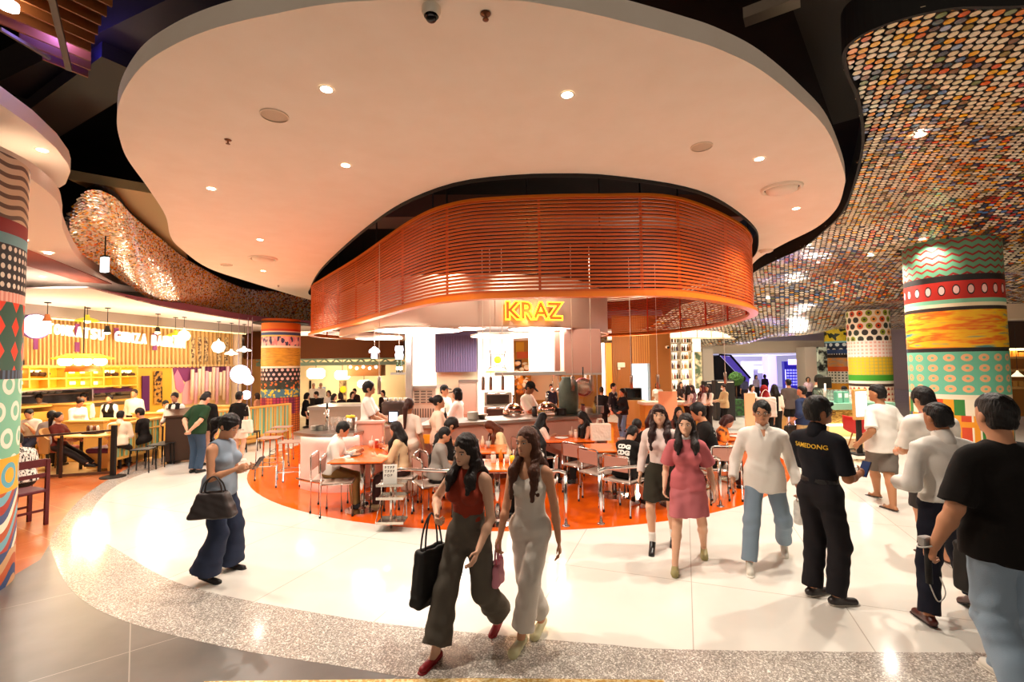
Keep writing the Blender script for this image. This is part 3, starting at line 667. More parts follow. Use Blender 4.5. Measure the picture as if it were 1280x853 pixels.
CP = [(3, 4, 4.75), (6, 4, 4.75), (4.4, 5.7, 4.75), (6, 8.3, 4.72), (8.5, 6, 4.6), (14, 5, 4.5), (8.73, 9.3, 4.2), (11, 11, 3.95), (14, 10, 3.7), (7.7, 13, 4.35), (6.4, 12, 4.65), (6.5, 16, 4.2), (11, 15, 3.75), (14.7, 19.4, 3.6), (12.2, 20, 3.15), (9.5, 21, 2.72), (8, 24, 2.75), (6, 20, 3.3), (12, 25, 3.3), (16, 25, 3.5), (18, 15, 3.5), (9.3, 18, 3.55), (13, 22.5, 3.45), (4, 24, 3.0), (5, 22, 2.95)]
CPa = np.array(CP)
def mos_z(x, y):
    d = (CPa[:, 0]-x)**2+(CPa[:, 1]-y)**2; w = 1/(d+1.2)**2; return float((w*CPa[:, 2]).sum()/w.sum())+.05*math.sin(1.3*x+.7*y)*math.sin(.9*y-.4*x)
edge = [(p.x, p.y) for p in spline([(a, b_, 0) for a, b_ in [(5.2, 3.3), (4.05, 3.5), (3.39, 3.5), (3.0, 3.65), (2.9, 3.9), (3.17, 4.28), (3.63, 4.76), (4.35, 5.67), (5.2, 6.99), (5.9, 8.32), (6.3, 9.62), (6.5, 11), (6.6, 13), (6.5, 15.5), (5.2, 18.8), (3.5, 21), (3.2, 24)]], False, 6)]
def inside(p, poly):
    c = False; j = len(poly)-1
    for i in range(len(poly)):
        if (poly[i][1] > p[1]) != (poly[j][1] > p[1]) and p[0] < (poly[j][0]-poly[i][0])*(p[1]-poly[i][1])/(poly[j][1]-poly[i][1])+poly[i][0]: c = not c
        j = i
    return c
reg = edge+[(4.5, 25.5), (8, 26), (12, 25.3), (13, 24.0), (17, 24), (20, 22), (20, 12), (13.2, 3.3)]
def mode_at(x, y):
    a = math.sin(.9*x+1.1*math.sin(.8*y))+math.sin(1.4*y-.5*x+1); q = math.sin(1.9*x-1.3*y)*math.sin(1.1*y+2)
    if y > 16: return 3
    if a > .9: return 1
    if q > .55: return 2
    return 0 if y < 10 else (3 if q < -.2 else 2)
pts, nr, mo = [], [], []
y = 3.3; j = 0; pit = .092
while y < 26:
    p_ = pit if y < 9 else (.11 if y < 14 else .15)
    x = 2.8+(p_/2 if j % 2 else 0)
    while x < 20:
        if math.hypot(x-8.73, y-9.3) > .78 and x < 1.28*y+1.2 and inside((x, y), reg):
            z = mos_z(x, y); dx = (mos_z(x+.05, y)-mos_z(x-.05, y))/.1; dy = (mos_z(x, y+.05)-mos_z(x, y-.05))/.1; n = np.array([-dx, -dy, 1]); n /= np.linalg.norm(n)
            n += rng.normal(0, .025, 3); pts.append((x, y, z)); nr.append(n); mo.append(mode_at(x, y))
        x += p_
    y += p_*.88; j += 1
sizes = np.array([.0375 if p[1] < 9 else (.045 if p[1] < 14 else .063) for p in pts])
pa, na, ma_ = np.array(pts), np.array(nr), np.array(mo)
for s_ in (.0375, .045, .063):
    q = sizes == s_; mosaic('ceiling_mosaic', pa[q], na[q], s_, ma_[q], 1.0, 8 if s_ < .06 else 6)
gx = np.linspace(2.8, 20, 70); gy = np.linspace(3.3, 26, 80); b = MB(); idm = {}
for i, yv in enumerate(gy):
    for k, xv in enumerate(gx):
        if inside((xv, yv), reg): idm[(i, k)] = len(b.v); b.v.append((xv, yv, mos_z(xv, yv)+.035))
for i in range(79):
    for k in range(69):
        q = [(i, k), (i, k+1), (i+1, k+1), (i+1, k)]
        if all(t in idm for t in q): b.f.append(tuple(idm[t] for t in q)); b.mi.append(0)
struct(b.build('ceiling_mosaic_backing', M_dark))
# dark upstand that frames the mosaic's near edge
b = MB(); b.tube([(p[0]-.02, p[1]-.01, mos_z(*p)+.12) for p in edge[:-14]], .02, sq=(.03, .34)); struct(b.build('ceiling_mosaic_trim', M_dark))
# left mosaic band: a sagging ribbon between the cloud and the restaurant soffit
UP = [Yp(*p, y_) for p, y_ in (((86, 268), 7.7), ((110, 240), 7.0), ((140, 247), 7.3), ((165, 272), 8.3), ((200, 300), 9.9), ((240, 330), 12.2), ((300, 360), 15.6), ((345, 366), 17.5), ((400, 374), 19.5))]
LO = [Yp(*p, y_) for p, y_ in (((80, 290), 7.5), ((100, 315), 8.7), ((140, 342), 9.8), ((190, 374), 11.3), ((230, 390), 13), ((270, 398), 15), ((330, 405), 17.5), ((365, 407), 19), ((400, 407), 20.5))]
uf, lf = spline(UP, False, 80), spline(LO, False, 80); cl_ = [0]
for i in range(1, len(uf)): cl_.append(cl_[-1]+((uf[i]+lf[i])/2-(uf[i-1]+lf[i-1])/2).length)
ks = [int(np.searchsorted(cl_, cl_[-1]*i/420)) for i in range(420)]; UPs, LOs = [uf[min(k, len(uf)-1)] for k in ks], [lf[min(k, len(lf)-1)] for k in ks]
pts, nr, mo = [], [], []
for i in range(420):
    if i % 3 and i > 260: pass
    a, c = UPs[i], LOs[i]; w = (c-a).length; n_ = max(int(w/.085), 3); t1 = (UPs[min(i+4, 419)]-UPs[max(i-4, 0)]).lerp(LOs[min(i+4, 419)]-LOs[max(i-4, 0)], .5)
    for k in range(n_):
        u = (k+.5*(i % 2))/n_
        if u > 1: continue
        p = a.lerp(c, u); p.z -= .18*math.sin(PI*u)*min(1, i/60); nn = t1.cross(c-a).normalized(); nn = nn if nn.z > 0 else -nn
        nn = np.array(nn)+rng.normal(0, .05, 3); pts.append(tuple(p)); nr.append(nn/np.linalg.norm(nn)); mo.append(4)
mosaic('ceiling_mosaic_ribbon', pts, nr, .036, mo, 1.0, 6)
b = MB()
for i in range(0, 420, 6):
    for u in np.linspace(-.02, 1.02, 9):
        p = UPs[i].lerp(LOs[i], u); p.z -= .18*math.sin(PI*min(max(u, 0), 1))*min(1, i/60); t1 = (UPs[min(i+4, 419)]-UPs[max(i-4, 0)]).lerp(LOs[min(i+4, 419)]-LOs[max(i-4, 0)], .5); nn = t1.cross(LOs[i]-UPs[i]).normalized(); nn = nn if nn.z > 0 else -nn; b.v.append(tuple(p+nn*.05+Vector((0, .03, .04))))
for i in range(69):
    for k in range(8): b.f.append((i*9+k, i*9+k+1, (i+1)*9+k+1, (i+1)*9+k)); b.mi.append(0)
struct(b.build('ceiling_ribbon_backing', M_dark))
# ---------------------------------------------------------------- plenum clutter seen past the panels
def duct(name, pts, w, hgt, lab, cat='duct', m=None):
    b = MB(); b.tube(pts, .1, sq=(w, hgt)); return tag(b.build(name, m or mat('#2a2119', .6, .3)), lab, cat)
duct('air_duct', [(-6.5, 6.2, 5.9), (-2.0, 4.3, 5.9)], .7, .4, 'wide dark sheet-metal duct above the gap left of the round white ceiling')
duct('air_duct', [(-8.5, 7.6, 5.7), (-4.4, 5.3, 5.7)], .5, .35, 'second dark duct nearer the coloured ribbon ceiling on the left')
duct('air_duct', [(1.9, 3.0, 5.6), (4.8, 6.4, 5.6)], .5, .4, 'dark duct over the gap between white ceiling and disc mosaic')
duct('air_duct', [(-4.5, 9.5, 5.2), (4.8, 9.8, 5.2)], .8, .45, 'dark brown duct above the orange slatted canopy', m=mat('#4a2a14', .6))
duct('ceiling_bracket', [tuple(G(930, 22, 5.2)), tuple(G(1000, -4, 5.2))], .14, .1, 'grey metal bracket in the dark ceiling void at top', 'bracket', mat('#8a7a68', .5))
# timber slat raft with blue light, top left
raft = empty('slat_raft', G(75, 50, 5.3), label='hanging raft of brown timber slats lit blue from above', cat='ceiling raft')
ends = [(140, 9), (133, 21), (126, 32), (122, 44), (118, 55), (113, 65), (113, 77), (113, 88), (110, 97)]
base = G(75, 50, 5.3); dirv = (G(110, 97, 5.3)-G(72, 82, 5.3)).normalized(); bl = MB()
for i, e in enumerate(ends):
    p = G(*e, 5.3)-base; L = [3, 3, 2.6, 2.4, 2.0, 1.7, 1.4, .55, .37][i]
    bl.tube([p-dirv*L+Vector((0, 0, .07)), p+Vector((0, 0, .07))], .1, sq=(.022, .14))
bl.build('slat', mat('#a05a28', .6), raft)
b = MB(); p0, p1 = G(64, -6, 5.26)-base, G(86, 86, 5.26)-base; b.tube([p0, p1], .1, sq=(.05, .05)); b.build('carrier_bar', mat('#6a5540', .5), raft)
b = MB(); b.tube([G(0, 36, 5.24)-base, G(62, 73, 5.24)-base], .1, sq=(.03, .03)); b.build('edge_bar', mat('#8a7454', .4), raft)
b = MB(); b.tube([G(60, 8, 5.62)-base, G(95, 60, 5.62)-base], .02); b.build('blue_light_tube', mat('#3a34ff', .5, emit='#4038ff', es=25), raft)
# ---------------------------------------------------------------- lights and fittings in the ceilings
def light(name, ty, loc, e, col=(1, .86, .68), size=.06, spot=2.3, blend=.6, rot=(0, 0, 0)):
    l = bpy.data.lights.new(name, ty); l.energy = e; l.color = col
    if ty == 'AREA': l.size = size
    else: l.shadow_soft_size = size
    if ty == 'SPOT': l.spot_size = spot; l.spot_blend = blend
    o = bpy.data.objects.new(name, l); COL.objects.link(o); o.location = loc; o.rotation_euler = rot; return o
light('blue_raft_light', 'POINT', G(80, 40, 5.45), 12, (.25, .2, 1), .1)
WARM = (1, .90, .77)
struct(slab('floor_brass_strip', xy([(255, 853), (420, 851), (600, 849), (830, 851), (830, 860), (255, 862)], 0), .0, .0045, mat('#c8a050', .35, .6, noise=(40, '#e8d49a', .45, .55))))
def downlight(loc, lab, e, r=.05, grp='recessed downlights', spot=2.35):
    d = empty('downlight', loc, 0, lab, 'downlight', grp)
    b = MB(); b.lathe([(r, 0), (r*1.35, -.004), (r*1.4, 0)], n=20, cap=False); b.build('trim_ring', mat('#e8dccb', .4), d, True)
    b = MB(); b.disc((0, 0, -.001), r, 20, t=.002); b.build('lamp', M_glow('#fff4dd', 14), d)
    light('downlight_beam', 'SPOT', (loc[0], loc[1], loc[2]-.02), e, WARM, .05, spot)
E_D = 235
for i, (px, py, tx) in enumerate([(408, 112, 'above the round speaker grille, upper left'), (709, 119, 'right of centre over the canopy front'), (432, 207, 'left of the orange canopy top'), (264, 236, 'near the left edge of the white ceiling'), (325, 300, 'above the ring air diffuser on the left'), (329, 339, 'below the ring air diffuser on the left'), (949, 199, 'right of the oval speaker grille'), (995, 261, 'near the right rim of the white ceiling')]):
    downlight(G(px, py, ZC-.004), 'small bright downlight in the round white ceiling, '+tx, E_D)
for px, py, z, tx in ((53, 188, 4.546, 'in the white panel at the far left edge'), (30, 300, 4.096, 'in the left soffit above the terracotta stripe'), (60, 317, 4.08, 'inside the terracotta ceiling stripe'), (53, 346, 4.096, 'in the left soffit below the terracotta stripe')):
    downlight(G(px, py, z), 'small downlight '+tx, 200)
for (px, py, d_), tx in (((1150, 166, 0), 'large bright downlight among discs near the top right'), ((1153, 297, 0), 'downlight among the discs just above the big patterned column'), ((1088, 318, 0), 'downlight among discs left of the big patterned column'), ((905, 405, 0), 'faint downlight in the far pale mosaic'), ((1010, 305, 0), 'downlight among the discs near the rim of the white ceiling'), ((960, 372, 0), 'added downlight among the discs right of the orange canopy'), ((1045, 352, 0), 'downlight among the discs above the ringed column')):  # the one right of the canopy is added to brighten the area behind
    p = None
    for k in range(200):
        q = Yp(px, py, 3.5+k*.1)
        if q.z > mos_z(q.x, q.y): p = q; break
    if p is None: p = Yp(px, py, 12)
    downlight((p.x, p.y, p.z-.03), tx, 110 if py == 297 else 400, .055)
p = Yp(32/6.4*1.0+5, 9, 4.4); d = empty('downlight', G(10, 10, 5.2), 0, 'round bright lamp between the brown slats, top left corner', 'downlight'); b = MB(); b.disc((0, 0, 0), .07, t=.05); b.build('lamp', M_glow('#fff8ee', 12), d)
def grille(px, py, r, z, lab):
    d = empty('ceiling_speaker', G(px, py, z), 0, lab, 'speaker'); b = MB(); b.lathe([(r, 0), (r, -.012), (r*.92, -.015)], n=32, cap=False); b.build('rim', mat('#e2cfb8', .5), d); b = MB(); b.disc((0, 0, -.006), r*.95, 32, t=.005); b.build('grille', mat('#cdb69c', .6, bump=(200, .3)), d)
grille(343, 144, .13, ZC, 'round cream speaker grille in the white ceiling, upper left'); grille(877, 183, .12, ZC, 'round cream speaker grille in the white ceiling on the right'); grille(283, 331, .13, ZC, 'round speaker grille left of the ring air diffuser')
def ringdiff(px, py, r, lab):
    d = empty('air_diffuser', G(px, py, ZC), 0, lab, 'air diffuser'); b = MB(); b.lathe([(r, 0), (r*.97, -.03), (r*.85, -.035), (r*.82, -.004)], n=40, cap=False); b.build('outer_ring', mat('#ead9c4', .5), d, True)
    b = MB(); b.lathe([(r*.76, -.004), (r*.72, -.05), (r*.3, -.055), (.001, -.055)], n=40, cap=False); b.build('core_disc', mat('#ead9c4', .5), d, True); b = MB(); b.disc((0, 0, -.001), r*.83, 40, t=.002); b.build('slot', M_dark, d)
ringdiff(977, 235, .27, 'round ring air diffuser on the right of the white ceiling'); ringdiff(329, 323, .3, 'round ring air diffuser on the left of the white ceiling'); ringdiff(957, 313, .15, 'half hidden ring diffuser behind the orange canopy on the right')
def sprink(px, py, z, lab):
    d = empty('sprinkler_head', G(px, py, z), 0, lab, 'sprinkler'); b = MB(); b.lathe([(.035, 0), (.03, -.008), (.008, -.01), (.008, -.04), (.022, -.042), (.022, -.046), (.001, -.046)], n=14, cap=False); b.build('body', mat('#7a4a30', .3, .8), d, True)
    b = MB(); b.disc((0, 0, 0), .04, 16, t=.004); b.build('plate', mat('#a8896e', .3, .6), d)
sprink(285, 175, ZC, 'small brass sprinkler head on white ceiling below the upper left speaker'); sprink(607, 17, ZC, 'copper sprinkler head beside the dome camera at top'); sprink(348, 357, ZC, 'tiny sprinkler head at the far left of the white ceiling')
d = empty('dome_camera', G(539, 10, ZC), 0, 'white security dome camera with a black eye on the ceiling', 'camera'); b = MB(); b.lathe([(.065, 0), (.065, -.03), (.05, -.06)], n=24, cap=False); b.build('housing', mat('#dccdb8', .4), d, True); b = MB(); b.ball((0, 0, -.06), .042, 20, 12); b.build('dome', mat('#0c0a0a', .08), d, True)
# ---------------------------------------------------------------- world
w = bpy.data.worlds.new('world'); SC.world = w; w.use_nodes = True; w.node_tree.nodes['Background'].inputs[0].default_value = (1, .85, .70, 1); w.node_tree.nodes['Background'].inputs[1].default_value = .72
SC.view_settings.view_transform = 'Standard'; SC.view_settings.look = 'None'; SC.view_settings.gamma = 1; SC.view_settings.exposure = 0.5
try: SC.view_settings.use_curve_mapping = False
except Exception: pass
SC.cycles.use_denoising = True; SC.cycles.max_bounces = 8; SC.cycles.diffuse_bounces = 4; SC.cycles.glossy_bounces = 4; SC.cycles.transmission_bounces = 6; SC.cycles.transparent_max_bounces = 12; SC.cycles.caustics_reflective = False; SC.cycles.caustics_refractive = False; SC.cycles.sample_clamp_indirect = 6
# ---------------------------------------------------------------- patterned columns
def uv_cyl(name, r, z0, z1, m, loc, n=64):
    b = MB(); b.lathe([(r, z0), (r, z1)], n=n, cap=False); o = b.build(name, m, None, True, (loc[0], loc[1], 0)); uv = o.data.uv_layers.new(name='UVMap')
    for pl in o.data.polygons:
        for li, k in zip(pl.loop_indices, range(4)):
            v = o.data.vertices[o.data.loops[li].vertex_index].co; a = math.atan2(v.y, v.x) % (2*PI)
            if a < 1e-6 and pl.center.y < 0: a = 2*PI
            uv.data[li].uv = (a*r, v.z)
    return struct(o)
class Bands(NT):
    def __init__(s, name): super().__init__(name, .55); s.u, s.v = s.uv(); s.c = None
    def cell(s, q, p, off=0.): return s.ma('SUBTRACT', s.ma('FRACT', s.ma('ADD', s.ma('DIVIDE', q, p), off)), .5)
    def dots(s, bg, fg, pu, pv, ru, rv, v0=0., hole=None, hr=.45, ring=None, stag=False, jit=None):
        v = s.ma('SUBTRACT', s.v, v0); u = s.u
        if stag: u = s.ma('ADD', u, s.ma('MULTIPLY', s.ma('FLOOR', s.ma('DIVIDE', v, pv)), pu/2))
        a = s.ma('DIVIDE', s.ma('MULTIPLY', s.cell(u, pu), pu), ru); b = s.ma('DIVIDE', s.ma('MULTIPLY', s.cell(v, pv), pv), rv)
        r = s.ma('SQRT', s.ma('ADD', s.ma('MULTIPLY', a, a), s.ma('MULTIPLY', b, b)))
        if jit:
            cid = s.ma('FRACT', s.ma('MULTIPLY', s.ma('SINE', s.ma('ADD', s.ma('MULTIPLY', s.ma('FLOOR', s.ma('DIVIDE', u, pu)), 12.99), s.ma('MULTIPLY', s.ma('FLOOR', s.ma('DIVIDE', v, pv)), 78.2))), 437.5))
            ramp = s.node('ShaderNodeValToRGB'); ramp.color_ramp.interpolation = 'CONSTANT'; e = ramp.color_ramp.elements; e[0].color = (*lin(jit[0]), 1); e[1].position = 1/len(jit); e[1].color = (*lin(jit[1]), 1)
            for i, c in enumerate(jit[2:]): q = e.new((i+2)/len(jit)); q.color = (*lin(c), 1)
            s.t.links.new(cid, ramp.inputs[0]); fg = ramp.outputs[0]
        c = bg
        if ring: c = s.mix(s.ma('LESS_THAN', r, 1.35), c, ring)
        c = s.mix(s.ma('LESS_THAN', r, 1.), c, fg)
        if hole: c = s.mix(s.ma('LESS_THAN', r, hr), c, hole)
        return c
    def zig(s, bg, fg, p, pu, amp, w=.35):
        return s.mix(s.ma('LESS_THAN', s.ma('FRACT', s.ma('ADD', s.ma('DIVIDE', s.v, p), s.ma('MULTIPLY', s.ma('ABSOLUTE', s.cell(s.u, pu)), amp))), w), bg, fg)
    def stripes(s, cols, p, ax='u'):
        q = s.ma('FRACT', s.ma('DIVIDE', s.u if ax == 'u' else s.v, p)); c = cols[0]
        for i, k in enumerate(cols[1:]): c = s.mix(s.ma('GREATER_THAN', q, (i+1)/len(cols)), c, k)
        return c
    def grid(s, bg, fg, pu, pv, w=.18, n2=None):
        a = s.ma('GREATER_THAN', s.ma('ABSOLUTE', s.cell(s.u, pu)), .5-w); b = s.ma('GREATER_THAN', s.ma('ABSOLUTE', s.cell(s.v, pv)), .5-w)
        return s.mix(s.ma('MAXIMUM', a, b), bg, fg)
    def paint(s, cols, sc=3., st=(1, 6)):
        cb = s.node('ShaderNodeCombineXYZ'); s.put(cb, 0, s.u); s.put(cb, 1, s.v); f = s.noise(cb.outputs[0], sc, 6, (st[0], st[1], 1)); r = s.node('ShaderNodeValToRGB'); e = r.color_ramp.elements
        e[0].position = .3; e[0].color = (*lin(cols[0]), 1); e[1].position = .72; e[1].color = (*lin(cols[-1]), 1)
        for i, c in enumerate(cols[1:-1]): q = e.new(.3+.42*(i+1)/(len(cols)-1)); q.color = (*lin(c), 1)
        s.t.links.new(f, r.inputs[0]); return r.outputs[0]
    def diamond(s, bg, fg, pu, pv, a, b_):
        r = s.ma('ADD', s.ma('DIVIDE', s.ma('ABSOLUTE', s.cell(s.u, pu)), a), s.ma('DIVIDE', s.ma('ABSOLUTE', s.cell(s.v, pv)), b_)); return s.mix(s.ma('LESS_THAN', r, 1.), bg, fg)
    def vor(s, cols, sc=6., edge=None, st=(1, 1)):
        cb = s.node('ShaderNodeCombineXYZ'); s.put(cb, 0, s.ma('MULTIPLY', s.u, st[0])); s.put(cb, 1, s.ma('MULTIPLY', s.v, st[1])); v = s.node('ShaderNodeTexVoronoi', feature='F1'); v.inputs['Scale'].default_value = sc; s.t.links.new(cb.outputs[0], v.inputs['Vector'])
        r = s.node('ShaderNodeValToRGB'); r.color_ramp.interpolation = 'CONSTANT'; e = r.color_ramp.elements; e[0].color = (*lin(cols[0]), 1); e[1].position = 1/len(cols); e[1].color = (*lin(cols[1]), 1)
        for i, c in enumerate(cols[2:]): q = e.new((i+2)/len(cols)); q.color = (*lin(c), 1)
        sp = s.node('ShaderNodeSeparateColor'); s.t.links.new(v.outputs['Color'], sp.inputs[0]); s.t.links.new(sp.outputs[0], r.inputs[0]); c = r.outputs[0]
        if edge: c = s.mix(s.ma('GREATER_THAN', v.outputs['Distance'], .42), c, edge)
        return c
    def waves(s, cols, p, pu, amp):
        q = s.ma('FRACT', s.ma('ADD', s.ma('DIVIDE', s.v, p), s.ma('MULTIPLY', s.ma('SINE', s.ma('MULTIPLY', s.u, 2*PI/pu)), amp))); c = cols[0]
        for i, k in enumerate(cols[1:]): c = s.mix(s.ma('GREATER_THAN', q, (i+1)/len(cols)), c, k)
        return c
    def over(s, c, fg, cond): return s.mix(cond, c, fg)
    def band(s, vtop, c):                                       # added from the top down: everything below vtop
        s.c = s.mix(s.ma('LESS_THAN', s.v, vtop), s.c if s.c is not None else c, c)
    def done(s): return s.out(s.c)
def zc(px, d): return lambda py: Yp(px, py, d).z
# big column on the right
B = Bands('column_paint'); z = zc(1187, 8.75)
B.band(9, B.zig('#5f9a76', '#8e1a14', .125, .19, .9, .33)); B.band(z(344), '#15100e'); B.band(z(351.5), B.dots('#b8200f', '#f2c3bd', .205, 3., .042, .075, z(362.5)-1.5, ring='#1c0c0a'))
B.band(z(374), '#7cc4a0'); B.band(z(379), '#f1e3c0'); B.band(z(383.5), '#2b1d15'); B.band(z(388), B.paint(['#2f6f88', '#6a9a80', '#f3b70f', '#f6c51a', '#f08a0a', '#ea6408', '#f2b010', '#58958c'], 1.7, (.8, 5))); B.band(z(435), '#1d1714')
B.band(z(440), B.dots('#69bfa0', '#efb682', .245, .192, .082, .067, z(441), hole='#69bfa0', hr=.33)); B.band(z(494), '#eee2c8'); B.band(z(500), B.stripes(['#e89a12', '#2f7d32', '#f0e6d0', '#22407a', '#e89a12', '#d2461a'], .9))
B.band(z(520), B.grid(B.stripes(['#e89a12', '#d0441a', '#ece2cc', '#2f7d32', '#22407a'], .7), '#e8961a', .35, .42, .12))
uv_cyl('column_right', .736, 0, 4.6, B.done(), (8.73, 9.3))
# near column at the left edge
B = Bands('column_paint'); z = zc(20, 4.55)
B.band(9, B.over('#dcc3a0', '#6f5646', B.ma('LESS_THAN', B.ma('FRACT', B.ma('ADD', B.ma('DIVIDE', B.v, .1), B.ma('MULTIPLY', B.ma('SINE', B.ma('MULTIPLY', B.u, 14.)), .22))), .42)))
B.band(z(279), '#8e120e'); B.band(z(296), '#6f9fa2'); B.band(z(309), B.dots('#150e0c', '#eadbc4', .072, .088, .022, .026)); B.band(z(367), B.stripes(['#f0b49c', '#e08a78'], .05)); B.band(z(379), B.diamond('#24503c', '#e8380c', .2, .235, .3, .42))
B.band(z(463), B.stripes(['#1c1a20', '#43586e'], .06)); B.band(z(474), B.dots('#78b694', '#f0e2cc', .24, .255, .085, .095, 0., hole='#78b694', hr=.55, stag=True)); B.band(z(572), B.dots('#f2a51c', '#5aa4b4', .3, .3, .12, .12, 0, hole='#f2a51c', hr=.6, stag=True))
B.band(z(615), B.waves(['#a8321c', '#6fa6b2', '#b8501c', '#efe0c4', '#3a4c78'], .42, .75, .35)); B.band(z(690), B.waves(['#2c4470', '#b8501c', '#c89868'], .3, .6, .25))
uv_cyl('column_left', .74, 0, 4.1, B.done(), (-5.5, 4.28))
# middle column behind the restaurant booth
B = Bands('column_paint'); z = zc(351, 14.4)
B.band(9, '#e8731a'); B.band(z(411), '#d43a14'); B.band(z(413.5), '#f2e0c8'); B.band(z(415), '#3a5284'); B.band(z(418.5), '#f0c96a'); B.band(z(420.5), B.vor(['#f0a8a4', '#f4b4a8', '#3c3458', '#e88a8c'], 9, None, (1.6, .8))); B.band(z(432), '#f4e4c6')
B.band(z(434.5), B.paint(['#8a5a12', '#c98a18', '#e0a020', '#b87814', '#d99a22'], 3, (1, 12))); B.band(z(458), '#f4e4c6'); B.band(z(460.5), B.dots('#241411', '#f3c0b0', .16, .135, .045, .042, 0, stag=True)); B.band(z(477), B.vor(['#d85f1a', '#e8762a', '#3c3a22'], 11, '#2f3424')); B.band(z(487), B.vor(['#ecc024', '#f0ce3a', '#d8a818'], 11, '#4a7482'))
B.band(z(497.5), B.grid(B.stripes(['#b52a58', '#d84a3c', '#8c1f48', '#e0602c'], .9), '#5a1430', .1, .085, .1)); B.band(z(519), B.grid('#e2742a', '#7a2a12', .1, .07, .12))
uv_cyl('column_centre', .565, 0, 3.55, B.done(), (Yp(351, 470, 15).x, 15))
b = MB(); b.disc((Yp(351, 470, 15).x, 15, 3.42), .82, 40, t=.03); struct(b.build('column_centre_collar', M_dark))
# cream column with coloured rings, and the narrow one behind it
B = Bands('column_paint'); z = zc(1088, 14.6)
B.band(9, B.dots('#f6e6d0', '#e0641e', .235, .2, .085, .09, 0, hole='#2a2018', hr=.4, stag=True, jit=['#d8541c', '#8a9a1e', '#2c3c30', '#c8431a', '#f0b060', '#22201e'])); B.band(z(426), B.grid('#f3b8a4', '#fbe6dc', .11, .11, .22)); B.band(z(446.5), B.grid('#e8bd18', '#c0b050', .11, .1, .12)); B.band(z(469), '#3f9a24'); B.band(z(476.5), '#f2ead8'); B.band(z(480), '#35261e'); B.band(z(483.5), B.over('#f6e2c8', '#c4411e', B.ma('LESS_THAN', B.ma('MULTIPLY', B.ma('ABSOLUTE', B.cell(B.u, .16)), 1.6), B.ma('SUBTRACT', .62, B.ma('FRACT', B.ma('DIVIDE', B.v, .16))))))
uv_cyl('column_ringed', .57, 0, 3.6, B.done(), (Yp(1088, 470, 15).x, 15))
B = Bands('column_paint'); z = zc(1050, 21.5)
B.band(9, B.vor(['#e8c81a', '#ecd030', '#1c2a14', '#e0c018'], 6, None, (1.2, 1))); B.band(z(426.5), '#8cc8d0'); B.band(z(428.5), B.dots('#15304c', '#e8f0f0', .27, .24, .08, .08, 0, stag=True)); B.band(z(437), '#24457e'); B.band(z(442), B.dots('#e8e4dc', '#20140f', .1, 9, .03, 9)); B.band(z(443.5), '#2a1c16'); B.band(z(447.5), B.paint(['#e07a18', '#c4a07c', '#f0962c', '#b06a3c'], 3, (1, 2.5))); B.band(z(458.5), '#ea5a10'); B.band(z(464.5), B.grid('#33422c', '#f2efdc', .14, .13, .27)); B.band(z(479.5), '#f2a41a'); B.band(z(487.5), B.diamond('#7a2a18', '#e8d0b0', .2, .2, .4, .4))
uv_cyl('column_narrow', .62, 0, 3.6, B.done(), (Yp(1052, 470, 22).x, 22))
# ---------------------------------------------------------------- the orange slatted canopy
DR = [(2.51, 6.9), (4.13, 8.34), (4.98, 9.7), (5.35, 11.2), (5.5, 13), (5.2, 15), (4.2, 16.4), (2, 17.1), (-1, 17.4), (-4, 17.3), (-5.6, 16.7), (-6.25, 15.6), (-6.1, 14.3), (-5.3, 13.1), (-3.45, 10.5), (-1.68, 7.85), (-.85, 7.0), (0, 6.77), (1.3, 6.72)]
dr = resample(spline([(a, c, 0) for a, c in DR], True, 10), 220)
can = empty('slatted_canopy', (0, 12, 3.0), label='huge orange slatted ring canopy hanging over the open kitchen', cat='canopy')
off = Vector((0, 12, 3.0)); b = MB()
NS = 26
for k in range(NS):
    zz = 3.10+(4.44-3.10)*k/(NS-1); b.tube([Vector((p.x, p.y, zz))-off for p in dr], .02, closed=True, sq=(.02, .031))
b.build('slat', M_oslat, can)
b = MB(); b.tube([Vector((p.x, p.y, 3.02))-off for p in dr], .02, closed=True, sq=(.16, .05)); b.tube([Vector((p.x, p.y, 3.05))-off for p in dr], .02, closed=True, sq=(.03, .07)); b.build('bottom_rim', M_orim, can)
b = MB(); b.tube([Vector((p.x, p.y, 4.475))-off for p in dr], .02, closed=True, sq=(.05, .04)); b.build('top_rim', M_orim, can)
cen = Vector((0, 12, 0))
for k in range(0, 220, 9):
    p = dr[k]; q = (dr[(k+1) % 220]-dr[k-1]).normalized(); nrm = Vector((q.y, -q.x, 0)); nrm = nrm if nrm.dot(p-cen) < 0 else -nrm
    v = p+nrm*.035; b = MB(); b.tube([Vector((v.x, v.y, 3.04))-off, Vector((v.x, v.y, 4.47))-off], .016, 6, sq=(.035, .035)); b.build('upright', mat('#d0400a', .5), can)
    if k % 18 == 0:
        b = MB(); b.tube([Vector((v.x, v.y, 4.47))-off, Vector((v.x, v.y, 6.5))-off], .016, 6); b.build('hanger_rod', M_dark, can)
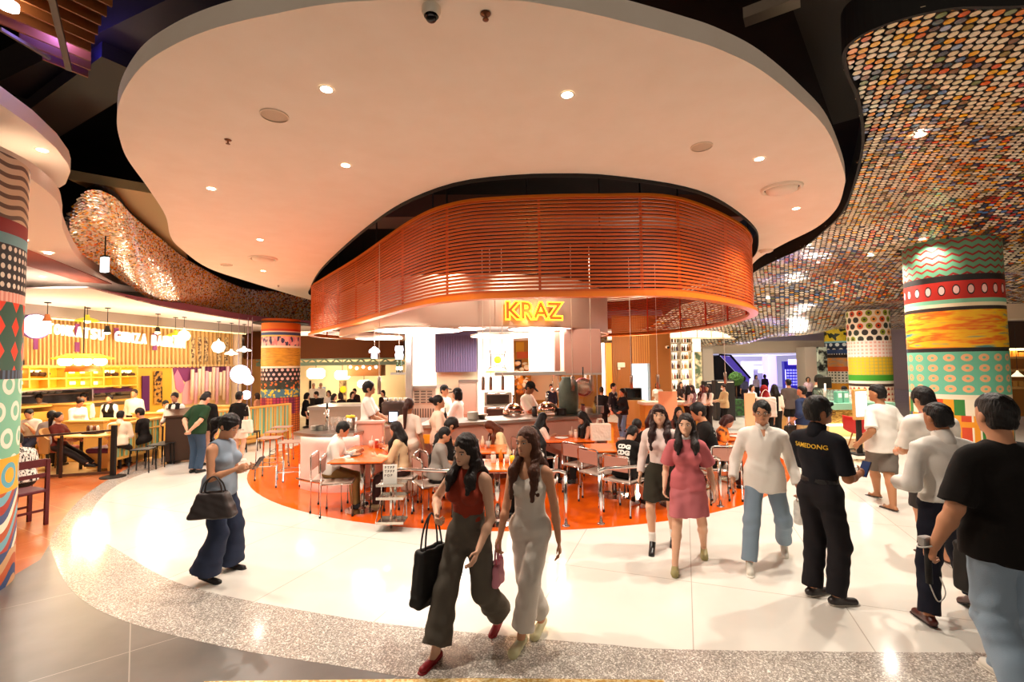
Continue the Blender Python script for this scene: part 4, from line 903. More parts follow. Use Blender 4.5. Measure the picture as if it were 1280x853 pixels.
# ---------------------------------------------------------------- open kitchen: steel band and sign
FB = [(-4.55, 13.0), (-4.2, 11.95), (-3.3, 10.75), (-2.17, 9.95), (-.9, 9.8), (-.22, 9.85), (1.15, 10.35), (2.05, 11.6), (2.65, 13.4), (1.6, 15.2), (-1, 15.8), (-3.2, 15.2)]
fb = resample(spline([(a, c, 0) for a, c in FB], True, 10), 160)
hood = empty('steel_canopy_band', (-1, 12.5, 2.85), label='brushed steel fascia band around the kitchen carrying the neon sign', cat='kitchen fascia'); ho_ = Vector((-1, 12.5, 2.85))
b = MB(); b.tube([Vector((p.x, p.y, 3.4))-ho_ for p in fb], .02, closed=True, sq=(.03, 1.1)); b.build('band', mat('#dcbca8', .42, .6, bump=(30, .04, (8, 8, .3))), hood, 'auto')
b = MB(); b.tube([Vector((p.x, p.y, 2.85))-ho_ for p in fb], .02, closed=True, sq=(.06, .03)); b.build('lower_lip', mat('#d8b49c', .3, .8), hood)
b = MB(); b.prism([(p.x+1, p.y-12.5) for p in ccw(fb)], .17, .2); b.build('soffit', mat('#4a3b36', .5), hood)
sg = empty('neon_sign', Yp(667, 390, 9.93), label='glowing yellow neon sign reading KRAZ on the steel band', cat='neon sign'); nm = mat('#ffb728', .4, emit='#ffb020', es=3.6)
fdir = Vector((.26, -1, 0)).normalized(); rt = Vector((0, 0, 1)).cross(-fdir).normalized()*-1
rt = Vector((-fdir.y, fdir.x, 0)).normalized(); rt = rt if rt.x > 0 else -rt
for ch, dx in (('K', -.47), ('R', -.155), ('A', .155), ('Z', .46)):
    for i, (of, r) in enumerate(((0, .014),)):
        t = text_mesh('letter', ch, .5, nm, sg, outline=r, bold=.02, sx=1.0); stand(t, Vector(rt*dx)+fdir*.03, fdir)
    q = text_mesh('letter_back', ch, .5, mat('#7a3a12', .5, emit='#ff9a18', es=.2), None, depth=.008, bold=.02); q.parent = sg; stand(q, Vector(rt*dx)+fdir*.008, fdir)
light('neon_glow', 'POINT', Yp(667, 390, 9.7), 12, (1, .6, .12), .12)
for i, (x, y) in enumerate(((-1.5, 9.0), (.3, 8.4), (1.7, 8.9))):  # spotlights added to brighten the steel band, number and positions invented
    d = empty('added_spotlight', (x, y, 4.4), 0, ('left', 'middle', 'right')[i]+' one of three added black spotlights inside the orange canopy brightening the steel band', 'spotlight'); b = MB(); b.cyl((0, -.05, .06), (0, .08, -.1), .045, n=14); b.build('lamp_head', M_dark, d, True); b = MB(); b.cyl((0, 0, 0), (0, 0, 2.1), .015, n=6); b.build('stem', M_dark, d); light('spotlight_beam', 'SPOT', (x, y+.1, 4.28), 110, (1, .84, .68), .05, 1.5, rot=(.75, 0, 0))
# round light panels under the band
for px, py, r, z_, tx in ((524, 414, .95, 2.83, 'big glowing round panel under the steel band, left of centre'), (474, 424, .5, 2.66, 'small glowing ring lamp at the left end of the kitchen'), (632, 421, .9, 2.78, 'glowing round panel deep behind the neon sign'), (674, 412, .72, 2.86, 'glowing round panel right under the neon sign'), (577, 411.5, .55, 2.9, 'slim glowing round panel between the two big left ones')):
    p = G(px, py, z_); d = empty('round_light_panel', p, 0, tx, 'ceiling light', 'round light panels over the kitchen'); b = MB(); b.lathe([(r, .05), (r*1.03, .0), (r*1.03, .05)], n=40, cap=False); b.build('rim', mat('#e8d8c8', .4), d); b = MB(); b.disc((0, 0, 0), r, 40, t=.03); b.build('diffuser', M_glow('#fff6ea', 4), d)
    light('panel_light', 'AREA', (p.x, p.y, p.z-.05), 55, (1, .93, .84), r*1.6)
# ---------------------------------------------------------------- tools for things traced at a known depth
def pbox(bm, x0, y0, x1, y1, d, t=.05, bev=0.):                 # box whose front face spans the traced rectangle at depth d
    a, c = Yp(x0, y0, d), Yp(x1, y1, d); xa, xb = min(a.x, c.x), max(a.x, c.x); za, zb = min(a.z, c.z), max(a.z, c.z)
    bm.box(((xa+xb)/2, d+t/2, (za+zb)/2), (xb-xa, t, zb-za), 0, bev); return bm
def PB(name, x0, y0, x1, y1, d, t, m, parent=None, bev=0., lab=None, cat=None, grp=None, kind=None):
    o = pbox(MB(), x0, y0, x1, y1, d, t, bev).build(name, m, parent)
    return tag(o, lab, cat, grp, kind)
PINK = mat('#d29c88', .5); PINK2 = mat('#d8aa9a', .5); M_fridge = mat('#b8a898', .35, .8, bump=(30, .04, (1, 1, 12)))
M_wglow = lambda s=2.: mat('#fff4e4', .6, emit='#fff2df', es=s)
# ---------------------------------------------------------------- walls that close the hall
b = MB(); b.box((0, 40, 3), (90, .3, 7)); struct(b.build('wall_back', mat('#e9d8c0', .8)))
b = MB(); b.box((-18.2, 20, 3), (.3, 62, 7)); struct(b.build('wall_left', mat('#d8b890', .8)))
b = MB(); b.box((27, 20, 3), (.3, 62, 7)); struct(b.build('wall_right', mat('#c9ab86', .8)))
# ---------------------------------------------------------------- kitchen counter
def ctr(px, py, z): p = G(px, py, z); return (p.x, p.y)
front = [ctr(521, 532, 1.05), ctr(600, 527, 1.05), ctr(690, 522, 1.05), ctr(752, 518, 1.05)]
fr = [(p.x, p.y) for p in spline([(a, c, 0) for a, c in front], False, 6)]; bk = [(x+.05, y+.75) for x, y in fr]
kc = empty('kitchen_counter', (0, 9, 0), label='long salmon pink kitchen counter with steel worktop under the neon sign', cat='counter'); ko = (0, 9)
pl_ = lambda P: [(x-ko[0], y-ko[1]) for x, y in P]
b = MB(); b.prism(ccw(pl_(fr+[(x, y) for x, y in bk][::-1])), .1, 1.0); b.build('front_panel', PINK, kc)
b = MB(); b.prism(ccw(pl_([(x, y-.06) for x, y in fr]+[(x, y+.04) for x, y in bk][::-1])), 1.0, 1.05); b.build('worktop', M_steel, kc)
b = MB(); b.prism(ccw(pl_([(x+.02, y+.08) for x, y in fr]+bk[::-1])), .0, .1); b.build('plinth', mat('#7a4a3c', .6), kc)
b = MB(); p = Yp(537, 541, fr[0][1]-.0); b.box((fr[0][0]+.28-ko[0], fr[0][1]-.04-ko[1], .83), (.32, .1, .14)); b.build('open_shelf', mat('#f09a1c', .5), kc)
# bar counter at the left, lit from under its top
bc = empty('bar_counter', (-3.2, 8.6, 0), label='curved pale pink bar counter with lit front and steel top on the left', cat='counter')
P0 = [ctr(366, 541, .98), ctr(400, 542, .98), ctr(446, 541, .98)]; bf = [(a, c) for a, c in P0]; bf[0] = (bf[0][0], bf[0][1]+.15)
bfs = [(p.x, p.y) for p in spline([(a, c, 0) for a, c in bf], False, 8)]; bb = [(x+.15, y+.85) for x, y in bfs]
q = lambda P: [(x+3.2, y-8.6) for x, y in P]
b = MB(); b.prism(ccw(q([(x, y+.14) for x, y in bfs]+bb[::-1])), 0, .93); b.build('front_panel', mat('#efcfc4', .45), bc); b = MB(); b.prism(ccw(q([(x-.02, y-.1) for x, y in bfs]+bb[::-1])), .93, .98); b.build('worktop', M_steel, bc)
b = MB(); b.tube([(x+3.2, y+.06-8.6, .92) for x, y in bfs], .012, 6); b.build('light_strip', M_glow('#fff0e0', 12), bc)
b = MB(); b.tube([(x+3.2, y+.0-8.6, .2) for x, y in bfs], .018, 8); b.build('foot_rail', M_chrome, bc)
w1 = empty('low_partition', (0, 0, 0), label='low salmon pink partition between bar counter and kitchen counter', cat='partition')
PB('panel', 446, 529, 478, 604, 7.9, .12, PINK, w1, .01); PB('cap', 445, 527, 479, 529.5, 7.88, .16, PINK2, w1)
# back-bar cabinets behind the bar counter
d = empty('back_bar', (0, 0, 0), label='steel back bar cabinet behind the pale pink bar counter', cat='cabinet'); PB('carcass', 386, 512, 452, 583, 9.6, .5, M_fridge, d, .01); PB('top', 384, 509, 453, 512.5, 9.56, .6, M_steel, d)
# kitchen back wall, posts, hood
KD = 14.2
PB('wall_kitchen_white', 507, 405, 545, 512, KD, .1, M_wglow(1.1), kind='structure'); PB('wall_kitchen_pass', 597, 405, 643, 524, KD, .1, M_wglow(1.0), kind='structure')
d = empty('ribbed_panel', (0, 0, 0), label='purple corrugated metal panel hanging over the kitchen fridge', cat='wall panel'); PB('sheet', 544, 412, 596, 465, KD-.3, .06, mat('#635a80', .5, .2), d)
b = MB()
for i in range(17): x = 545.5+i*3.05; pbox(b, x, 420, x+1.5, 465, KD-.34, .04)
b.build('rib', mat('#6c6288', .45, .2), d)
PB('wall_kitchen_back', 541, 464, 598, 524, KD+.1, .1, mat('#cdbb9c', .6), kind='structure')
d = empty('steel_post', (0, 0, 0), label='tall brushed steel post left of the white kitchen wall', cat='post'); PB('shaft', 506.5, 405, 514.5, 566, 10.9, .15, M_steel, d, .01); PB('foot_plate', 505, 565, 516, 567.5, 10.88, .2, M_steel, d)
d = empty('kitchen_fridge', (0, 0, 0), label='tall stainless steel fridge under the purple corrugated panel', cat='fridge'); PB('cabinet', 573, 477, 597, 545, KD-.55, .5, M_fridge, d, .01); PB('door', 574, 480, 596, 518, KD-.59, .05, M_fridge, d, .01); PB('handle', 575, 492, 576, 505, KD-.62, .03, M_chrome, d); PB('top_vent', 573, 475.5, 597, 478, KD-.6, .4, mat('#5a4e46', .5), d)
d = empty('vented_cabinet', (0, 0, 0), label='steel cabinet with rows of louvre slots beside the steel post', cat='kitchen equipment'); PB('casing', 508, 485, 545, 562, 11.2, .5, mat('#cdb9a4', .4, .6), d, .012); PB('lid', 507, 483, 546, 485.5, 11.15, .6, M_steel, d)
b = MB()
for r in range(5):
    for k in range(3): pbox(b, 518+k*8, 489+r*3.4, 524+k*8, 490.3+r*3.4, 11.18, .03)
for k in range(10): pbox(b, 512+k*3.2, 511, 513.4+k*3.2, 523, 11.18, .03)
b.build('louvre', mat('#5a4a40', .5), d)
d = empty('extractor_hood', (0, 0, 0), label='tall salmon pink extractor hood box at the right of the kitchen', cat='extractor hood'); PB('casing', 704, 411.5, 752, 468, 10.6, 1.1, mat('#bd8f80', .45), d, .015); PB('lower_edge', 703.5, 467, 752.5, 468.6, 10.58, 1.14, M_steel, d)
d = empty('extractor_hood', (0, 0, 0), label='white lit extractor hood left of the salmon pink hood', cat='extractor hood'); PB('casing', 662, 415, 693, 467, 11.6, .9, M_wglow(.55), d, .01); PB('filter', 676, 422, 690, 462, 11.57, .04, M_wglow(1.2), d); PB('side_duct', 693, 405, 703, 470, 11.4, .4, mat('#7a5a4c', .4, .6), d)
d = empty('hanging_shelf', (0, 0, 0), label='long thin steel shelf hung over the chef', cat='shelf'); PB('board', 618, 465.5, 707, 469, 9.8, .4, M_steel, d, .004)
for x in (624, 701): PB('hanger', x, 405, x+.9, 466, 9.95, .02, M_steel, d)
# glass screen at the right end of the counter
d = empty('glass_screen', (0, 0, 0), label='clear glass screen at the right end of the kitchen counter', cat='glass screen'); PB('pane', 703, 469, 748, 521, 9.05, .012, M_glass, d); PB('edge_post', 746.5, 469, 749, 600, 9.05, .05, M_steel, d)
# wire tumbler sign with a yellow-green fruit
d = empty('wire_sign', (0, 0, 0), label='black wire tumbler sign with a yellow fruit on the white kitchen wall', cat='sign'); b = MB(); Q = lambda x, y: Yp(x, y, KD-.06)
b.tube([Q(612, 438), Q(614, 447), Q(614, 457), Q(610, 463)], .012, 5); b.tube([Q(632, 438), Q(630, 447), Q(630, 457), Q(633, 463)], .012, 5); b.tube([Q(613, 443), Q(631, 443)], .01, 5); b.tube([Q(610, 461), Q(622, 457), Q(633, 461)], .01, 5); b.build('outline', mat('#20201c', .5), d); b = MB(); b.ball(Q(622, 450), (.11, .03, .11), 14, 8); b.build('fruit', mat('#d8e01a', .5, emit='#d8e01a', es=.6), d); b = MB(); pbox(b, 607, 464, 634, 466, KD-.12, .06); b.build('base_line', mat('#e6e85a', .5, emit='#e6e85a', es=.5), d)
# back of the kitchen: lit orange lounge seen through the pass
PB('wall_lounge', 640, 400, 770, 530, 21.5, .2, mat('#c9822c', .6), kind='structure')
PB('wall_lounge_light', 664, 466, 700, 500, 16.5, .1, mat('#e3c79a', .6), kind='structure')
d = empty('display_block', (0, 0, 0), label='orange cube shelf seen through the kitchen opening', cat='shelf'); PB('upper_block', 645, 428, 655, 440, 17, .3, mat('#f0b01a', .5), d); PB('lower_block', 646, 440, 662, 448, 16.9, .3, mat('#e0651a', .5), d); PB('dark_block', 644, 450, 653, 530, 16.8, .3, mat('#3a1c10', .5), d)
d = empty('floral_display', (0, 0, 0), label='cluster of pale dried flowers behind the chef', cat='flowers'); b = MB(); b.cur = 0
random.seed(3)
for k in range(70):
    c = Yp(650+random.gauss(0, 5), 474+random.gauss(0, 9), 15.5+random.random()*.5); b.cur = k % 3; b.ball(c, (.06+.05*random.random(), .03, .05+.05*random.random()), 6, 4)
b.build('petals', [mat('#f0d9b0', .7), mat('#e0902a', .7), mat('#b86a20', .7)], d); b = MB()
for k in range(8): b.tube([Yp(648+k*.8, 520, 15.7), Yp(642+k*2.4, 470, 15.7)], .012, 5)
b.build('stems', mat('#6a4a20', .7), d)
# ---------------------------------------------------------------- small kitchen things
def put(name, lab, cat, px, py, d, build, grp=None):
    p = Yp(px, py, d); o = empty(name, p, 0, lab, cat, grp); build(o, 1.0); return o
def lathe_part(nm, prof, m, n=20):
    def f(o, s): b = MB(); b.lathe(prof, n=n); b.build(nm, m, o, True)
    return f
def cloche(o, s):
    b = MB(); b.lathe([(.21, 0), (.21, .02), (.2, .08), (.15, .15), (.07, .19), (.02, .2)], n=28, cap=False); b.build('dome', mat('#c8a08c', .18, 1.), o, True); b = MB(); b.cyl((0, 0, .19), (0, 0, .34), .02); b.build('neck', M_chrome, o, True); b = MB(); b.cyl((0, .0, .34), (0, 0, .36), .03); b.build('knob', M_chrome, o, True)
for i, (px, py, tx) in enumerate(((642, 517, 'copper dome heat lamp left of the chef'), (684, 515, 'copper dome heat lamp right of the chef'))): put('dome_heat_lamp', tx, 'heat lamp', px, py, 9.3, cloche)
def oven(o, s):
    b = MB(); b.box((0, 0, .17), (.62, .45, .34), 0, .015); b.build('casing', M_fridge, o); b = MB(); b.box((0, -.23, .17), (.5, .02, .2)); b.build('glass_door', mat('#3a2a22', .15), o); b = MB(); b.cyl((-.22, -.26, .3), (.22, -.26, .3), .012); b.build('handle', M_chrome, o, True)
put('counter_oven', 'steel counter oven with dark glass door below the wire sign, upper of two', 'oven', 623, 508, 10.8, oven); put('counter_oven', 'steel counter oven with dark door directly on the worktop, lower of two', 'oven', 623, 526, 10.6, oven)
def pan(o, s):
    b = MB(); b.lathe([(.0, .02), (.16, .02), (.19, -.03)], n=28, ax=(0, -1, 0), cap=False); b.build('bowl', mat('#d8b49a', .25, .8), o, True); b = MB(); b.lathe([(.19, -.03), (.2, .0), (.185, .04)], n=28, ax=(0, -1, 0), cap=False); b.build('rim', mat('#b01c14', .35), o, True); b = MB(); b.cyl((0, 0, .18), (0, 0, .42), .014); b.build('handle', M_dark, o, True)
put('frying_pan', 'red rimmed frying pan hanging behind the glass screen', 'pan', 729, 484, 9.9, pan)
def ladle(o, s):
    b = MB(); b.cyl((0, 0, 0), (0, 0, .3), .008); b.build('handle', M_chrome, o, True); b = MB(); b.ball((0, 0, -.02), .045, 12, 8); b.build('bowl', M_chrome, o, True)
for i, (px, tx) in enumerate(((691, 'steel ladle hanging left of a dark one under the shelf'), (698, 'steel ladle hanging nearest the salmon hood'))): put('ladle', tx, 'ladle', px, 487, 10.0, ladle)
put('stone_urn', 'tall grey green urn standing behind the glass screen', 'urn', 711, 517, 9.4, lathe_part('body', [(.16, 0), (.19, .1), (.2, .35), (.18, .6), (.12, .68), (.14, .72)], mat('#66705e', .6, noise=(8, '#4e584a', .3, .7)), 24))
random.seed(11); kinds = [('squeeze_bottle', 'bottle', [(.03, 0), (.032, .12), (.012, .16), (.006, .22)]), ('steel_pot', 'pot', [(.09, 0), (.1, .02), (.1, .13), (.105, .135)]), ('mixing_bowl', 'bowl', [(.06, 0), (.12, .07), (.125, .075)]), ('jar', 'jar', [(.045, 0), (.05, .02), (.05, .12), (.035, .14), (.038, .165)]), ('food_container', 'container', [(.08, 0), (.085, .09), (.088, .095)])]
kcol = ['#b9a596', '#e8dcc8', '#2a1e1a', '#d8b060', '#a8483a', '#8a9a98']
spots = [(556, 'black', 'left of the capped staff'), (590, 'cream', 'behind the seated man in black'), (601, 'steel', 'left of the two ovens'), (667, 'dark', 'at the chef\'s board'), (676, 'golden', 'between the two dome lamps'), (694, 'steel', 'right of the right dome lamp'), (700, 'black', 'beside the steel pan stack'), (718, 'cream', 'near the grey urn'), (727, 'red', 'under the hanging red pan'), (735, 'steel', 'behind the seated woman in black'), (741, 'golden', 'at the counter\'s right end'), (747, 'grey', 'last on the right end of the counter')]
colmap = dict(black='#1f1714', cream='#e8dcc8', steel='#b9a596', dark='#2e211c', golden='#d8a848', red='#a8382a', grey='#8a8680')
for i, (px, cn, tx) in enumerate(spots):
    nm, ct, prof = kinds[i % 5]; p = G(px, 521+(700-px)*.02, 1.05); yy = np.interp(p.x, [x for x, y in fr], [y for x, y in fr])+.25+.25*random.random(); x = (px-640)/590*yy
    put_o = empty(nm, (x, yy, 1.05), 0, f'{cn} {nm.replace("_", " ")} on the kitchen worktop, {tx}', ct); b = MB(); b.lathe(prof, n=16); b.build('body', mat(colmap[cn], .35, .7 if cn == 'steel' else 0.), put_o, True)
    if nm in ('jar', 'squeeze_bottle'): b = MB(); t_ = prof[-1]; b.lathe([(t_[0]*1.1, t_[1]), (t_[0]*1.1, t_[1]+.02)], n=14); b.build('lid', M_dark, put_o, True)
d = empty('back_worktop', (0, 0, 0), label='long steel back worktop carrying the two counter ovens', cat='worktop'); PB('carcass', 598, 529, 700, 578, 10.35, .6, M_fridge, d, .01); PB('top', 597, 526.2, 701, 529, 10.3, .7, M_steel, d)
a, c = Yp(480, 560, 8.62), Yp(521, 560, 8.62); d = empty('service_counter', ((a.x+c.x)/2, 9.25, 0), 0, 'steel service counter holding the till and espresso machine', 'counter'); b = MB(); b.box((0, 0, .46), (c.x-a.x, 1.2, .92), 0, .01); b.build('carcass', M_fridge, d); b = MB(); b.box((0, 0, .94), (c.x-a.x+.04, 1.26, .04)); b.build('top', M_steel, d)
# bar clutter on the left
random.seed(5)
for i, px in enumerate((398, 403, 408, 413)):
    p = G(px, 541, .98); o = empty('wine_glass', (p.x+.1, p.y+.35+.05*(i % 2), .98), 0, 'clear stemmed glass on the bar counter, ' + ('leftmost of the four', 'second of the four', 'third of the four', 'rightmost of the four')[i], 'glass', 'stemmed glasses on the bar'); b = MB(); b.lathe([(.035, 0), (.006, .01), (.006, .09), (.035, .13), (.04, .17), (.032, .21)], n=18, cap=False); b.build('bowl', mat('#fff4e8', .05, trans=.6, alpha=.45), o, True)
def taps(o, s):
    b = MB(); b.cyl((0, 0, 0), (0, 0, .34), .03); b.build('column', M_chrome, o, True); b = MB(); b.cyl((0, 0, .3), (0, -.12, .28), .014); b.build('spout', M_chrome, o, True); b = MB(); b.cyl((0, 0, .34), (0, 0, .45), .014, .02); b.build('handle', M_dark, o, True)
p = G(392, 541, .98); o = empty('beer_tap', (p.x+.1, p.y+.3, .98), 0, 'chrome beer tap at the left of the bar glasses', 'tap'); taps(o, 1)
for i, px in enumerate((378, 384)): p = G(px, 541, .98); o = empty('plate_stack', (p.x+.12, p.y+.3, .98), 0, ('leftmost', 'second')[i]+' stack of white plates on the bar counter', 'plates'); b = MB(); [b.lathe([(.06, .012*k), (.11, .012*k+.01)], n=20) for k in range(6)]; b.build('plates', mat('#eadccb', .35), o, True)
p = G(421, 541, .98); o = empty('ice_bucket', (p.x+.1, p.y+.35, .98), 0, 'steel ice bucket with lemons right of the bar glasses', 'bucket'); b = MB(); b.lathe([(.09, 0), (.11, .2)], n=20); b.build('bucket', M_steel, o, True); b = MB(); [b.ball((.05*math.cos(a), .05*math.sin(a), .21), .035, 8, 6) for a in (0, 1.6, 3.1, 4.7)]; b.build('lemons', mat('#f0cc2a', .5), o, True)
o = empty('till_screen', Yp(492, 528, 8.8), 0, 'small till with glowing blue-white screen behind the pink partition', 'till'); b = MB(); b.box((0, 0, .1), (.2, .03, .22), 0, .01); b.build('bezel', M_dark, o); b = MB(); b.box((0, -.018, .1), (.15, .006, .17)); b.build('screen', mat('#cfe0ff', .4, emit='#cfe0ff', es=2.2), o); b = MB(); b.box((0, .02, -.06), (.06, .06, .14)); b.build('stand', M_dark, o)
o = empty('coffee_machine', Yp(495, 524, 9.6), 0, 'dark espresso machine topped with white cups beside the steel post', 'coffee machine'); b = MB(); b.box((0, 0, .18), (.5, .4, .36), 0, .03); b.build('body', mat('#4a3a34', .35, .5), o); b = MB(); b.box((0, -.2, .08), (.44, .06, .05)); b.build('drip_tray', M_chrome, o)
for k in range(5):
    c_ = tag(MB().lathe([(.025, 0), (.04, .07), (.037, .07), (.022, .01)], n=14).build('coffee_cup', mat('#f2e4d4', .4), None, True, tuple(Yp(495, 524, 9.6)+Vector((-.2+.1*k, -.05, .36)))), ('leftmost', 'second', 'middle', 'fourth', 'rightmost')[k]+' white cup on the espresso machine', 'cup', 'cups on the espresso machine')
for i, (px, tx) in enumerate(((497, 'left of two wine bottles by the glowing shirt sign'), (501.5, 'right of two wine bottles against the steel post'))):
    o = empty('wine_bottle', Yp(px, 466, 11.4), 0, 'dark green wine bottle, '+tx, 'bottle'); b = MB(); b.lathe([(.037, 0), (.038, .2), (.015, .26), (.014, .31)], n=14); b.build('glass', mat('#1f2a12', .1), o, True); b = MB(); b.lathe([(.0385, .06), (.0385, .15)], n=14, cap=False); b.build('paper', mat('#d8ccb0', .7), o, True)
PB('bottle_shelf', 488, 466, 506, 468.5, 11.3, .25, M_steel, lab='small steel shelf carrying two wine bottles by the post', cat='shelf')
for px, py, tx in ((468, 441, 'glowing white shirt shaped sign hanging at the left of the kitchen'), (499, 441, 'glowing white lantern sign hanging against the steel post')):
    o = empty('light_sign', Yp(px, py, 10.4), 0, tx, 'light sign'); s_ = .0176; b = MB()
    pr = [(-3, -7), (3, -7), (3, 1), (6, 0), (6, 3), (3, 5), (1, 7), (-1, 7), (-3, 5), (-6, 3), (-6, 0), (-3, 1)] if px < 480 else [(-4, -8), (4, -8), (4.5, -2), (3.5, 0), (4.5, 3), (4, 8), (-4, 8), (-4.5, 3), (-3.5, 0), (-4.5, -2)]
    pr = [(x*s_, y*s_) for x, y in pr]; b.xf = Matrix.Rotation(PI/2, 4, 'X'); b.prism(pr, -.04, .04); b.build('lantern', M_glow('#f4f0ff', 7), o); b = MB(); b.cyl((0, 0, .12), (0, 0, .6), .004, n=6); b.build('cord', M_steel, o)
# wire-hung steel cylinder pendants along the kitchen
for i, (px, yt, yb, d_) in enumerate(((474, 472, 493, 9.0), (604, 472, 488, 9.4), (613.5, 472, 488, 9.45), (628.5, 471, 488, 9.5), (716, 471, 489, 9.2), (739.5, 470, 489, 9.3), (789.5, 470, 486, 10.5), (822.5, 469, 487, 11), (907, 466, 480, 12))):
    tx = ('at the left end of the kitchen', 'leftmost of three before the white kitchen wall', 'middle of three before the white kitchen wall', 'rightmost of three before the white kitchen wall', 'left of the two at the salmon hood', 'right of the two at the salmon hood', 'before the wooden wall, beside the white door', 'at the right edge of the wooden wall', 'hanging alone over the dark kiosks')[i]
    a, c = Yp(px, yt, d_), Yp(px, yb, d_); o = empty('pendant_lamp', c, 0, 'slim brushed cylinder pendant on a wire, '+tx, 'pendant lamp', 'cylinder pendants around the kitchen'); b = MB(); b.lathe([(.035, 0), (.035, a.z-c.z), (.012, a.z-c.z+.02)], n=16); b.build('cylinder', mat('#a08c80', .3, .9), o, True); b = MB(); b.cyl((0, 0, a.z-c.z), (0, 0, 4.4-c.z), .006, n=6); b.build('wire', mat('#e8d4c0', .5), o)
# ---------------------------------------------------------------- restaurant on the left (facade runs obliquely into the hall)
FA, FBk = Vector((-11.75, 9.3, 0)), Vector((-10.1, 17.4, 0)); FU = (FBk-FA).normalized(); FN = Vector((FU.y, -FU.x, 0)); FN = FN if FN.x > 0 else -FN
def W(px, py, off=0.):                                          # pixel -> point on the facade plane pushed `off` metres towards the hall
    d = ray(px, py); A_ = FA+FN*off; t = (A_-CAM).dot(FN)/d.dot(FN); return CAM+d*t
def wbox(b, x0, y0, x1, y1, off, t=.05):
    P = [W(x0, y0, off), W(x1, y0, off), W(x1, y1, off), W(x0, y1, off)]; ym = (P[0].z+P[1].z)/2; yn = (P[2].z+P[3].z)/2; P[0].z = P[1].z = ym; P[2].z = P[3].z = yn
    Q = [p-FN*t for p in P]; b.add(P+Q, [(3, 2, 1, 0), (4, 5, 6, 7), (0, 1, 5, 4), (1, 2, 6, 5), (2, 3, 7, 6), (3, 0, 4, 7)]); return b
def WB(name, x0, y0, x1, y1, off, t, m, parent=None, lab=None, cat=None, grp=None, kind=None): return tag(wbox(MB(), x0, y0, x1, y1, off, t).build(name, m, parent), lab, cat, grp, kind)
YW = mat('#e8b650', .6); M_cream = mat('#f4dca4', .6)
b = MB(); p0, p1 = FA-FU*6, FBk; n_ = FN*-.2
def vwall(b, a, c, z0, z1, t=.15, n=None):
    n = n or FN; q = -n*t; P = [Vector((a.x, a.y, z0)), Vector((c.x, c.y, z0)), Vector((c.x, c.y, z1)), Vector((a.x, a.y, z1))]; return b.add(P+[x+q for x in P], [(3, 2, 1, 0), (4, 5, 6, 7), (0, 1, 5, 4), (1, 2, 6, 5), (2, 3, 7, 6), (3, 0, 4, 7)])
struct(vwall(MB(), p0, p1, 2.30, 3.3).build('wall_restaurant_upper', M_cream))
struct(vwall(MB(), p0+FN*.55, p1+FN*.55, 3.3, 3.56, .6).build('wall_restaurant_bulkhead', mat('#9a8f86', .7)))
struct(vwall(MB(), p0+FN*.05, W(285, 500), 0, 1.05, .2).build('wall_restaurant_lower', mat('#e0a848', .6)))
# warm light slot under the bulkhead
b = MB(); b.tube([p0+FN*.3+Vector((0, 0, 3.28)), p1+FN*.3+Vector((0, 0, 3.28))], .02, 6); tag(b.build('cove_light', M_glow('#ffdf9a', 1.6)), 'long warm light strip under the grey bulkhead above the sign letters', 'strip light')
# vertical timber fins over the whole upper facade: some hide pictures
d = empty('timber_fins', (0, 0, 0), label='row of pale upright timber fins across the restaurant facade behind the sign', cat='timber screen'); b = MB()
x = 34
while x < 292:
    wbox(b, x, 385, x+2.2, 460 if x < 252 else 456, .10, .08); x += 5.2
b.build('fin', mat('#e8bd7c', .6), d); WB('lower_rail', 27, 456, 292, 459, .14, .16, mat('#efc888', .6), d)
for i, x in enumerate((239.5, 247.5, 256, 272, 281)): WB('art_strip', x, 422, x+4.2, 452, .105, .02, NT('art_strip', .6).m if 0 else mat('#5a3a2a', .6, noise=(14, '#e8c890', .4, .6)), lab='narrow dark picture strip between fins, '+('leftmost', 'second', 'middle', 'fourth', 'rightmost')[i]+' of five by the globe lamps', cat='picture', grp='picture strips between the fins')
# sign lettering
sg = empty('restaurant_sign', W(148, 425, .3), label='glowing white sign letters reading TONKATSU GINZA BAIRIN across the facade', cat='sign'); so = W(148, 425, .3)
lm = mat('#fff6ea', .4, emit='#fff2e2', es=.8)
def word(txt, xa, ya, xb, yb, hpx):
    a, c = W(xa, ya, .32), W(xb, yb, .32); n = len(txt); 
    for i, chx in enumerate(txt):
        t = (i+.5)/n; X = xa+(xb-xa)*t; p = W(X, ya+(yb-ya)*t, .32); ht = (W(X, 400, .32)-W(X, 400+hpx, .32)).z
        wpx = (xb-xa)/n*.74; wd = (W(X+wpx/2, 420, .32)-W(X-wpx/2, 420, .32)).length
        o = text_mesh('letter', chx, ht*1.4, lm, sg, depth=.06, bold=.01); bb = [v.co.x for v in o.data.vertices]; k = wd/max(max(bb)-min(bb), .05); mid = (max(bb)+min(bb))/2
        for v in o.data.vertices: v.co.x = (v.co.x-mid)*min(k, 2.2)
        stand(o, p-so, FN)
word('TONKATSU', 58, 411, 131, 420, 13); word('GINZA', 143, 421, 184, 425, 12.5); word('BAIRIN', 189, 426, 232, 430, 13)
o = empty('globe_sign', W(44, 408, .5), 0, 'big glowing pale violet globe before the start of the sign letters', 'globe lamp'); b = MB(); b.ball((0, 0, 0), .27, 28, 16); b.build('globe', M_glow('#f4e4ff', 1.7), o, True); b = MB(); b.lathe([(.285, -.06), (.30, 0), (.285, .06)], n=32, ax=tuple(FN), cap=False); b.xf = None; b.build('band', mat('#8a5aa0', .5), o, True); b = MB(); b.cyl((0, 0, .27), (0, 0, .8), .008, n=6); b.build('cord', M_dark, o)
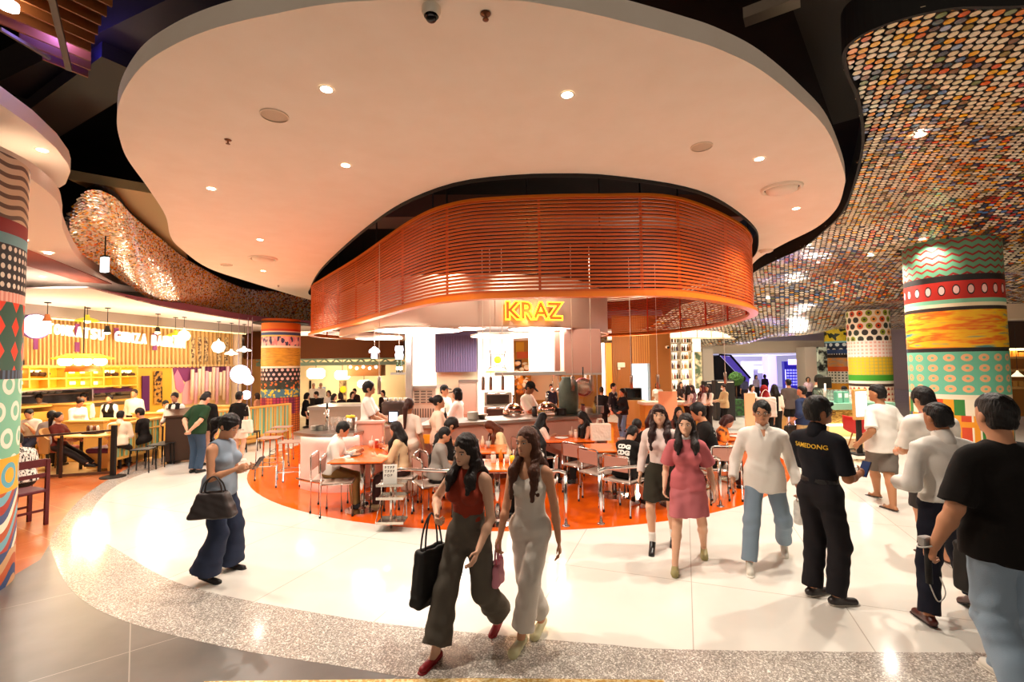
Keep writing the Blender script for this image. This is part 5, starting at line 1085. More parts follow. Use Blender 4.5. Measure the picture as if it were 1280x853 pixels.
for i, (px, ya, yb) in enumerate(((45, 424, 437), (97, 405, 420), (97, 428, 440), (146, 410, 425), (194, 417, 438))): WB('violet_tag', px-2.6, ya, px+2.6, yb, .22, .03, mat('#8a3f7a', .6), lab='small violet fabric tag on the facade, '+('below the globe', 'above the K of the sign', 'below the K of the sign', 'before GINZA', 'at the start of BAIRIN')[i], cat='fabric tag', grp='violet tags on the facade')
# yellow lit shelf wall, kitchen window
d = empty('lit_shelf', (0, 0, 0), label='long glowing yellow display shelf above the kitchen windows', cat='display shelf'); WB('back_panel', 20, 459, 171, 484, .02, .06, mat('#f0a818', .6, emit='#f0a010', es=.2), d); b = MB()
for y in (458, 471.5, 483.5): wbox(b, 18, y, 173, y+1.8, .3, .3)
for xx in (36, 60, 82, 113, 129, 150, 171): wbox(b, xx, 458, xx+1.8, 485, .3, .3)
b.build('board', mat('#f2c24a', .5), d)
for k, (xx, yy) in enumerate([(39, 463), (48, 463), (56, 463), (25, 463), (121, 463), (133, 463), (142, 463), (155, 463), (163, 463), (90, 463), (104, 463), (91, 477), (105, 477), (121, 477), (25, 477)]):
    wbox(MB(), xx-3, yy, xx+3.4, yy+4, .12, .03).build('lit_niche', M_glow('#ffedb0', 2), d)
random.seed(8)
for k, xx in enumerate((42, 50, 57, 134, 144, 155, 164)):
    p = W(xx, 470.8, .18); o = empty('ceramic_pot', p, 0, 'small dark pot on the glowing yellow shelf, '+('first', 'second', 'third', 'fourth', 'fifth', 'sixth', 'seventh')[k]+' from the left', 'pot', 'pots on the glowing shelf'); b = MB(); b.lathe([(.05, 0), (.09, .05), (.08, .09), (.04, .1)], n=14); b.build('body', mat('#4a2c14', .5), o, True); b = MB(); b.ball((0, 0, .11), .02, 8, 6); b.build('lid', mat('#8a5a1c', .5), o, True)
d = empty('kitchen_window', (0, 0, 0), label='wide serving window of the restaurant kitchen with steel surround', cat='serving window')
WB('surround', 18, 484.5, 166, 487, .06, .2, M_steel, d); WB('sill', 18, 503, 166, 505.5, .12, .3, mat('#d8a24a', .5), d); WB('divider', 115, 485, 117, 504, .05, .1, M_steel, d)
b = MB(); vwall(b, p0-FN*1.6, W(170, 495)-FN*1.6, .9, 2.3); struct(b.build('wall_restaurant_kitchen', mat('#5a5660', .5, noise=(3, '#8a8690', .4, .7))))
WB('kitchen_shelf', 20, 492.5, 114, 494, -.9, .3, M_steel, lab='steel shelf with crockery inside the restaurant kitchen', cat='shelf'); WB('kitchen_shelf', 118, 494, 163, 495.5, -.9, .3, M_steel, lab='second steel shelf under the violet valance in the kitchen', cat='shelf')
WB('violet_valance', 117, 485, 165, 490.5, .03, .03, mat('#5a2450', .7), lab='dark violet valance over the right serving window', cat='valance')
for k in range(9):
    px = 28+k*9 if k < 6 else 122+(k-6)*13; p = W(px, 492.3 if k < 6 else 493.8, -1.0); o = tag(MB().lathe([(.05, 0), (.08, .07), (.075, .07), (.04, .01)], n=14).build('bowl', mat('#cfcfd6', .4), None, True, p), 'pale bowl on the kitchen shelf, number '+str(k+1)+' from the left' if 0 else 'pale bowl on the restaurant kitchen shelf, '+('first', 'second', 'third', 'fourth', 'fifth', 'sixth', 'seventh', 'eighth', 'ninth')[k]+' from the left', 'bowl', 'bowls in the restaurant kitchen')
WB('wall_restaurant_niche', 167, 460, 216, 520, .02, .1, mat('#efb83c', .6), kind='structure')
WB('violet_curtain', 178, 470, 187, 514, .08, .03, mat('#5a1f5c', .8), lab='deep violet door curtain beside the glowing shelf', cat='curtain')
WB('spotted_banner', 193, 464, 203, 505, .08, .03, mat('#c8923c', .7, noise=(9, '#2a1a18', .45, .55)), lab='tall patterned banner right of the violet curtain', cat='banner')
# violet and pink wavy mural with hanging paper tubes
d = empty('wave_mural', (0, 0, 0), label='violet and pink wavy mural behind hanging paper tubes', cat='mural'); WB('ground', 215, 457, 289, 512, .03, .05, mat('#f4dca0', .6), d)
def wpoly(nm, pts, off, m): b = MB(); P = [W(x, y, off) for x, y in pts]; q = [p-FN*.02 for p in P]; n = len(P); b.add(P+q, [tuple(range(n))]+[tuple(range(2*n-1, n-1, -1))]+[(i, n+i, n+(i+1) % n, (i+1) % n) for i in range(n)]); b.build(nm, m, d)
wpoly('violet_wave', [(216, 458), (288, 458), (288, 470), (283, 475), (276, 470), (268, 482), (258, 470), (248, 486), (240, 474), (232, 478), (226, 472), (218, 470)], .05, mat('#8a3f78', .7)); wpoly('pink_wave', [(218, 470), (222, 462), (228, 474), (232, 486), (226, 492), (220, 486)], .06, mat('#e88ab0', .7)); wpoly('pink_wave', [(232, 478), (240, 474), (246, 486), (240, 505), (228, 506), (228, 492)], .065, mat('#f4b8c0', .7))
for k in range(11):
    xx = 240+k*4.4; yb = 500+6*math.sin(k*2.1); yt = 462+4*math.sin(k*1.7); p0_, p1_ = W(xx, yt, .25), W(xx, yb, .25); o = empty('paper_tube', p1_, 0, 'hanging paper tube before the violet mural, '+('first', 'second', 'third', 'fourth', 'fifth', 'sixth', 'seventh', 'eighth', 'ninth', 'tenth', 'eleventh')[k]+' from the left', 'hanging tube', 'paper tubes before the mural'); b = MB(); b.cyl((0, 0, 0), (0, 0, p0_.z-p1_.z), .05, n=12); b.build('tube', mat(['#f6d8c0', '#f0b8c4', '#f8e4c8'][k % 3], .6), o, True); b = MB(); b.cyl((0, 0, p0_.z-p1_.z), (0, 0, 2.45-p1_.z), .006, n=6); b.build('cord', M_dark, o)
b = MB(); b.box(tuple(W(294, 460)+Vector((0, 0, 1.78-W(294, 460).z))), (.3, .3, 3.56)); struct(b.build('wall_restaurant_end', mat('#f0dcc4', .6)))
# pendants in the restaurant
def cord_lamp(px, yt, py, off, nm, parts, lab, grp='pendant lamps of the restaurant'):
    p = W(px, py, off); o = empty(nm, p, 0, lab, 'pendant lamp', grp); zt = 3.55-p.z
    for n2, prof, m in parts: b = MB(); b.lathe(prof, n=20, cap=False); b.build(n2, m, o, True)
    b = MB(); b.cyl((0, 0, .05), (0, 0, zt), .007, n=6); b.build('cord', M_dark, o); b = MB(); b.lathe([(.06, zt-.02), (.06, zt)], n=14); b.build('ceiling_rose', M_dark, o, True); return p
gl = M_glow('#fff0c8', 3.2)
bulb = lambda r, m: [('globe', [(.001, -r), (r*.7, -r*.7), (r, 0), (r*.7, r*.7), (.03, r), (.02, r+.06)], m)]
disc_ = lambda r, m, s_: [('shade', [(r, 0), (r*.8, .05), (.05, .1), (.04, .16)], s_), ('bulb', [(.001, -.05), (.06, -.03), (.07, .02)], m)]
yg = mat('#c8d83a', .4)
for a in ((59, 0, 402, 1.2, 'pendant_lamp', disc_(.09, gl, mat('#b06a3a', .4)), 'slim copper pendant right of the violet globe'), (109, 0, 402, 1.0, 'pendant_lamp', disc_(.24, gl, yg), 'yellow-green dish pendant above the sign'), (134, 0, 416, 1.4, 'pendant_lamp', disc_(.08, gl, M_dark), 'thin dark pendant before the O of the sign'), (197, 0, 416, 1.3, 'pendant_lamp', disc_(.07, gl, M_dark), 'thin dark pendant before the last word of the sign'), (219, 0, 420, .9, 'pendant_lamp', disc_(.22, gl, yg), 'yellow-green dish pendant at the end of the sign'), (230, 0, 420, 1.2, 'pendant_lamp', bulb(.17, M_glow('#ffd890', 3)), 'warm glowing teardrop pendant at the end of the sign'), (273, 0, 434, 1.0, 'pendant_lamp', bulb(.2, gl), 'round glowing pendant right of the sign'), (289, 0, 443, 1.0, 'pendant_lamp', disc_(.2, gl, M_glow('#fff2dc', 3)), 'small white dish pendant beside the end wall'), (305, 0, 439, 1.0, 'pendant_lamp', disc_(.24, gl, M_glow('#fff2dc', 3)), 'white dish pendant left of the central column')):
    p = cord_lamp(a[0], a[1], a[2], a[3], a[4], a[5], a[6])
p = W(104, 449, 1.2); o = empty('basket_chandelier', p, 0, 'wide glowing chandelier of yellow woven rings over the diners', 'chandelier'); b = MB(); 
for k in range(4): b.lathe([(.55-.08*k, .03*k), (.57-.08*k, .03*k+.015), (.55-.08*k, .03*k+.03)], n=28, cap=False)
b.build('woven_ring', mat('#f0c83a', .6, emit='#f0c020', es=.5), o)
for k in range(6): a = k*PI/3; MB().ball((.36*math.cos(a), .36*math.sin(a), -.06), .1, 12, 8).build('bulb', M_glow('#fff0b8', 5), o, True)
b = MB(); b.lathe([(.3, -.16), (.32, -.3), (.3, -.3)], n=24, cap=False); b.build('orange_drum', mat('#d8521a', .5, emit='#d84a10', es=.5), o, True); b = MB(); b.cyl((0, 0, .1), (0, 0, 3.55-p.z), .012, n=6); b.build('stem', M_dark, o)
light('restaurant_glow', 'POINT', p+Vector((.3, 0, -.5)), 80, (1, .8, .45), .3)
light('restaurant_glow', 'POINT', W(200, 455, 2.2), 70, (1, .82, .55), .3); light('restaurant_glow', 'POINT', W(60, 440, 1.6), 45, (1, .84, .6), .3); light('restaurant_glow', 'POINT', W(265, 445, 1.6), 45, (1, .85, .65), .3)
for px, py, r, tx in ((300.5, 468, .26, 'big glowing violet-white globe lamp beside the end wall'), (310, 475, .15, 'small violet globe lamp half behind the big one'), (308, 494, .13, 'small pale globe lamp low on the lamp stand')):
    p = Yp(px, py, 13.6); o = empty('globe_lamp', p, 0, tx, 'globe lamp'); b = MB(); b.ball((0, 0, 0), r, 24, 14); b.build('globe', M_glow('#f2ecff', 2.8 if r > .2 else 1.4), o, True); b = MB(); q_ = {468: -.06, 475: .1, 494: .02}[py]; b.cyl((q_, 0, -p.z), (q_, 0, -r*.8), .016, n=8); b.cyl((q_, 0, r*.8), (q_, 0, 3.5-p.z), .012, n=6); b.build('pole', mat('#8a7a88', .4, .6), o)
# exit light box
o = empty('exit_lightbox', Yp(131, 331, 8.2), 0, 'small white light box sign hanging before the mosaic ribbon', 'light box'); b = MB(); b.box((0, 0, 0), (.15, .08, .26), -.5, .005); b.build('box', M_glow('#f2fbff', 2.2), o); b = MB(); b.box((0, 0, .14), (.15, .09, .03), -.5); b.build('cap', M_dark, o); b = MB(); b.cyl((0, 0, .14), (0, 0, .9), .012, n=6); b.build('stem', M_dark, o)
# ---------------------------------------------------------------- second restaurant, centre back left
PB('wall_cafe_beam', 305, 421, 500, 447, 19.5, .6, mat('#7a4212', .6), kind='structure'); PB('wall_cafe_beam_end', 296, 408, 330, 421, 19.7, .3, mat('#7a4a20', .6), kind='structure')
PB('wall_cafe', 330, 447, 520, 530, 25, .2, mat('#f4dcae', .7), kind='structure'); PB('wall_cafe_side', 296, 447, 332, 530, 22, .2, mat('#b8844c', .7), kind='structure')
d = empty('mint_truss', (0, 0, 0), label='mint green steel truss under the brown beam', cat='truss'); PB('top_chord', 320, 447, 505, 449, 20, .1, mat('#9fc4ae', .5), d); PB('bottom_chord', 320, 454, 505, 456, 20, .1, mat('#9fc4ae', .5), d); b = MB()
for k in range(24): b.tube([Yp(322+k*7.6, 449 if k % 2 else 454.5, 20.05), Yp(329.6+k*7.6, 454.5 if k % 2 else 449, 20.05)], .03, 5)
b.build('web', mat('#8ab29c', .5), d)
d = empty('wood_canopy', (0, 0, 0), label='brown timber box with spotlights at the back of the cafe', cat='canopy'); PB('box', 434, 456, 476, 470, 22, .8, mat('#a0622a', .6), d); b = MB()
for k in range(5): b.ball(Yp(438+k*8, 459+(k % 2)*1.5, 21.8), .07, 10, 6)
b.build('spotlight', M_glow('#fff0d0', 6), d, True)
for px, py, r, tx in ((395, 467, .42, 'large glowing lantern at the back of the cafe'), (428, 469, .36, 'glowing lantern left of the timber box'), (455, 480, .3, 'glowing wall lamp below the timber box')):
    o = empty('glow_lantern', Yp(px, py, 23), 0, tx, 'lantern'); b = MB(); b.lathe([(r*.7, -r*.6), (r, -r*.3), (r, r*.3), (r*.7, r*.6)], n=24); b.build('shade', M_glow('#fff0d0', 4), o, True); b = MB(); b.cyl((0, 0, r*.6), (0, 0, 1.2), .015, n=6); b.build('cord', M_dark, o)
light('cafe_glow', 'POINT', Yp(410, 470, 21.5), 240, (1, .85, .6), .4)
d = empty('wall_poster', (0, 0, 0), label='tall poster with a yellow figure on the cafe wall', cat='poster'); PB('sheet', 424, 476, 432.5, 502, 24.9, .04, mat('#c8a878', .7, noise=(5, '#5a3a20', .4, .6)), d); b = MB(); b.ball(Yp(429, 487, 24.88), (.18, .02, .18), 14, 8); b.build('yellow_spot', mat('#f0c010', .6), d)
PB('wall_poster', 398, 484, 406.5, 502, 24.9, .04, mat('#b8c8dc', .6, noise=(4, '#48586c', .4, .6)), lab='blue grey poster on the cafe wall behind the diners', cat='poster')
PB('wall_pipe', 386.5, 476, 388.5, 500, 24.9, .05, M_dark, lab='short dark upright rail on the cafe wall', cat='rail')
d = empty('lit_counter', (0, 0, 0), label='low counter with glowing yellow front behind the bar', cat='counter'); PB('front', 402, 508, 454, 517, 13.2, .5, mat('#f4ec9a', .5, emit='#f0e680', es=.9), d); PB('base', 400, 517, 455, 548, 13.25, .5, M_fridge, d); PB('top', 400, 506, 455, 508.2, 13.15, .6, mat('#e8e0c0', .4), d)
# ---------------------------------------------------------------- back right: timber wall, shop shelves, escalator hall
d = empty('timber_wall_unit', (0, 0, 0), label='tall ribbed timber wall at the right behind the kitchen', cat='timber wall'); PB('panel', 766, 395, 790, 540, 19, .3, M_wood, d); PB('panel', 813.5, 395, 839, 540, 19, .3, M_wood, d); PB('panel', 789, 395, 815, 454.5, 19, .3, M_wood, d); b = MB()
for k in range(26):
    x = 767+k*2.8; pbox(b, x, 395, x+.7, 540 if not 788 < x < 814 else 454, 18.97, .04)
b.build('groove_batten', mat('#9a5a20', .6), d)
d = empty('staff_door', (0, 0, 0), label='pale blue lit doorway in the timber wall', cat='door'); PB('opening', 790, 454.5, 811, 522, 19.25, .05, mat('#cfe2ee', .5, emit='#cfe4f4', es=.7), d); PB('door_leaf', 810.5, 454.5, 814, 540, 18.9, .1, mat('#9fb0ba', .5), d)
d = empty('window_glow', (0, 0, 0), label='bright tall window strip between kitchen and timber wall', cat='window'); PB('pane', 752, 429, 757, 505, 19.2, .05, M_glow('#fff4e2', 3), d); PB('orange_lit_column', 757, 429, 766, 500, 19.0, .1, mat('#f08a1c', .5, emit='#f08a1a', es=.5), d)  # orange strip is a column, light on it put in as glow
d = empty('wall_control', (0, 0, 0), label='white control box on the timber wall left of the doorway', cat='control box'); PB('box', 772, 453.5, 781.5, 459.5, 18.85, .1, M_plaster, d, .01); PB('small_box', 772.5, 459.8, 775.5, 462.5, 18.85, .08, M_plaster, d)
o = empty('wall_camera', Yp(835, 434, 18.7), 0, 'small white camera at the edge of the timber wall', 'camera'); b = MB(); b.box((0, .1, 0), (.1, .2, .1), 0, .02); b.build('body', M_plaster, o); b = MB(); b.ball((0, -.02, -.02), .05, 12, 8); b.build('lens', M_dark, o, True)
d = empty('display_screen', (0, 0, 0), label='black television cabinet by the timber wall', cat='screen'); PB('cabinet', 782, 485.5, 802.5, 501, 16, .3, mat('#120e0d', .3), d, .01); PB('glass', 784, 487, 801, 500, 15.98, .02, mat('#0a0808', .1), d)
PB('host_counter', 782, 501, 809, 531, 15.8, .6, M_wood_l, lab='plain timber counter under the black television cabinet', cat='counter', bev=.01); d = empty('shop_counter', (0, 0, 0), label='long honey timber shop counter behind the dining area', cat='counter'); PB('front', 806, 505.5, 886, 534, 15, .6, mat('#d08f34', .5), d, .01); PB('top', 804, 503.5, 888, 506, 14.95, .7, mat('#eadcc4', .5), d); PB('lit_end', 884, 504, 889, 532, 14.9, .1, M_glow('#eef0ff', 1.6), d)
PB('peach_screen', 823, 489.5, 848, 549.5, 12.6, .04, mat('#f4b88a', .6), lab='plain peach screen panel standing behind the diners', cat='screen panel', bev=.005); PB('peach_screen', 930.5, 492, 946, 542, 13.5, .04, mat('#f4b88a', .6), lab='small peach panel beside the woman with the white tote', cat='screen panel', bev=.005)
# bottle shelves
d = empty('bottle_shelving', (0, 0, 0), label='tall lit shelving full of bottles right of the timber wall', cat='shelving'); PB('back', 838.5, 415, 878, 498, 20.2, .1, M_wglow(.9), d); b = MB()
for y in (428.5, 439, 449.5, 461, 474, 487): pbox(b, 838.5, y, 866, y+1.3, 19.8, .4)
for x in (838.5, 851, 865): pbox(b, x, 415, x+1, 498, 19.8, .4)
b.build('shelf_board', mat('#e8d8bc', .5), d)
PB('collage_board', 868.5, 440, 878.5, 486, 20.0, .06, mat('#d8c49a', .6, noise=(4, '#4a5a3c', .42, .58)), lab='tall collage panel right of the bottle shelving', cat='art panel')
random.seed(21); bc_ = ['#7a4a20', '#c88a3a', '#b8c4a0', '#5a3a5a', '#d8c8a0', '#a04a2c', '#3a4a3c']; proto = {}; kk = 0
for r, y in enumerate((428.3, 438.8, 449.3, 460.8, 473.8, 486.8)):
    for c in range(8):
        x = 840.6+c*3.1+random.uniform(-.5, .5)
        p = Yp(x, y, 19.95); key = (r+c) % 7; lab = f'small {("brown", "amber", "pale green", "plum", "cream", "rust", "dark green")[key]} bottle on the lit shelving, {("top", "second", "third", "fourth", "fifth", "bottom")[r]} shelf, {("first", "second", "third", "fourth", "fifth", "sixth", "seventh", "eighth")[c]} from the left'
        if key not in proto: o = MB().lathe([(.04, 0), (.042, .14), (.016, .19), (.016, .25)], n=10).build('bottle', mat(bc_[key], .3), None, True); o.location = p; tag(o, lab, 'bottle', 'bottles on the lit shelving'); proto[key] = o
        else: o = dup(proto[key], p, None, lab, 'bottles on the lit shelving')
d = empty('curved_canopy', Yp(876, 423, 19.2), label='pale curved slatted canopy behind the orange ring', cat='canopy'); b = MB(); P = [Vector((3.0*math.sin(a)-1.0, -1.6*math.cos(a)+1.4, 0)) for a in np.linspace(-1.1, 1.75, 26)]; b.tube(P, .02, sq=(.08, .05)); b.tube([p+Vector((0, 0, .42)) for p in P], .02, sq=(.06, .05)); b.build('ring', mat('#f0dcb8', .5, emit='#f0d8a8', es=.3), d); b = MB(); [b.cyl(p, p+Vector((0, 0, .42)), .02, n=6) for p in P[::2]]; b.build('slat', mat('#f0dcb8', .5), d); b = MB(); b.tube([p+Vector((0, .05, .21)) for p in P], .02, sq=(.02, .36)); b.build('lit_skin', M_wglow(.9), d)
# escalator hall, its violet lighting put into emissive wall and ceiling colours
PB('ceiling_hall_fascia', 838, 428, 1050, 440.5, 24.6, .6, mat('#f2e0c4', .7), kind='structure'); PB('wall_column_white', 878, 436, 893.5, 505, 23, .6, mat('#f4e6d0', .6), kind='structure'); PB('wall_column_white', 1005.5, 434, 1023, 505, 23, .7, mat('#f6e8d2', .6), kind='structure')
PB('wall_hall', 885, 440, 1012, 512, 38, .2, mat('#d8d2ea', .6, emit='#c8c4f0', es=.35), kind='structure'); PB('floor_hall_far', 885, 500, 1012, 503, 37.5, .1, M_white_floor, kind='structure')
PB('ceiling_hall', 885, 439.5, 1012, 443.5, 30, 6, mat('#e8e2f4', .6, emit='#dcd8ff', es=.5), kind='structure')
e = empty('escalator', (0, 0, 0), label='dark escalator with violet glass side in the far hall', cat='escalator'); b = MB(); P = [Yp(894, 446, 28), Yp(899, 444, 28), Yp(937, 484, 28), Yp(930, 500, 28), Yp(918, 500, 28), Yp(894, 475, 28)]; q = [p+Vector((0, 1.4, 0)) for p in P]; b.add(P+q, [tuple(range(5, -1, -1)), tuple(range(6, 12))]+[(i, (i+1) % 6, 6+(i+1) % 6, 6+i) for i in range(6)]); b.build('truss_side', mat('#1c1820', .4), e); b = MB(); P = [Yp(900, 444, 27.9), Yp(913, 446, 27.9), Yp(937, 473, 27.9), Yp(936, 482, 27.9)]; q = [p+Vector((0, .04, 0)) for p in P]; b.add(P+q, [(3, 2, 1, 0), (4, 5, 6, 7), (0, 1, 5, 4), (1, 2, 6, 5), (2, 3, 7, 6), (3, 0, 4, 7)]); b.build('glass_side', mat('#6a5ab8', .2, emit='#5a48c0', es=.4), e); b = MB(); b.tube([Yp(899, 443.5, 27.85), Yp(913, 444.5, 27.85), Yp(938, 473, 27.85)], .06, 6); b.build('handrail', M_dark, e)
PB('violet_lit_column', 960, 444, 972.5, 502, 33, .8, mat('#b8a4f0', .5, emit='#a890ff', es=.8), kind='structure'); d = empty('storefront', (0, 0, 0), label='dark blue lit shop front with violet sign in the far hall', cat='shop front'); PB('facade', 980, 452, 1006, 500, 34, .3, mat('#1c1a5c', .4, emit='#2418a0', es=.5), d); b = MB()  # violet light on the column put into its colour and glow
for r in range(6):
    for c in range(6): pbox(b, 984+c*3.6, 462+r*3.6, 986.4+c*3.6, 464+r*3.6, 33.96, .05)
b.build('lit_pane', mat('#8a88ff', .4, emit='#7a78ff', es=1.4), d); PB('sign_panel', 986, 449.5, 1005, 456, 33.9, .1, mat('#c8b4ff', .4, emit='#c0a8ff', es=2.4), d); PB('lit_edge', 982, 462, 983, 490, 33.9, .05, M_glow('#b8b4ff', 3), d)
d = empty('storefront', (0, 0, 0), label='white lit shop front with grey doors beyond the escalator', cat='shop front'); PB('facade', 928, 452, 958, 500, 35, .3, mat('#e8e4f0', .5, emit='#e0dcf4', es=.6), d); PB('door', 942, 456, 955, 500, 34.9, .1, mat('#8a8698', .4), d); PB('sign_panel', 940, 458, 961, 461, 34.8, .1, M_glow('#ffffff', 4), d); PB('second_sign', 949, 463, 961, 466, 34.8, .1, M_glow('#ffffff', 3), d)
light('hall_glow', 'POINT', Yp(950, 452, 31), 300, (.8, .75, 1), .4); light('hall_glow', 'POINT', Yp(1000, 440, 20), 70, (1, .92, .82), .4)
light('timber_wall_fill', 'POINT', Yp(800, 438, 16.6), 170, (1, .84, .6), .25)  # added lamp without a fitting, brightens the timber wall
for x0, x1, y0, d_, tx in ((881, 893, 477, 18, 'narrow dark menu board left of the taller black one'), (894.5, 920, 476, 16.5, 'tall black kiosk panel beside the round topiary')):
    o = empty('dark_kiosk', (0, 0, 0), label=tx, cat='kiosk'); PB('panel', x0, y0, x1, 526, d_, .35, mat('#16110f', .5), o, .01); PB('header', x0+3, y0+1.4, x1-3, y0+2.6, d_-.02, .03, mat('#d8cfc0', .5), o)
o = empty('topiary', Yp(921, 500, 18.5), 0, 'round clipped topiary on a thin stem in a dark pot', 'topiary'); b = MB(); random.seed(4); b.ball((0, 0, .82), .24, 18, 12)
for k in range(240):
    v = Vector((random.gauss(0, 1), random.gauss(0, 1), random.gauss(0, 1))).normalized(); c = Vector((0, 0, .82))+v*.25; b.ball(c, .035, 5, 4)
b.build('foliage', mat('#3f6a20', .7, noise=(20, '#2c4e16', .3, .7)), o); b = MB(); b.cyl((0, 0, 0), (0, 0, .6), .02); b.build('stem', mat('#5a3a20', .7), o, True); b = MB(); b.lathe([(.14, -.5), (.2, -.1), (.2, 0), (.17, 0)], n=18); b.build('pot', M_dark, o, True)
PB('low_planter', 917, 500, 931, 520, 17.5, .4, mat('#1c2a18', .6, noise=(10, '#2f5a24', .4, .6)), lab='low dark planter box beside the black kiosk', cat='planter')
# patterned slim wall and mint counter
PB('collage_wall', 1022, 434, 1035, 470, 21, .1, mat('#c8d0b8', .6, noise=(3.2, '#20201c', .45, .55)), lab='tall black and mint collage panel beside the white column', cat='art panel')
mc = empty('mint_counter', (0, 0, 0), label='mint green counter with woven straw front left of the big column', cat='counter'); PB('straw_front', 1034, 512, 1118, 531, 11.1, .6, mat('#d8b860', .8, noise=(14, '#8a6a28', .4, .6, (1, 1, 4)), bump=(60, .6)), mc); PB('top', 1030, 504.5, 1120, 512, 11.0, .75, mat('#86bca4', .4), mc, .01); PB('glass_case', 1034, 489, 1078, 505, 11.2, .5, mat('#c8ecdc', .1, alpha=.35, trans=.5), mc)
PB('lower_front', 1036, 531, 1116, 546, 11.25, .45, mat('#eadcae', .5), mc); PB('light_band', 1036, 530.5, 1116, 532, 11.05, .1, M_glow('#fff0c8', 4), mc); PB('step', 1030, 549, 1116, 560, 10.9, .8, mat('#efe0b8', .4), mc)
o = empty('till_monitor', Yp(1031, 489, 11.3), 0, 'black till monitor on a white stand, back turned to us', 'monitor'); b = MB(); b.box((0, 0, .2), (.36, .03, .27), .1, .01); b.build('screen_back', mat('#17120f', .4), o); b = MB(); b.cyl((.0, 0, -.24), (.0, 0, .18), .03); b.build('stand', mat('#eae4da', .4), o, True); b = MB(); b.lathe([(.1, -.26), (.1, -.24)], n=18); b.build('base', mat('#eae4da', .4), o, True)
for i, (px, tx) in enumerate(((1048, 'left of two mint boxes on the mint counter'), (1056, 'right of two mint boxes on the mint counter'))): o = empty('mint_box', Yp(px, 503.5, 11.15), 0, tx, 'box'); b = MB(); b.box((0, 0, .13), (.13, .13, .26), 0, .006); b.build('carton', mat('#6cb89c', .6), o); b = MB(); b.box((0, -.067, .17), (.08, .004, .1)); b.build('paper', mat('#e8f4ec', .7), o)
o = empty('order_kiosk', Yp(1082, 570, 9.6), 0, 'order kiosk with timber frame and glowing pale blue screen', 'kiosk'); b = MB(); b.box((0, .1, 1.02), (.34, .06, .62), .25, .01); b.build('frame', M_wood_l, o); b = MB(); b.box((.01, .062, 1.03), (.26, .02, .5), .25); b.build('screen', mat('#c4d8ff', .4, emit='#b8ceff', es=1.6), o); b = MB(); b.box((0, .15, .35), (.08, .06, .74)); b.build('stand', M_dark, o); b = MB(); b.box((0, .12, .015), (.36, .3, .03)); b.build('foot', M_dark, o)
# right edge beyond the big column
PB('wall_right_beam', 1250, 402, 1330, 434, 13, .4, mat('#3a2214', .6), kind='structure'); PB('wall_right_soffit', 1245, 380, 1330, 398, 12.5, .5, mat('#e8d2b4', .7), kind='structure'); PB('wall_right_shop', 1240, 434, 1340, 520, 15, .3, mat('#a8702e', .6), kind='structure')
d = empty('lit_shop_shelf', (0, 0, 0), label='glowing timber shop shelf with small boxes at the right edge', cat='shelf'); b = MB()
for y in (446, 462, 484): pbox(b, 1256, y, 1325, y+2, 14.2, .5)
b.build('shelf_board', M_wood_l, d); b = MB(); random.seed(2)
for k in range(16): x = 1258+(k % 8)*8; y = 446 if k < 8 else 484; pbox(b, x, y-random.uniform(5, 9), x+6, y, 14.4, .2)
b.build('carton', mat('#e8b45a', .6), d); b = MB(); pbox(b, 1256, 436, 1325, 437.4, 14.3, .1); b.build('light_strip', M_glow('#ffd894', 6), d)
o = empty('pendant_lamp', Yp(1272, 471, 12.6), 0, 'small white cone pendant lamp at the right edge', 'pendant lamp'); b = MB(); b.lathe([(.14, 0), (.03, .12), (.02, .16)], n=20, cap=False); b.build('shade', mat('#f6ead2', .4, emit='#ffe8b8', es=1.), o, True); b = MB(); b.cyl((0, 0, .15), (0, 0, 1.4), .006, n=6); b.build('cord', M_dark, o)
# ---------------------------------------------------------------- dining furniture on the orange floor
M_back = mat('#b98270', .55, bump=(120, .2)); M_seat = mat('#c0a898', .4, .3); M_rub = mat('#1a1412', .7); M_otop = mat('#f2690e', .22, coat=.5)
def make_chair():
    c = empty('dining_chair'); w, d, hs, hb = .21, .2, .45, .8
    b = MB(); b.box((0, 0, hs), (.40, .40, .018), 0, .008); b.build('seat', M_seat, c)
    b = MB(); b.box((0, -.205, .68), (.37, .012, .19), 0, .005); b.build('backrest', M_back, c)
    b = MB(); P = [(-w, -d, .44), (-w, -d-.01, hb-.05), (-w+.015, -d-.012, hb-.015), (-w+.05, -d-.012, hb), (w-.05, -d-.012, hb), (w-.015, -d-.012, hb-.015), (w, -d-.01, hb-.05), (w, -d, .44)]; b.tube(P, .0115, 8); b.build('back_frame', M_chrome, c, True)
    b = MB(); b.tube([(-w, -d, .435), (w, -d, .435)], .01, 8); b.tube([(-w, d, .435), (w, d, .435)], .01, 8); b.tube([(-w, -d, .435), (-w, d, .435)], .01, 8); b.tube([(w, -d, .435), (w, d, .435)], .01, 8); b.build('seat_frame', M_chrome, c, True)
    for sx in (-1, 1):
        for sy in (-1, 1):
            b = MB(); b.tube([(sx*w, sy*d, .44), (sx*w, sy*(d+.01), .03)], .0115, 8); l = b.build('leg', M_chrome, c, True); b = MB(); b.cyl((sx*w, sy*(d+.01), .0), (sx*w, sy*(d+.01), .035), .015, n=10); b.build('rubber_foot', M_rub, l, True)
    return c
CH = make_chair(); CHN = [0]
def chair(px, py, face, lab, grp='steel tube dining chairs', xy_=None):
    p = G(px, py, .004) if xy_ is None else Vector((xy_[0], xy_[1], .004)); rz = -math.radians(face)
    if CHN[0] == 0: o = CH; o.location = p; o.rotation_euler = (0, 0, rz); tag(o, lab, 'chair', grp)
    else: o = dup(CH, p, rz, lab, grp)
    o['category'] = 'chair'; CHN[0] += 1; return o
TB = None
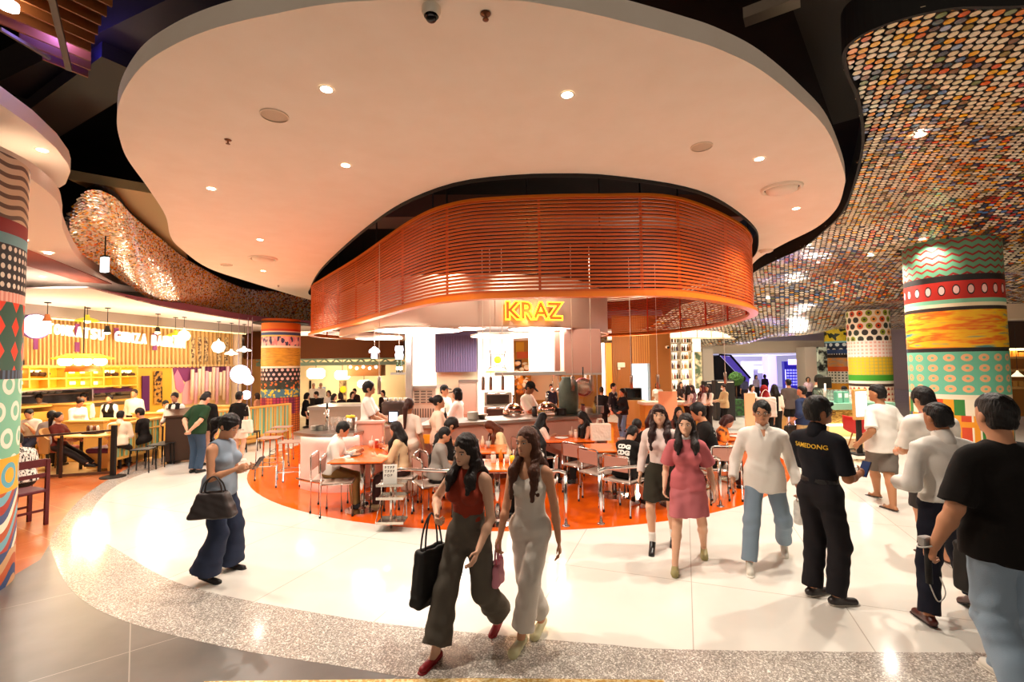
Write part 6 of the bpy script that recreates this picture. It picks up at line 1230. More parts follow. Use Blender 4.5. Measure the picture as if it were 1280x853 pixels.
def table(px, py, lab, sx=.7, sy=.7, rz=0., xy_=None):
    p = G(px, py, .004) if xy_ is None else Vector((xy_[0], xy_[1], .004)); o = empty('dining_table', p, rz, lab, 'table', 'orange topped dining tables')
    b = MB(); b.box((0, 0, .735), (sx, sy, .022), 0, .008); b.build('tabletop', M_otop, o); b = MB(); b.box((0, 0, .715), (sx*.9, sy*.9, .02)); b.build('underframe', mat('#7a2a10', .5), o)
    b = MB(); b.cyl((0, 0, .03), (0, 0, .71), .038, n=20); b.build('column', M_chrome, o, True); b = MB(); b.lathe([(.24, 0), (.24, .015), (.06, .03), (.04, .05)], n=32); b.build('base', M_chrome, o, 'auto'); return p
T = {}
T[1] = table(453, 638, 'orange table nearest the bar, between the man and woman in white and beige', .75, .7); T[2] = table(466, 621, 'orange table pushed behind the one nearest the bar', .75, .7)
T[3] = table(622, 653, 'orange table right behind the two walking women at the front rail', .72, .7); T[4] = table(605, 622, 'orange table before the brown haired diner at the pink counter', .72, .7); T[5] = table(710, 602, 'orange table before the woman in black at the counter\'s right end', .85, .7); T[6] = table(768, 620, 'orange table behind the three empty chair backs', .85, .7); T[7] = table(846, 632, 'orange table hidden behind the two women in pink and white', .7, .7); T[8] = table(868, 608, 'orange table before the man in the printed black T-shirt', .8, .7); T[9] = table(916, 600, 'orange table at the right rim of the orange floor', .7, .7)
def tabled(nm, lab, cat, t, dx, dy, prof, m, extra=None):
    p = T[t]+Vector((dx, dy, .742)); o = empty(nm, p, 0, lab, cat); b = MB(); b.lathe(prof, n=16); b.build('body', m, o, True)
    if extra: extra(o)
    return o
JAR = [(.03, 0), (.034, .01), (.034, .1), (.026, .115)]; CUP = [(.028, 0), (.036, .11), (.034, .11), (.026, .01)]; BOT = [(.028, 0), (.03, .1), (.012, .15), (.012, .18)]; PLT = [(.06, 0), (.12, .018), (.122, .022)]
def lid(c): return lambda o: MB().lathe([(.03, .112), (.03, .14)], n=14).build('lid', mat(c, .4), o, True)
def straw(o): MB().cyl((0, 0, .02), (.02, 0, .19), .005, n=6).build('straw', mat('#f0e0d0', .5), o, True)
for i, (nm, tx, ct, t, dx, dy, pr, c, ex) in enumerate([
    ('sauce_jar', 'red sauce jar on the table nearest the bar', 'jar', 2, .05, .05, JAR, '#a83018', lid('#e8d8c8')), ('napkin_cup', 'silver cup of cutlery on the table nearest the bar', 'cup', 2, -.06, .1, CUP, '#c8bcb0', straw), ('drink_glass', 'dark red drink on the table before the beige woman', 'drink', 2, .14, -.02, CUP, '#7a2418', straw), ('dinner_plate', 'white plate before the beige woman', 'plate', 2, .28, -.05, PLT, '#f0e6da', None), ('dinner_plate', 'dark plate before the man in the white shirt', 'plate', 1, -.18, .12, PLT, '#4a3a34', None),
    ('sauce_jar', 'white jar on the table behind the walking women', 'jar', 3, -.05, .1, JAR, '#efe2d4', lid('#c0a890')), ('sauce_bottle', 'amber sauce bottle on the table behind the walking women', 'bottle', 3, .05, .12, BOT, '#c87a20', lid('#d8c0a0') if 0 else None), ('napkin_cup', 'silver cup of cutlery on the table behind the walking women', 'cup', 3, .13, .06, CUP, '#c8bcb0', straw), ('drink_glass', 'yellow drink on the table behind the walking women', 'drink', 3, .2, .0, CUP, '#f0c020', straw),
    ('sauce_jar', 'white jar before the brown haired diner', 'jar', 4, -.1, .05, JAR, '#efe2d4', lid('#c0a890')), ('sauce_bottle', 'pale bottle before the brown haired diner', 'bottle', 4, -.02, .1, BOT, '#e8d0b0', None), ('napkin_cup', 'silver cup before the brown haired diner', 'cup', 4, .07, .02, CUP, '#b8aca0', straw), ('dinner_plate', 'white plate on the table before the woman in black', 'plate', 5, -.1, -.02, PLT, '#f4ece0', None), ('sauce_jar', 'white candle-like jar on the table before the woman in black', 'jar', 5, .16, .05, JAR, '#f6e8d6', lid('#e8d0b0')), ('napkin_cup', 'cup of straws on the table before the woman in black', 'cup', 5, .08, .1, CUP, '#d8b8a0', straw),
    ('sauce_jar', 'red jar before the man in the printed T-shirt', 'jar', 8, -.08, .05, JAR, '#c83010', lid('#f0a030')), ('sauce_bottle', 'orange bottle before the man in the printed T-shirt', 'bottle', 8, .06, .08, BOT, '#f08010', None), ('dinner_plate', 'white plate at the right rim table', 'plate', 9, .05, -.05, PLT, '#f4ece0', None), ('drink_glass', 'pale drink at the right rim table', 'drink', 9, -.1, .1, CUP, '#e8d8b8', straw)]):
    tabled(nm, tx, ct, t, dx, dy, pr, mat(c, .35), ex)
# empty chairs in view
for px, py, fc, tx in ((424, 641, 80, 'empty steel chair in front of the table nearest the bar, seat facing right'), (487, 632, 275, 'empty steel chair right of the table nearest the bar'), (540, 645, 60, 'empty steel chair left of the woman in red, back toward the rail'), (556, 612, 75, 'empty steel chair near the man in the black jacket'), (727, 616, 50, 'leftmost of three empty chair backs right of the front rail'), (749, 628, 55, 'middle of three empty chair backs behind the right rail'), (742, 592, 180, 'empty steel chair with rounded back facing us, behind the table right of the rail'), (904, 622, 8, 'empty steel chair with broad pink back at the right end of the orange floor'), (862, 628, 80, 'empty steel chair behind the woman in pink')):
    chair(px, py, fc, tx)
# bar stools
def make_stool():
    o = empty('bar_stool'); b = MB(); b.box((0, 0, .742), (.36, .34, .016), 0, .006); b.build('seat', mat('#b89a8a', .35, .5), o)
    for sx in (-1, 1):
        for sy in (-1, 1): b = MB(); b.tube([(sx*.17, sy*.165, .73), (sx*.19, sy*.185, .03)], .011, 8); l = b.build('leg', M_chrome, o, True); b = MB(); b.cyl((sx*.19, sy*.185, 0), (sx*.19, sy*.185, .035), .015, n=10); b.build('rubber_foot', M_rub, l, True)
    b = MB(); q = [(-.183, -.178, .25), (.183, -.178, .25), (.183, .178, .25), (-.183, .178, .25)]; b.tube(q, .009, 6, True); b.build('foot_ring', M_chrome, o, True); return o
ST = make_stool()
for i, (px, py, tx) in enumerate(((364, 606, 'nearest steel bar stool before the pink bar counter'), (337, 598, 'steel bar stool second from the front along the bar'), (345, 586, 'steel bar stool third from the front along the bar'), (352, 577, 'farthest steel bar stool along the bar counter'))):
    p = G(px, py, .004); o = ST if i == 0 else dup(ST, p); o.location = p; o.rotation_euler = (0, 0, .15); tag(o, tx, 'stool', 'steel bar stools')
# rails along the edge of the orange floor
def rail(pxa, pxb, lab, posts, z=.70):
    o = empty('guard_rail', (0, 0, 0), 0, lab, 'rail'); R_ = 5.66
    def ang(px, py): p = G(px, py, 0); return math.atan2(p.y-11.68, p.x-.1)
    a0, a1 = ang(*pxa), ang(*pxb); N = 26; P = [(.1+R_*math.cos(a0+(a1-a0)*i/N), 11.68+R_*math.sin(a0+(a1-a0)*i/N)) for i in range(N+1)]
    top = [(P[0][0], P[0][1], z-.08), (P[0][0]+.02*(P[1][0]-P[0][0]), P[0][1], z-.03)]+[(x, y, z) for x, y in P[1:-1]]+[(P[-1][0], P[-1][1], z-.03), (P[-1][0], P[-1][1], z-.08)]
    b = MB(); b.tube(top, .024, 10); b.build('handrail', M_chrome, o, True)
    for x, y in (P[0], P[-1]): b = MB(); b.cyl((x, y, .01), (x, y, z-.075), .024, n=12); b.build('post', M_chrome, o, True); b = MB(); b.lathe([(.05, .004), (.05, .015), (.026, .02)], (x, y, 0), n=16); b.build('floor_flange', M_chrome, o, True)
    return P
R1 = rail((489, 657), (711, 664), 'long chrome guard rail at the front rim, left of the two', 2); R2 = rail((757, 661), (914, 638), 'chrome guard rail at the right rim of the orange floor', 2)
# tray stand at the left post
p = Vector((R1[0][0], R1[0][1]-.24, .0)); ts = empty('tray_stand', p, 0, 'three tier steel tray stand at the left post of the guard rail', 'stand')
for k, z in enumerate((.56, .40, .10)): b = MB(); b.box((.02, 0, z), (.34, .24, .012)); b.box((.02, -.12, z+.012), (.34, .008, .03)); b.box((.02, .12, z+.012), (.34, .008, .03)); b.build('tray', mat('#d8cec2', .2, .9), ts)
for sx in (-.14, .18): b = MB(); b.tube([(sx, .1, .1), (sx, .1, .57)], .007, 6); b.tube([(sx-.02, -.1, .1), (sx+.0, .1, .4)], .006, 6); b.build('side_rod', M_chrome, ts, True)
b = MB(); b.cyl((0, .03, .004), (0, .03, .6), .018, n=10); b.build('post', M_chrome, ts, True)
mn = empty('menu_card', p+Vector((.0, -.02, .567)), .1, 'white menu card with rows of grey letters on the tray stand', 'menu card'); b = MB(); b.box((0, 0, .12), (.17, .012, .24)); b.build('card', mat('#f2eadf', .6), mn); MI = mat('#5a4a44', .7)
for r, (tx_, z) in enumerate((('PTPP', .205), ('TPPP', .155), ('POP', .105))): t_ = text_mesh('lettering', tx_, .042, MI, mn, depth=.002, bold=.001, space=1.5); stand(t_, (-.005 if r < 2 else -.02, -.008, z), (0, -1, 0))
# ---------------------------------------------------------------- left restaurant furniture
M_yw = mat('#d9a24a', .5, noise=(3, '#e4b25e', .3, .7, (1, 1, .15)))
stripe = NT('booth_stripes', .7); x_, y_ = stripe.uv() if 0 else (None, None); oo = stripe.xyz(stripe.obj()); qf = stripe.ma('FRACT', stripe.ma('DIVIDE', oo[0], .34)); cc = '#7fae86'
for pth, c in ((.12, '#c8a23c'), (.26, '#8fc0a0'), (.45, '#d8b44c'), (.58, '#5f9a7e'), (.78, '#c08a34'), (.9, '#a8c8a0')): cc = stripe.mix(stripe.ma('GREATER_THAN', qf, pth), cc, c)
M_stripe = stripe.out(cc)
def booth(a, c, hgt, lab):                                      # low striped bench back from ground point a to c
    L = (c-a).length; rz = math.atan2(c.y-a.y, c.x-a.x); o = empty('striped_booth', ((a.x+c.x)/2, (a.y+c.y)/2, .004), rz, lab, 'booth'); b = MB(); b.box((0, 0, .25+(hgt-.3)/2), (L-.08, .08, hgt-.3)); b.build('striped_panel', M_stripe, o); b = MB(); b.box((0, .0, hgt-.02), (L, .14, .05), 0, .01); b.box((0, 0, .23), (L, .12, .05)); b.build('rail', M_yw, o)
    for sx in (-1, 1): b = MB(); b.box((sx*(L/2-.04), 0, hgt/2), (.08, .12, hgt)); b.build('post', M_yw, o)
    b = MB(); n = int(L/.26)
    for k in range(1, n): b.box((-L/2+L*k/n, -.045, .25+(hgt-.3)/2), (.035, .03, hgt-.3))
    b.build('slat', M_yw, o)
    b = MB(); b.box((0, .3, .4), (L-.1, .5, .1), 0, .03); b.build('seat_cushion', mat('#6a2a4a', .7), o); b = MB(); b.box((0, .3, .2), (L-.15, .45, .3)); b.build('seat_base', M_yw, o); return o
booth(G(138, 590), G(198, 573), .93, 'near striped booth bench beside the dark podium, behind the black stools'); booth(G(267, 566), G(362, 548), 1.0, 'far striped booth bench in front of the central patterned column')
o = empty('podium', G(225, 577), .55, 'dark brown host podium with sloping top', 'podium'); b = MB(); b.box((0, 0, .52), (.52, .46, .94), 0, .01); b.build('body', mat('#3a2212', .5), o); b = MB(); vs = [(-.29, -.26, .99), (.29, -.26, .99), (.29, .26, 1.12), (-.29, .26, 1.12)]; b.add([Vector(v) for v in vs]+[Vector(v)+Vector((0, 0, .04)) for v in vs], [(3, 2, 1, 0), (4, 5, 6, 7), (0, 1, 5, 4), (1, 2, 6, 5), (2, 3, 7, 6), (3, 0, 4, 7)]); b.build('sloping_top', mat('#4a2a16', .4), o); b = MB(); [b.cyl((sx*.2, sy*.17, 0), (sx*.2, sy*.17, .06), .02, n=8) for sx in (-1, 1) for sy in (-1, 1)]; b.build('foot', M_dark, o); b = MB(); b.box((0, .0, 1.1), (.24, .3, .012)); b.build('paper', mat('#f4e8d8', .7), o) if 0 else None
def make_bstool():
    o = empty('black_stool'); b = MB(); b.box((0, 0, .45), (.34, .34, .02), 0, .008); b.build('seat', mat('#16110e', .5), o)
    for sx in (-1, 1):
        for sy in (-1, 1): b = MB(); b.tube([(sx*.15, sy*.15, .44), (sx*.17, sy*.17, .0)], .013, 8); b.build('leg', M_dark, o, True)
    return o
BS = make_bstool()
for i, (px, py, tx) in enumerate(((178, 590, 'nearest black tube stool before the near striped booth'), (198, 583, 'middle black tube stool before the near striped booth'), (210, 579, 'black tube stool beside the dark podium'), (296, 568, 'black tube stool at the far striped booth, left of two'), (314, 563, 'black tube stool at the far striped booth, right of two'))):
    p = G(px, py, .003); o = BS if i == 0 else dup(BS, p); o.location = p; o.rotation_euler = (0, 0, .3); tag(o, tx, 'stool', 'black tube stools')
# barrier with dark rail at the restaurant front
o = empty('barrier', (0, 0, 0), 0, 'low barrier with dark rail and glass at the restaurant front', 'barrier'); A_, C_ = G(26, 601), G(141, 594); za = Yp(26, 547, A_.y).z; zc_ = Yp(141, 538, C_.y).z; b = MB(); b.tube([(A_.x, A_.y, za), (C_.x, C_.y, zc_)], .02, sq=(.04, .035)); b.build('top_rail', mat('#3a2014', .5), o); q = A_.lerp(C_, .42); b = MB(); b.box((q.x, q.y, za/2), (.035, .035, za)); b.build('post', mat('#3a2014', .5), o); b = MB(); q2 = C_; P = [A_, C_]; b.add([(A_.x, A_.y, .02), (C_.x, C_.y, .02), (C_.x, C_.y, .07), (A_.x, A_.y, .07), (A_.x, A_.y+.03, .02), (C_.x, C_.y+.03, .02), (C_.x, C_.y+.03, .07), (A_.x, A_.y+.03, .07)], [(0, 1, 2, 3), (7, 6, 5, 4), (0, 4, 5, 1), (3, 2, 6, 7), (1, 5, 6, 2), (0, 3, 7, 4)]); b.build('bottom_rail', mat('#5a3a24', .5), o)
o = empty('barrier_post', G(141, 597), 0, 'black belt barrier post on a round foot beside the striped booth', 'barrier post'); b = MB(); b.box((0, 0, .5), (.1, .05, .96), 0, .01); b.build('pole', M_dark, o); b = MB(); b.lathe([(.2, 0), (.2, .02), (.05, .04)], n=28); b.build('foot', M_dark, o, 'auto')
# timber partitions, tables and chairs inside
def part_(x0, x1, ytop, d, lab): p = Yp((x0+x1)/2, ytop, d); w_ = (x1-x0)/590*d; o = empty('timber_partition', (p.x, p.y, .004), 0, lab, 'partition'); b = MB(); b.box((0, 0, p.z/2), (w_, .12, p.z-.03)); b.build('panel', M_yw, o); b = MB(); b.box((0, 0, p.z), (w_+.04, .18, .04), 0, .005); b.build('cap', mat('#e8b866', .5), o)
part_(85, 132, 527, 10.6, 'low timber partition behind the seated woman in brown'); part_(20, 110, 506, 11.6, 'long timber counter front below the kitchen windows'); part_(118, 166, 524, 11.4, 'timber partition left of the man in the black shirt'); part_(168, 212, 517, 12.0, 'timber partition right of the man in the black shirt'); part_(262, 292, 508, 13.4, 'timber partition below the violet mural')
def ltable(px, py, lab, w_=.9): p = G(px, py, .004); o = empty('timber_table', p, 0, lab, 'table'); b = MB(); b.box((0, 0, .73), (w_, .6, .035), 0, .01); b.build('tabletop', M_yw, o); [MB().box((sx*(w_/2-.05), sy*.24, .36), (.04, .04, .71)).build('leg', M_dark, o) for sx in (-1, 1) for sy in (-1, 1)]; return p
TL = ltable(112, 590, 'dark legged timber table before the seated woman in brown'); ltable(50, 577, 'timber table between the two diners at far left'); ltable(170, 575, 'timber table before the man in the black shirt')
o = empty('condiment_tray', TL+Vector((0, .05, .752)), 0, 'small tray of sauces on the table of the woman in brown', 'tray'); b = MB(); b.box((0, 0, .01), (.3, .2, .02)); b.build('tray', M_dark, o)
for k in range(4): b = MB(); b.lathe([(.025, .02), (.03, .12), (.015, .16)], (-.1+.065*k, 0, 0), n=12); b.build('bottle', mat(['#5a2a14', '#c0a890', '#7a3a18', '#e8d8c0'][k], .4), o, True)
def armchair(px, py, face, lab, col='#8a3a28', z=.003):
    o = empty('armchair', G(px, py, z), -math.radians(face), lab, 'chair'); b = MB(); b.box((0, 0, .43), (.46, .46, .09), 0, .03); b.build('seat', mat(col, .7), o); b = MB()
    P = [(.25*math.sin(a), -.25*math.cos(a)) for a in np.linspace(-1.7, 1.7, 18)]
    vs = []; n = len(P)
    for k, (x, y) in enumerate(P): hh = .60+.26*math.cos(np.linspace(-1.35, 1.35, 18)[k]); vs += [(x, y, .4), (x*1.06, y*1.06, hh), (x*1.22, y*1.22, hh), (x*1.2, y*1.2, .38)]
    fs = [];
    for k in range(n-1):
        for e in range(4): fs.append((k*4+e, k*4+(e+1) % 4, (k+1)*4+(e+1) % 4, (k+1)*4+e))
    fs += [(0, 3, 2, 1), tuple((n-1)*4+e for e in range(4))]; b.add(vs, fs); b.build('backrest', mat('#b8844a', .7), o, 'auto')
    for sx in (-1, 1):
        for sy in (-1, 1): b = MB(); b.cyl((sx*.2, sy*.2, .4), (sx*.24, sy*.25, 0), .018, .014, n=8); b.build('leg', mat('#7a5428', .5), o, True)
    return o
armchair(73, 588, 84, 'armchair with patterned curved back holding the woman in brown')
def wchair(px, py, face, lab, col='#c8963c', z=.003, zz=None):
    o = empty('timber_chair', G(px, py, z), -math.radians(face), lab, 'chair'); m = mat(col, .5); b = MB(); b.box((0, 0, .45), (.42, .42, .04), 0, .01); b.build('seat', mat('#3a4a6a' if col == '#c8963c' else '#5a1420', .6), o)
    for sx in (-1, 1): b = MB(); b.box((sx*.19, .19, .22), (.04, .04, .44)); b.build('leg', m, o); b = MB(); b.box((sx*.19, -.19, .43), (.04, .04, .86)); b.build('leg', m, o)
    b = MB(); b.box((0, -.19, .82), (.36, .025, .1)); b.box((0, -.19, .66), (.36, .02, .05)); b.build('backrest', m, o); b = MB(); b.box((0, .19, .2), (.36, .02, .03)); b.box((0, -.19, .2), (.36, .02, .03)); b.build('stretcher', m, o); return o
wchair(34, 575, 200, 'yellow timber chair with dark cushion at far left of the restaurant'); wchair(68, 570, 350, 'yellow timber chair under the diner in grey seen from behind')
wchair(23, 660, 290, 'dark red timber chair half hidden behind the left column', '#5a1418')
# red shell chair and yellow chair at the right
def shell(px, py, face, col, lab, legs=True):
    o = empty('shell_chair', G(px, py), -math.radians(face), lab, 'chair'); b = MB(); vs = []; nu, nv = 11, 9
    for i in range(nv):
        v = i/(nv-1)
        for k in range(nu):
            u = -1+2*k/(nu-1)
            if v < .5: y = .22-v*.84; z = .45+.03*u*u-.02*math.sin(v*2*PI)
            else: t = (v-.5)*2; y = -.2-.1*t; z = .45+.36*t+.02*u*u
            vs.append((u*.23*(1-.25*max(0, v-.7)), y+.07*u*u*(v > .4)*(v-.4), z+.06*u*u*(v < .6)))
    n0 = len(vs); vs += [(x, y-.012, z-.012) for x, y, z in vs]; fs = []
    for i in range(nv-1):
        for k in range(nu-1): a = i*nu+k; fs += [(a, a+1, a+nu+1, a+nu), (n0+a, n0+a+nu, n0+a+nu+1, n0+a+1)]
    for i in range(nv-1): a = i*nu; fs.append((a, a+nu, n0+a+nu, n0+a)); a = i*nu+nu-1; fs.append((a+nu, a, n0+a, n0+a+nu))
    fs += [(k+1, k, n0+k, n0+k+1) for k in range(nu-1)]+[((nv-1)*nu+k, (nv-1)*nu+k+1, n0+(nv-1)*nu+k+1, n0+(nv-1)*nu+k) for k in range(nu-1)]
    b.add(vs, fs); b.build('shell', mat(col, .4), o, True)
    for sx in (-1, 1):
        for sy in (-1, 1): b = MB(); b.cyl((sx*.1, sy*.1, .43), (sx*.2, sy*.2, 0), .016, .011, n=8); b.build('leg', mat('#a06a34', .5), o, True)
shell(1076, 566, 60, '#c01a14', 'red shell chair with timber legs in front of the mint counter'); shell(1296, 606, 300, '#e8c81a', 'yellow shell chair at the right edge behind the man in black'); shell(1330, 592, 320, '#b8b0a4', 'grey shell chair at the right edge beside the yellow one')
# paper bags on the chair by the CDG diner
o = empty('paper_bag', G(752, 606)+Vector((0, 0, 0)), 0, 'pale crumpled takeaway bag behind the table right of the rail', 'bag'); b = MB(); P = [(-.16, -.1), (.16, -.1), (.16, .1), (-.16, .1)]; b.prism(P, .75, 1.02); b.build('sack', mat('#f0dcc8', .7, bump=(14, .8)), o)
for sx in (-.05, .05): b = MB(); b.tube([(-.06, sx, 1.02), (-.04, sx, 1.1), (.04, sx, 1.1), (.06, sx, 1.02)], .006, 6); b.build('handle', mat('#f0dcc8', .7), o)
# ---------------------------------------------------------------- people
from mathutils.bvhtree import BVHTree
def stand_h(px, yh, d): return Yp(px, yh, d).z
WT_, BK_ = '#ece4da', '#15110f'
def decal(P, child, txt, size, m, c_local, nrm, upv, bold=.0, sx=1., name='lettering', flat=None):
    """lettering printed on a garment: every vertex is laid onto the cloth"""
    o = [c for c in P['o'].children if c.name.split('.')[0] == child][0]; bv = BVHTree.FromPolygons([v.co for v in o.data.vertices], [p.vertices for p in o.data.polygons])
    t = text_mesh(name, txt, size, m, P['o'], depth=0.0, bold=bold, sx=sx) if flat is None else flat; z = Vector(nrm).normalized(); x = Vector(upv).cross(z).normalized(); y = z.cross(x); c = Vector(c_local)
    for v in t.data.vertices:
        p = c+x*v.co.x+y*v.co.y; h = bv.ray_cast(p+z*.4, -z)[0]; v.co = (h if h is not None else p)+z*.004
    return t
def stander(label, px, yh, d, face, sex='m', **k):
    p = Yp(px, yh, d); h = k.pop('h', None) or min(max(p.z, 1.35), 1.86); z0 = p.z-h if k.pop('float_', False) else 0.0
    return person(label, (p.x, p.y, z0), face, h, sex, vox=k.pop('vox', .02 if d > 11.5 else .015), **k)
def sitter(label, px, yh, d, face, sex='m', seat=.46, ch=None, **k):
    p = Yp(px, yh, d); ln = math.radians(k.get('lean', 0)); h = (p.z-seat)/(.059+.345*math.cos(ln)+.127); h = min(max(h, 1.4), 1.82); a = math.radians(face); off = .345*h*math.sin(ln)
    x, y = p.x-off*math.sin(a), p.y-off*math.cos(a)
    P = person(label, (x, y, 0), face, h, sex, seat=seat, vox=k.pop('vox', .02 if d > 11.5 else .014), **k)
    if ch: chair(0, 0, face, ch, xy_=(x-.0*math.sin(a), y-.0*math.cos(a)))
    return P
def bagmesh(name, lab, pos, rz, w, hgt, dp, m, handle=.25, cat='bag', taper=.8, hm=None, sag=.0):
    """soft bag hanging from `pos` (top of the handle)"""
    o = empty(name, pos, rz, lab, cat); zt = -handle; tp = (taper-1)/(taper+1)
    P = [rbox(A(0, 0, zt-hgt/2), A(w/2*(1+taper)/2, dp/2, hgt/2), min(.03, dp*.4), tp), rbox(A(0, 0, zt), A(w/2*taper*.8, max(dp*.16, .012), .05), .01, op='s', k=.02)]
    sculpt('pouch', P, .009, m, o, k=.03, disp=folds(.003, 1.3, 5))
    for s_ in (-1, 1):
        b = MB(); hp = [(-w*.24, s_*dp*.25, zt-.05), (-w*.17, s_*dp*.15, zt*.45), (0, 0, -.0), (w*.17, s_*dp*.15, zt*.45), (w*.24, s_*dp*.25, zt-.05)]; b.tube([tuple(p) for p in spline(hp, False, 5)], .007, 6); b.build('handle', hm or m, o, True)
    return o
BAGK = mat('#17120f', .6)
# ---- walkers in front
def walker(label, fl, fr, face, h, sex='m', **k):               # fl, fr: floor pixels of left and right foot
    L, R = G(*fl), G(*fr); loc = ((L.x+R.x)/2, (L.y+R.y)/2, 0); return person(label, loc, face, h, sex, feet=local_feet(loc, face, L, R), **k)
P1 = walker('woman in rust sleeveless top and grey trousers striding with a black tote', (625, 786), (545, 826), 207, 1.58, 'f', side=-2, heel=(.55, 0), vox=.0075, skin='l', lean=3, look=8, nod=14, tilt=-4, top=dict(c='#8e3320', sleeve=0, hem=.07, neck=.021, g=.008, fold=.0015), bottom=dict(c='#5f574d', kr=.055, hr=.066, len=.9, waist=.11, fold=.005), hair=dict(t='long', c='#1c100c', len=.07, w=.05, line=.098), shoe=dict(c='#8c0f18', t='flat'), face_on=True, hl=(-.22, .22, .84), hr=(.19, .17, 1.02), pr=(.9, -.7, -.3), grip=(.35, .95))
P2 = walker('woman in cream jumpsuit with long brown hair walking in clogs', (652, 808), (677, 788), 206, 1.56, 'f', fat=.94, heel=(.1, .25), vox=.0075, skin='#c98f6c', look=14, nod=2, tilt=3, top=dict(c='#d5cbbf', strap=True, hem=.0, sleeve=0, g=.012), bottom=dict(c='#d5cbbf', kr=.05, hr=.056, len=.86, waist=.1, fold=.004), hair=dict(t='long', c='#4a2614', len=.15, w=.045, line=.1), shoe=dict(c='#cfc79a', t='clog'), face_on=True, hl=(-.24, -.02, .80), hr=(.19, .18, .84), grip=(.4, .7))
P3 = walker('woman in sleeveless denim vest and flared jeans reading her phone', (287, 711), (256, 729), 97, 1.59, 'f', heel=(.1, .3), vox=.0085, skin='m', nod=24, lean=4, top=dict(c='#8b97a6', sleeve=0, hem=-.03, neck=.024, g=.014), bottom=dict(c='#2c3348', kr=.052, hr=.088, len=.99, fold=.005), hair=dict(t='pony', c='#191110', len=.16, v=.008), shoe=dict(c='#1c1818', t='flat'), face_on=True, hl=(-.08, .30, 1.12), hr=(.12, .28, 1.14), grip=(.9, .9))
P4 = walker('woman in pale pink blouse and short dark skirt with long dark hair', (842, 679), (816, 690), 203, 1.57, 'f', fat=.93, heel=(.0, .5), vox=.009, skin='l', look=-6, tilt=4, top=dict(c='#dcc6bf', sleeve=1.85, hem=.005, sr=.034, g=.016, neck=.024, box=False), bottom=dict(t='skirt', c='#2e2a20', len=.21, hr=.115), hair=dict(t='long', c='#2c1512', len=.13, w=.045, fringe=True, line=.082), shoe=dict(c='#141111', r=.3, sock='#ece6e0', sh=.22), face_on=True, hl=(-.24, .08, .86), hr=(.25, .02, .84))
P5 = walker('woman in pink short sleeved dress and olive clogs beside the blouse', (880, 694), (844, 714), 200, 1.54, 'f', fat=.92, heel=(.3, 0), vox=.009, skin='l', look=8, nod=2, top=dict(c='#bf6468', sleeve=.8, hem=-.02, sr=.052, g=.014, neck=.026, collar='#efe2da'), bottom=dict(t='skirt', c='#c06c70', len=.22, hr=.125, n='skirt'), hair=dict(t='long', c='#1f1310', len=.07, w=.035, line=.1, sides=(1, 1)), shoe=dict(c='#9a8f5c', t='clog'), face_on=True, hl=(-.27, .0, .82), hr=(.25, .10, .85))
P6 = walker('man in white shirt, blue jeans and glasses walking toward us', (980, 692), (937, 713), 204, 1.68, 'm', heel=(.55, 0), vox=.009, skin='m', look=4, nod=6, fat=.95, top=dict(c=WT_, sleeve=1.93, hem=-.07, collar=True, vneck=True, sr=.036, box=True, g=.016), bottom=dict(c='#8496a6', kr=.046, hr=.044, fold=.004), hair=dict(t='short', c='#14100e'), shoe=dict(c='#d9d2c4', sole='#efe8dc'), face_on=True, glasses=True, hl=(-.30, .02, .80), hr=(.30, .12, .84), grip=(.9, .4))
P7 = walker('man in black polo with yellow back lettering and glasses looking right', (1016, 745), (1046, 757), 66, 1.72, 'm', vox=.009, skin='d', look=26, nod=2, fat=.96, top=dict(c='#15141a', sleeve=.9, hem=.045, sr=.040, g=.014, collar=True), bottom=dict(c='#1c181b', kr=.05, hr=.045, belt=True, fold=.004), hair=dict(t='short', c='#14100e', v=.012, fringe=True), shoe=dict(c='#2e2624', sole='#b8aea2', r=.4), face_on=True, glasses=True, hl=(-.06, .30, 1.06), hr=(.16, .28, 1.06), grip=(.9, .9), toe=(8, 20))
P8 = walker('man in white T-shirt and grey shorts walking away in flip flops', (1097, 623), (1117, 639), 352, 1.76, 'm', heel=(.1, .0), vox=.011, skin='#b07a55', look=-20, nod=8, fat=1.14, top=dict(c=WT_, sleeve=.88, hem=-.06, sr=.05, box=True, g=.018), bottom=dict(t='shorts', c='#6b625a', len=.95, hr=.062), hair=dict(t='top', c='#120e0d'), shoe=dict(c='#8a6a54', t='sandal', sole='#3a2a24'), hl=(-.30, .05, .84), hr=(.28, .06, .82))
P9 = walker('man in white short sleeved shirt with bowed head, half hidden', (1160, 697), (1184, 703), 12, 1.76, 'm', vox=.011, skin='m', nod=30, look=-10, top=dict(c=WT_, sleeve=.9, hem=-.06, sr=.05, box=True, g=.018), bottom=dict(t='shorts', c='#3a3432', len=.95), hair=dict(t='short', c='#120e0d', v=.009), shoe=dict(c='#8a5a3c', t='sandal', sole='#4a2a1c'), hl=(-.15, .3, 1.0), hr=(.15, .3, 1.0))
P10 = walker('man in white long sleeved shirt and navy trousers seen from behind', (1162, 782), (1218, 764), 10, 1.70, 'm', heel=(0, .5), vox=.0085, skin='d', look=-12, nod=10, top=dict(c='#e6dfd6', sleeve=1.9, hem=.02, sr=.042, g=.02, collar=True, fold=.005), bottom=dict(c='#1a1a26', kr=.046, hr=.04, fold=.004), hair=dict(t='top', c='#100c0b'), shoe=dict(c='#45180f', r=.3, sole='#1c100c'), hl=(-.22, .22, 1.0), hr=(.2, .24, 1.0))
p11 = Yp(1247, 493, 2.9); h11 = p11.z
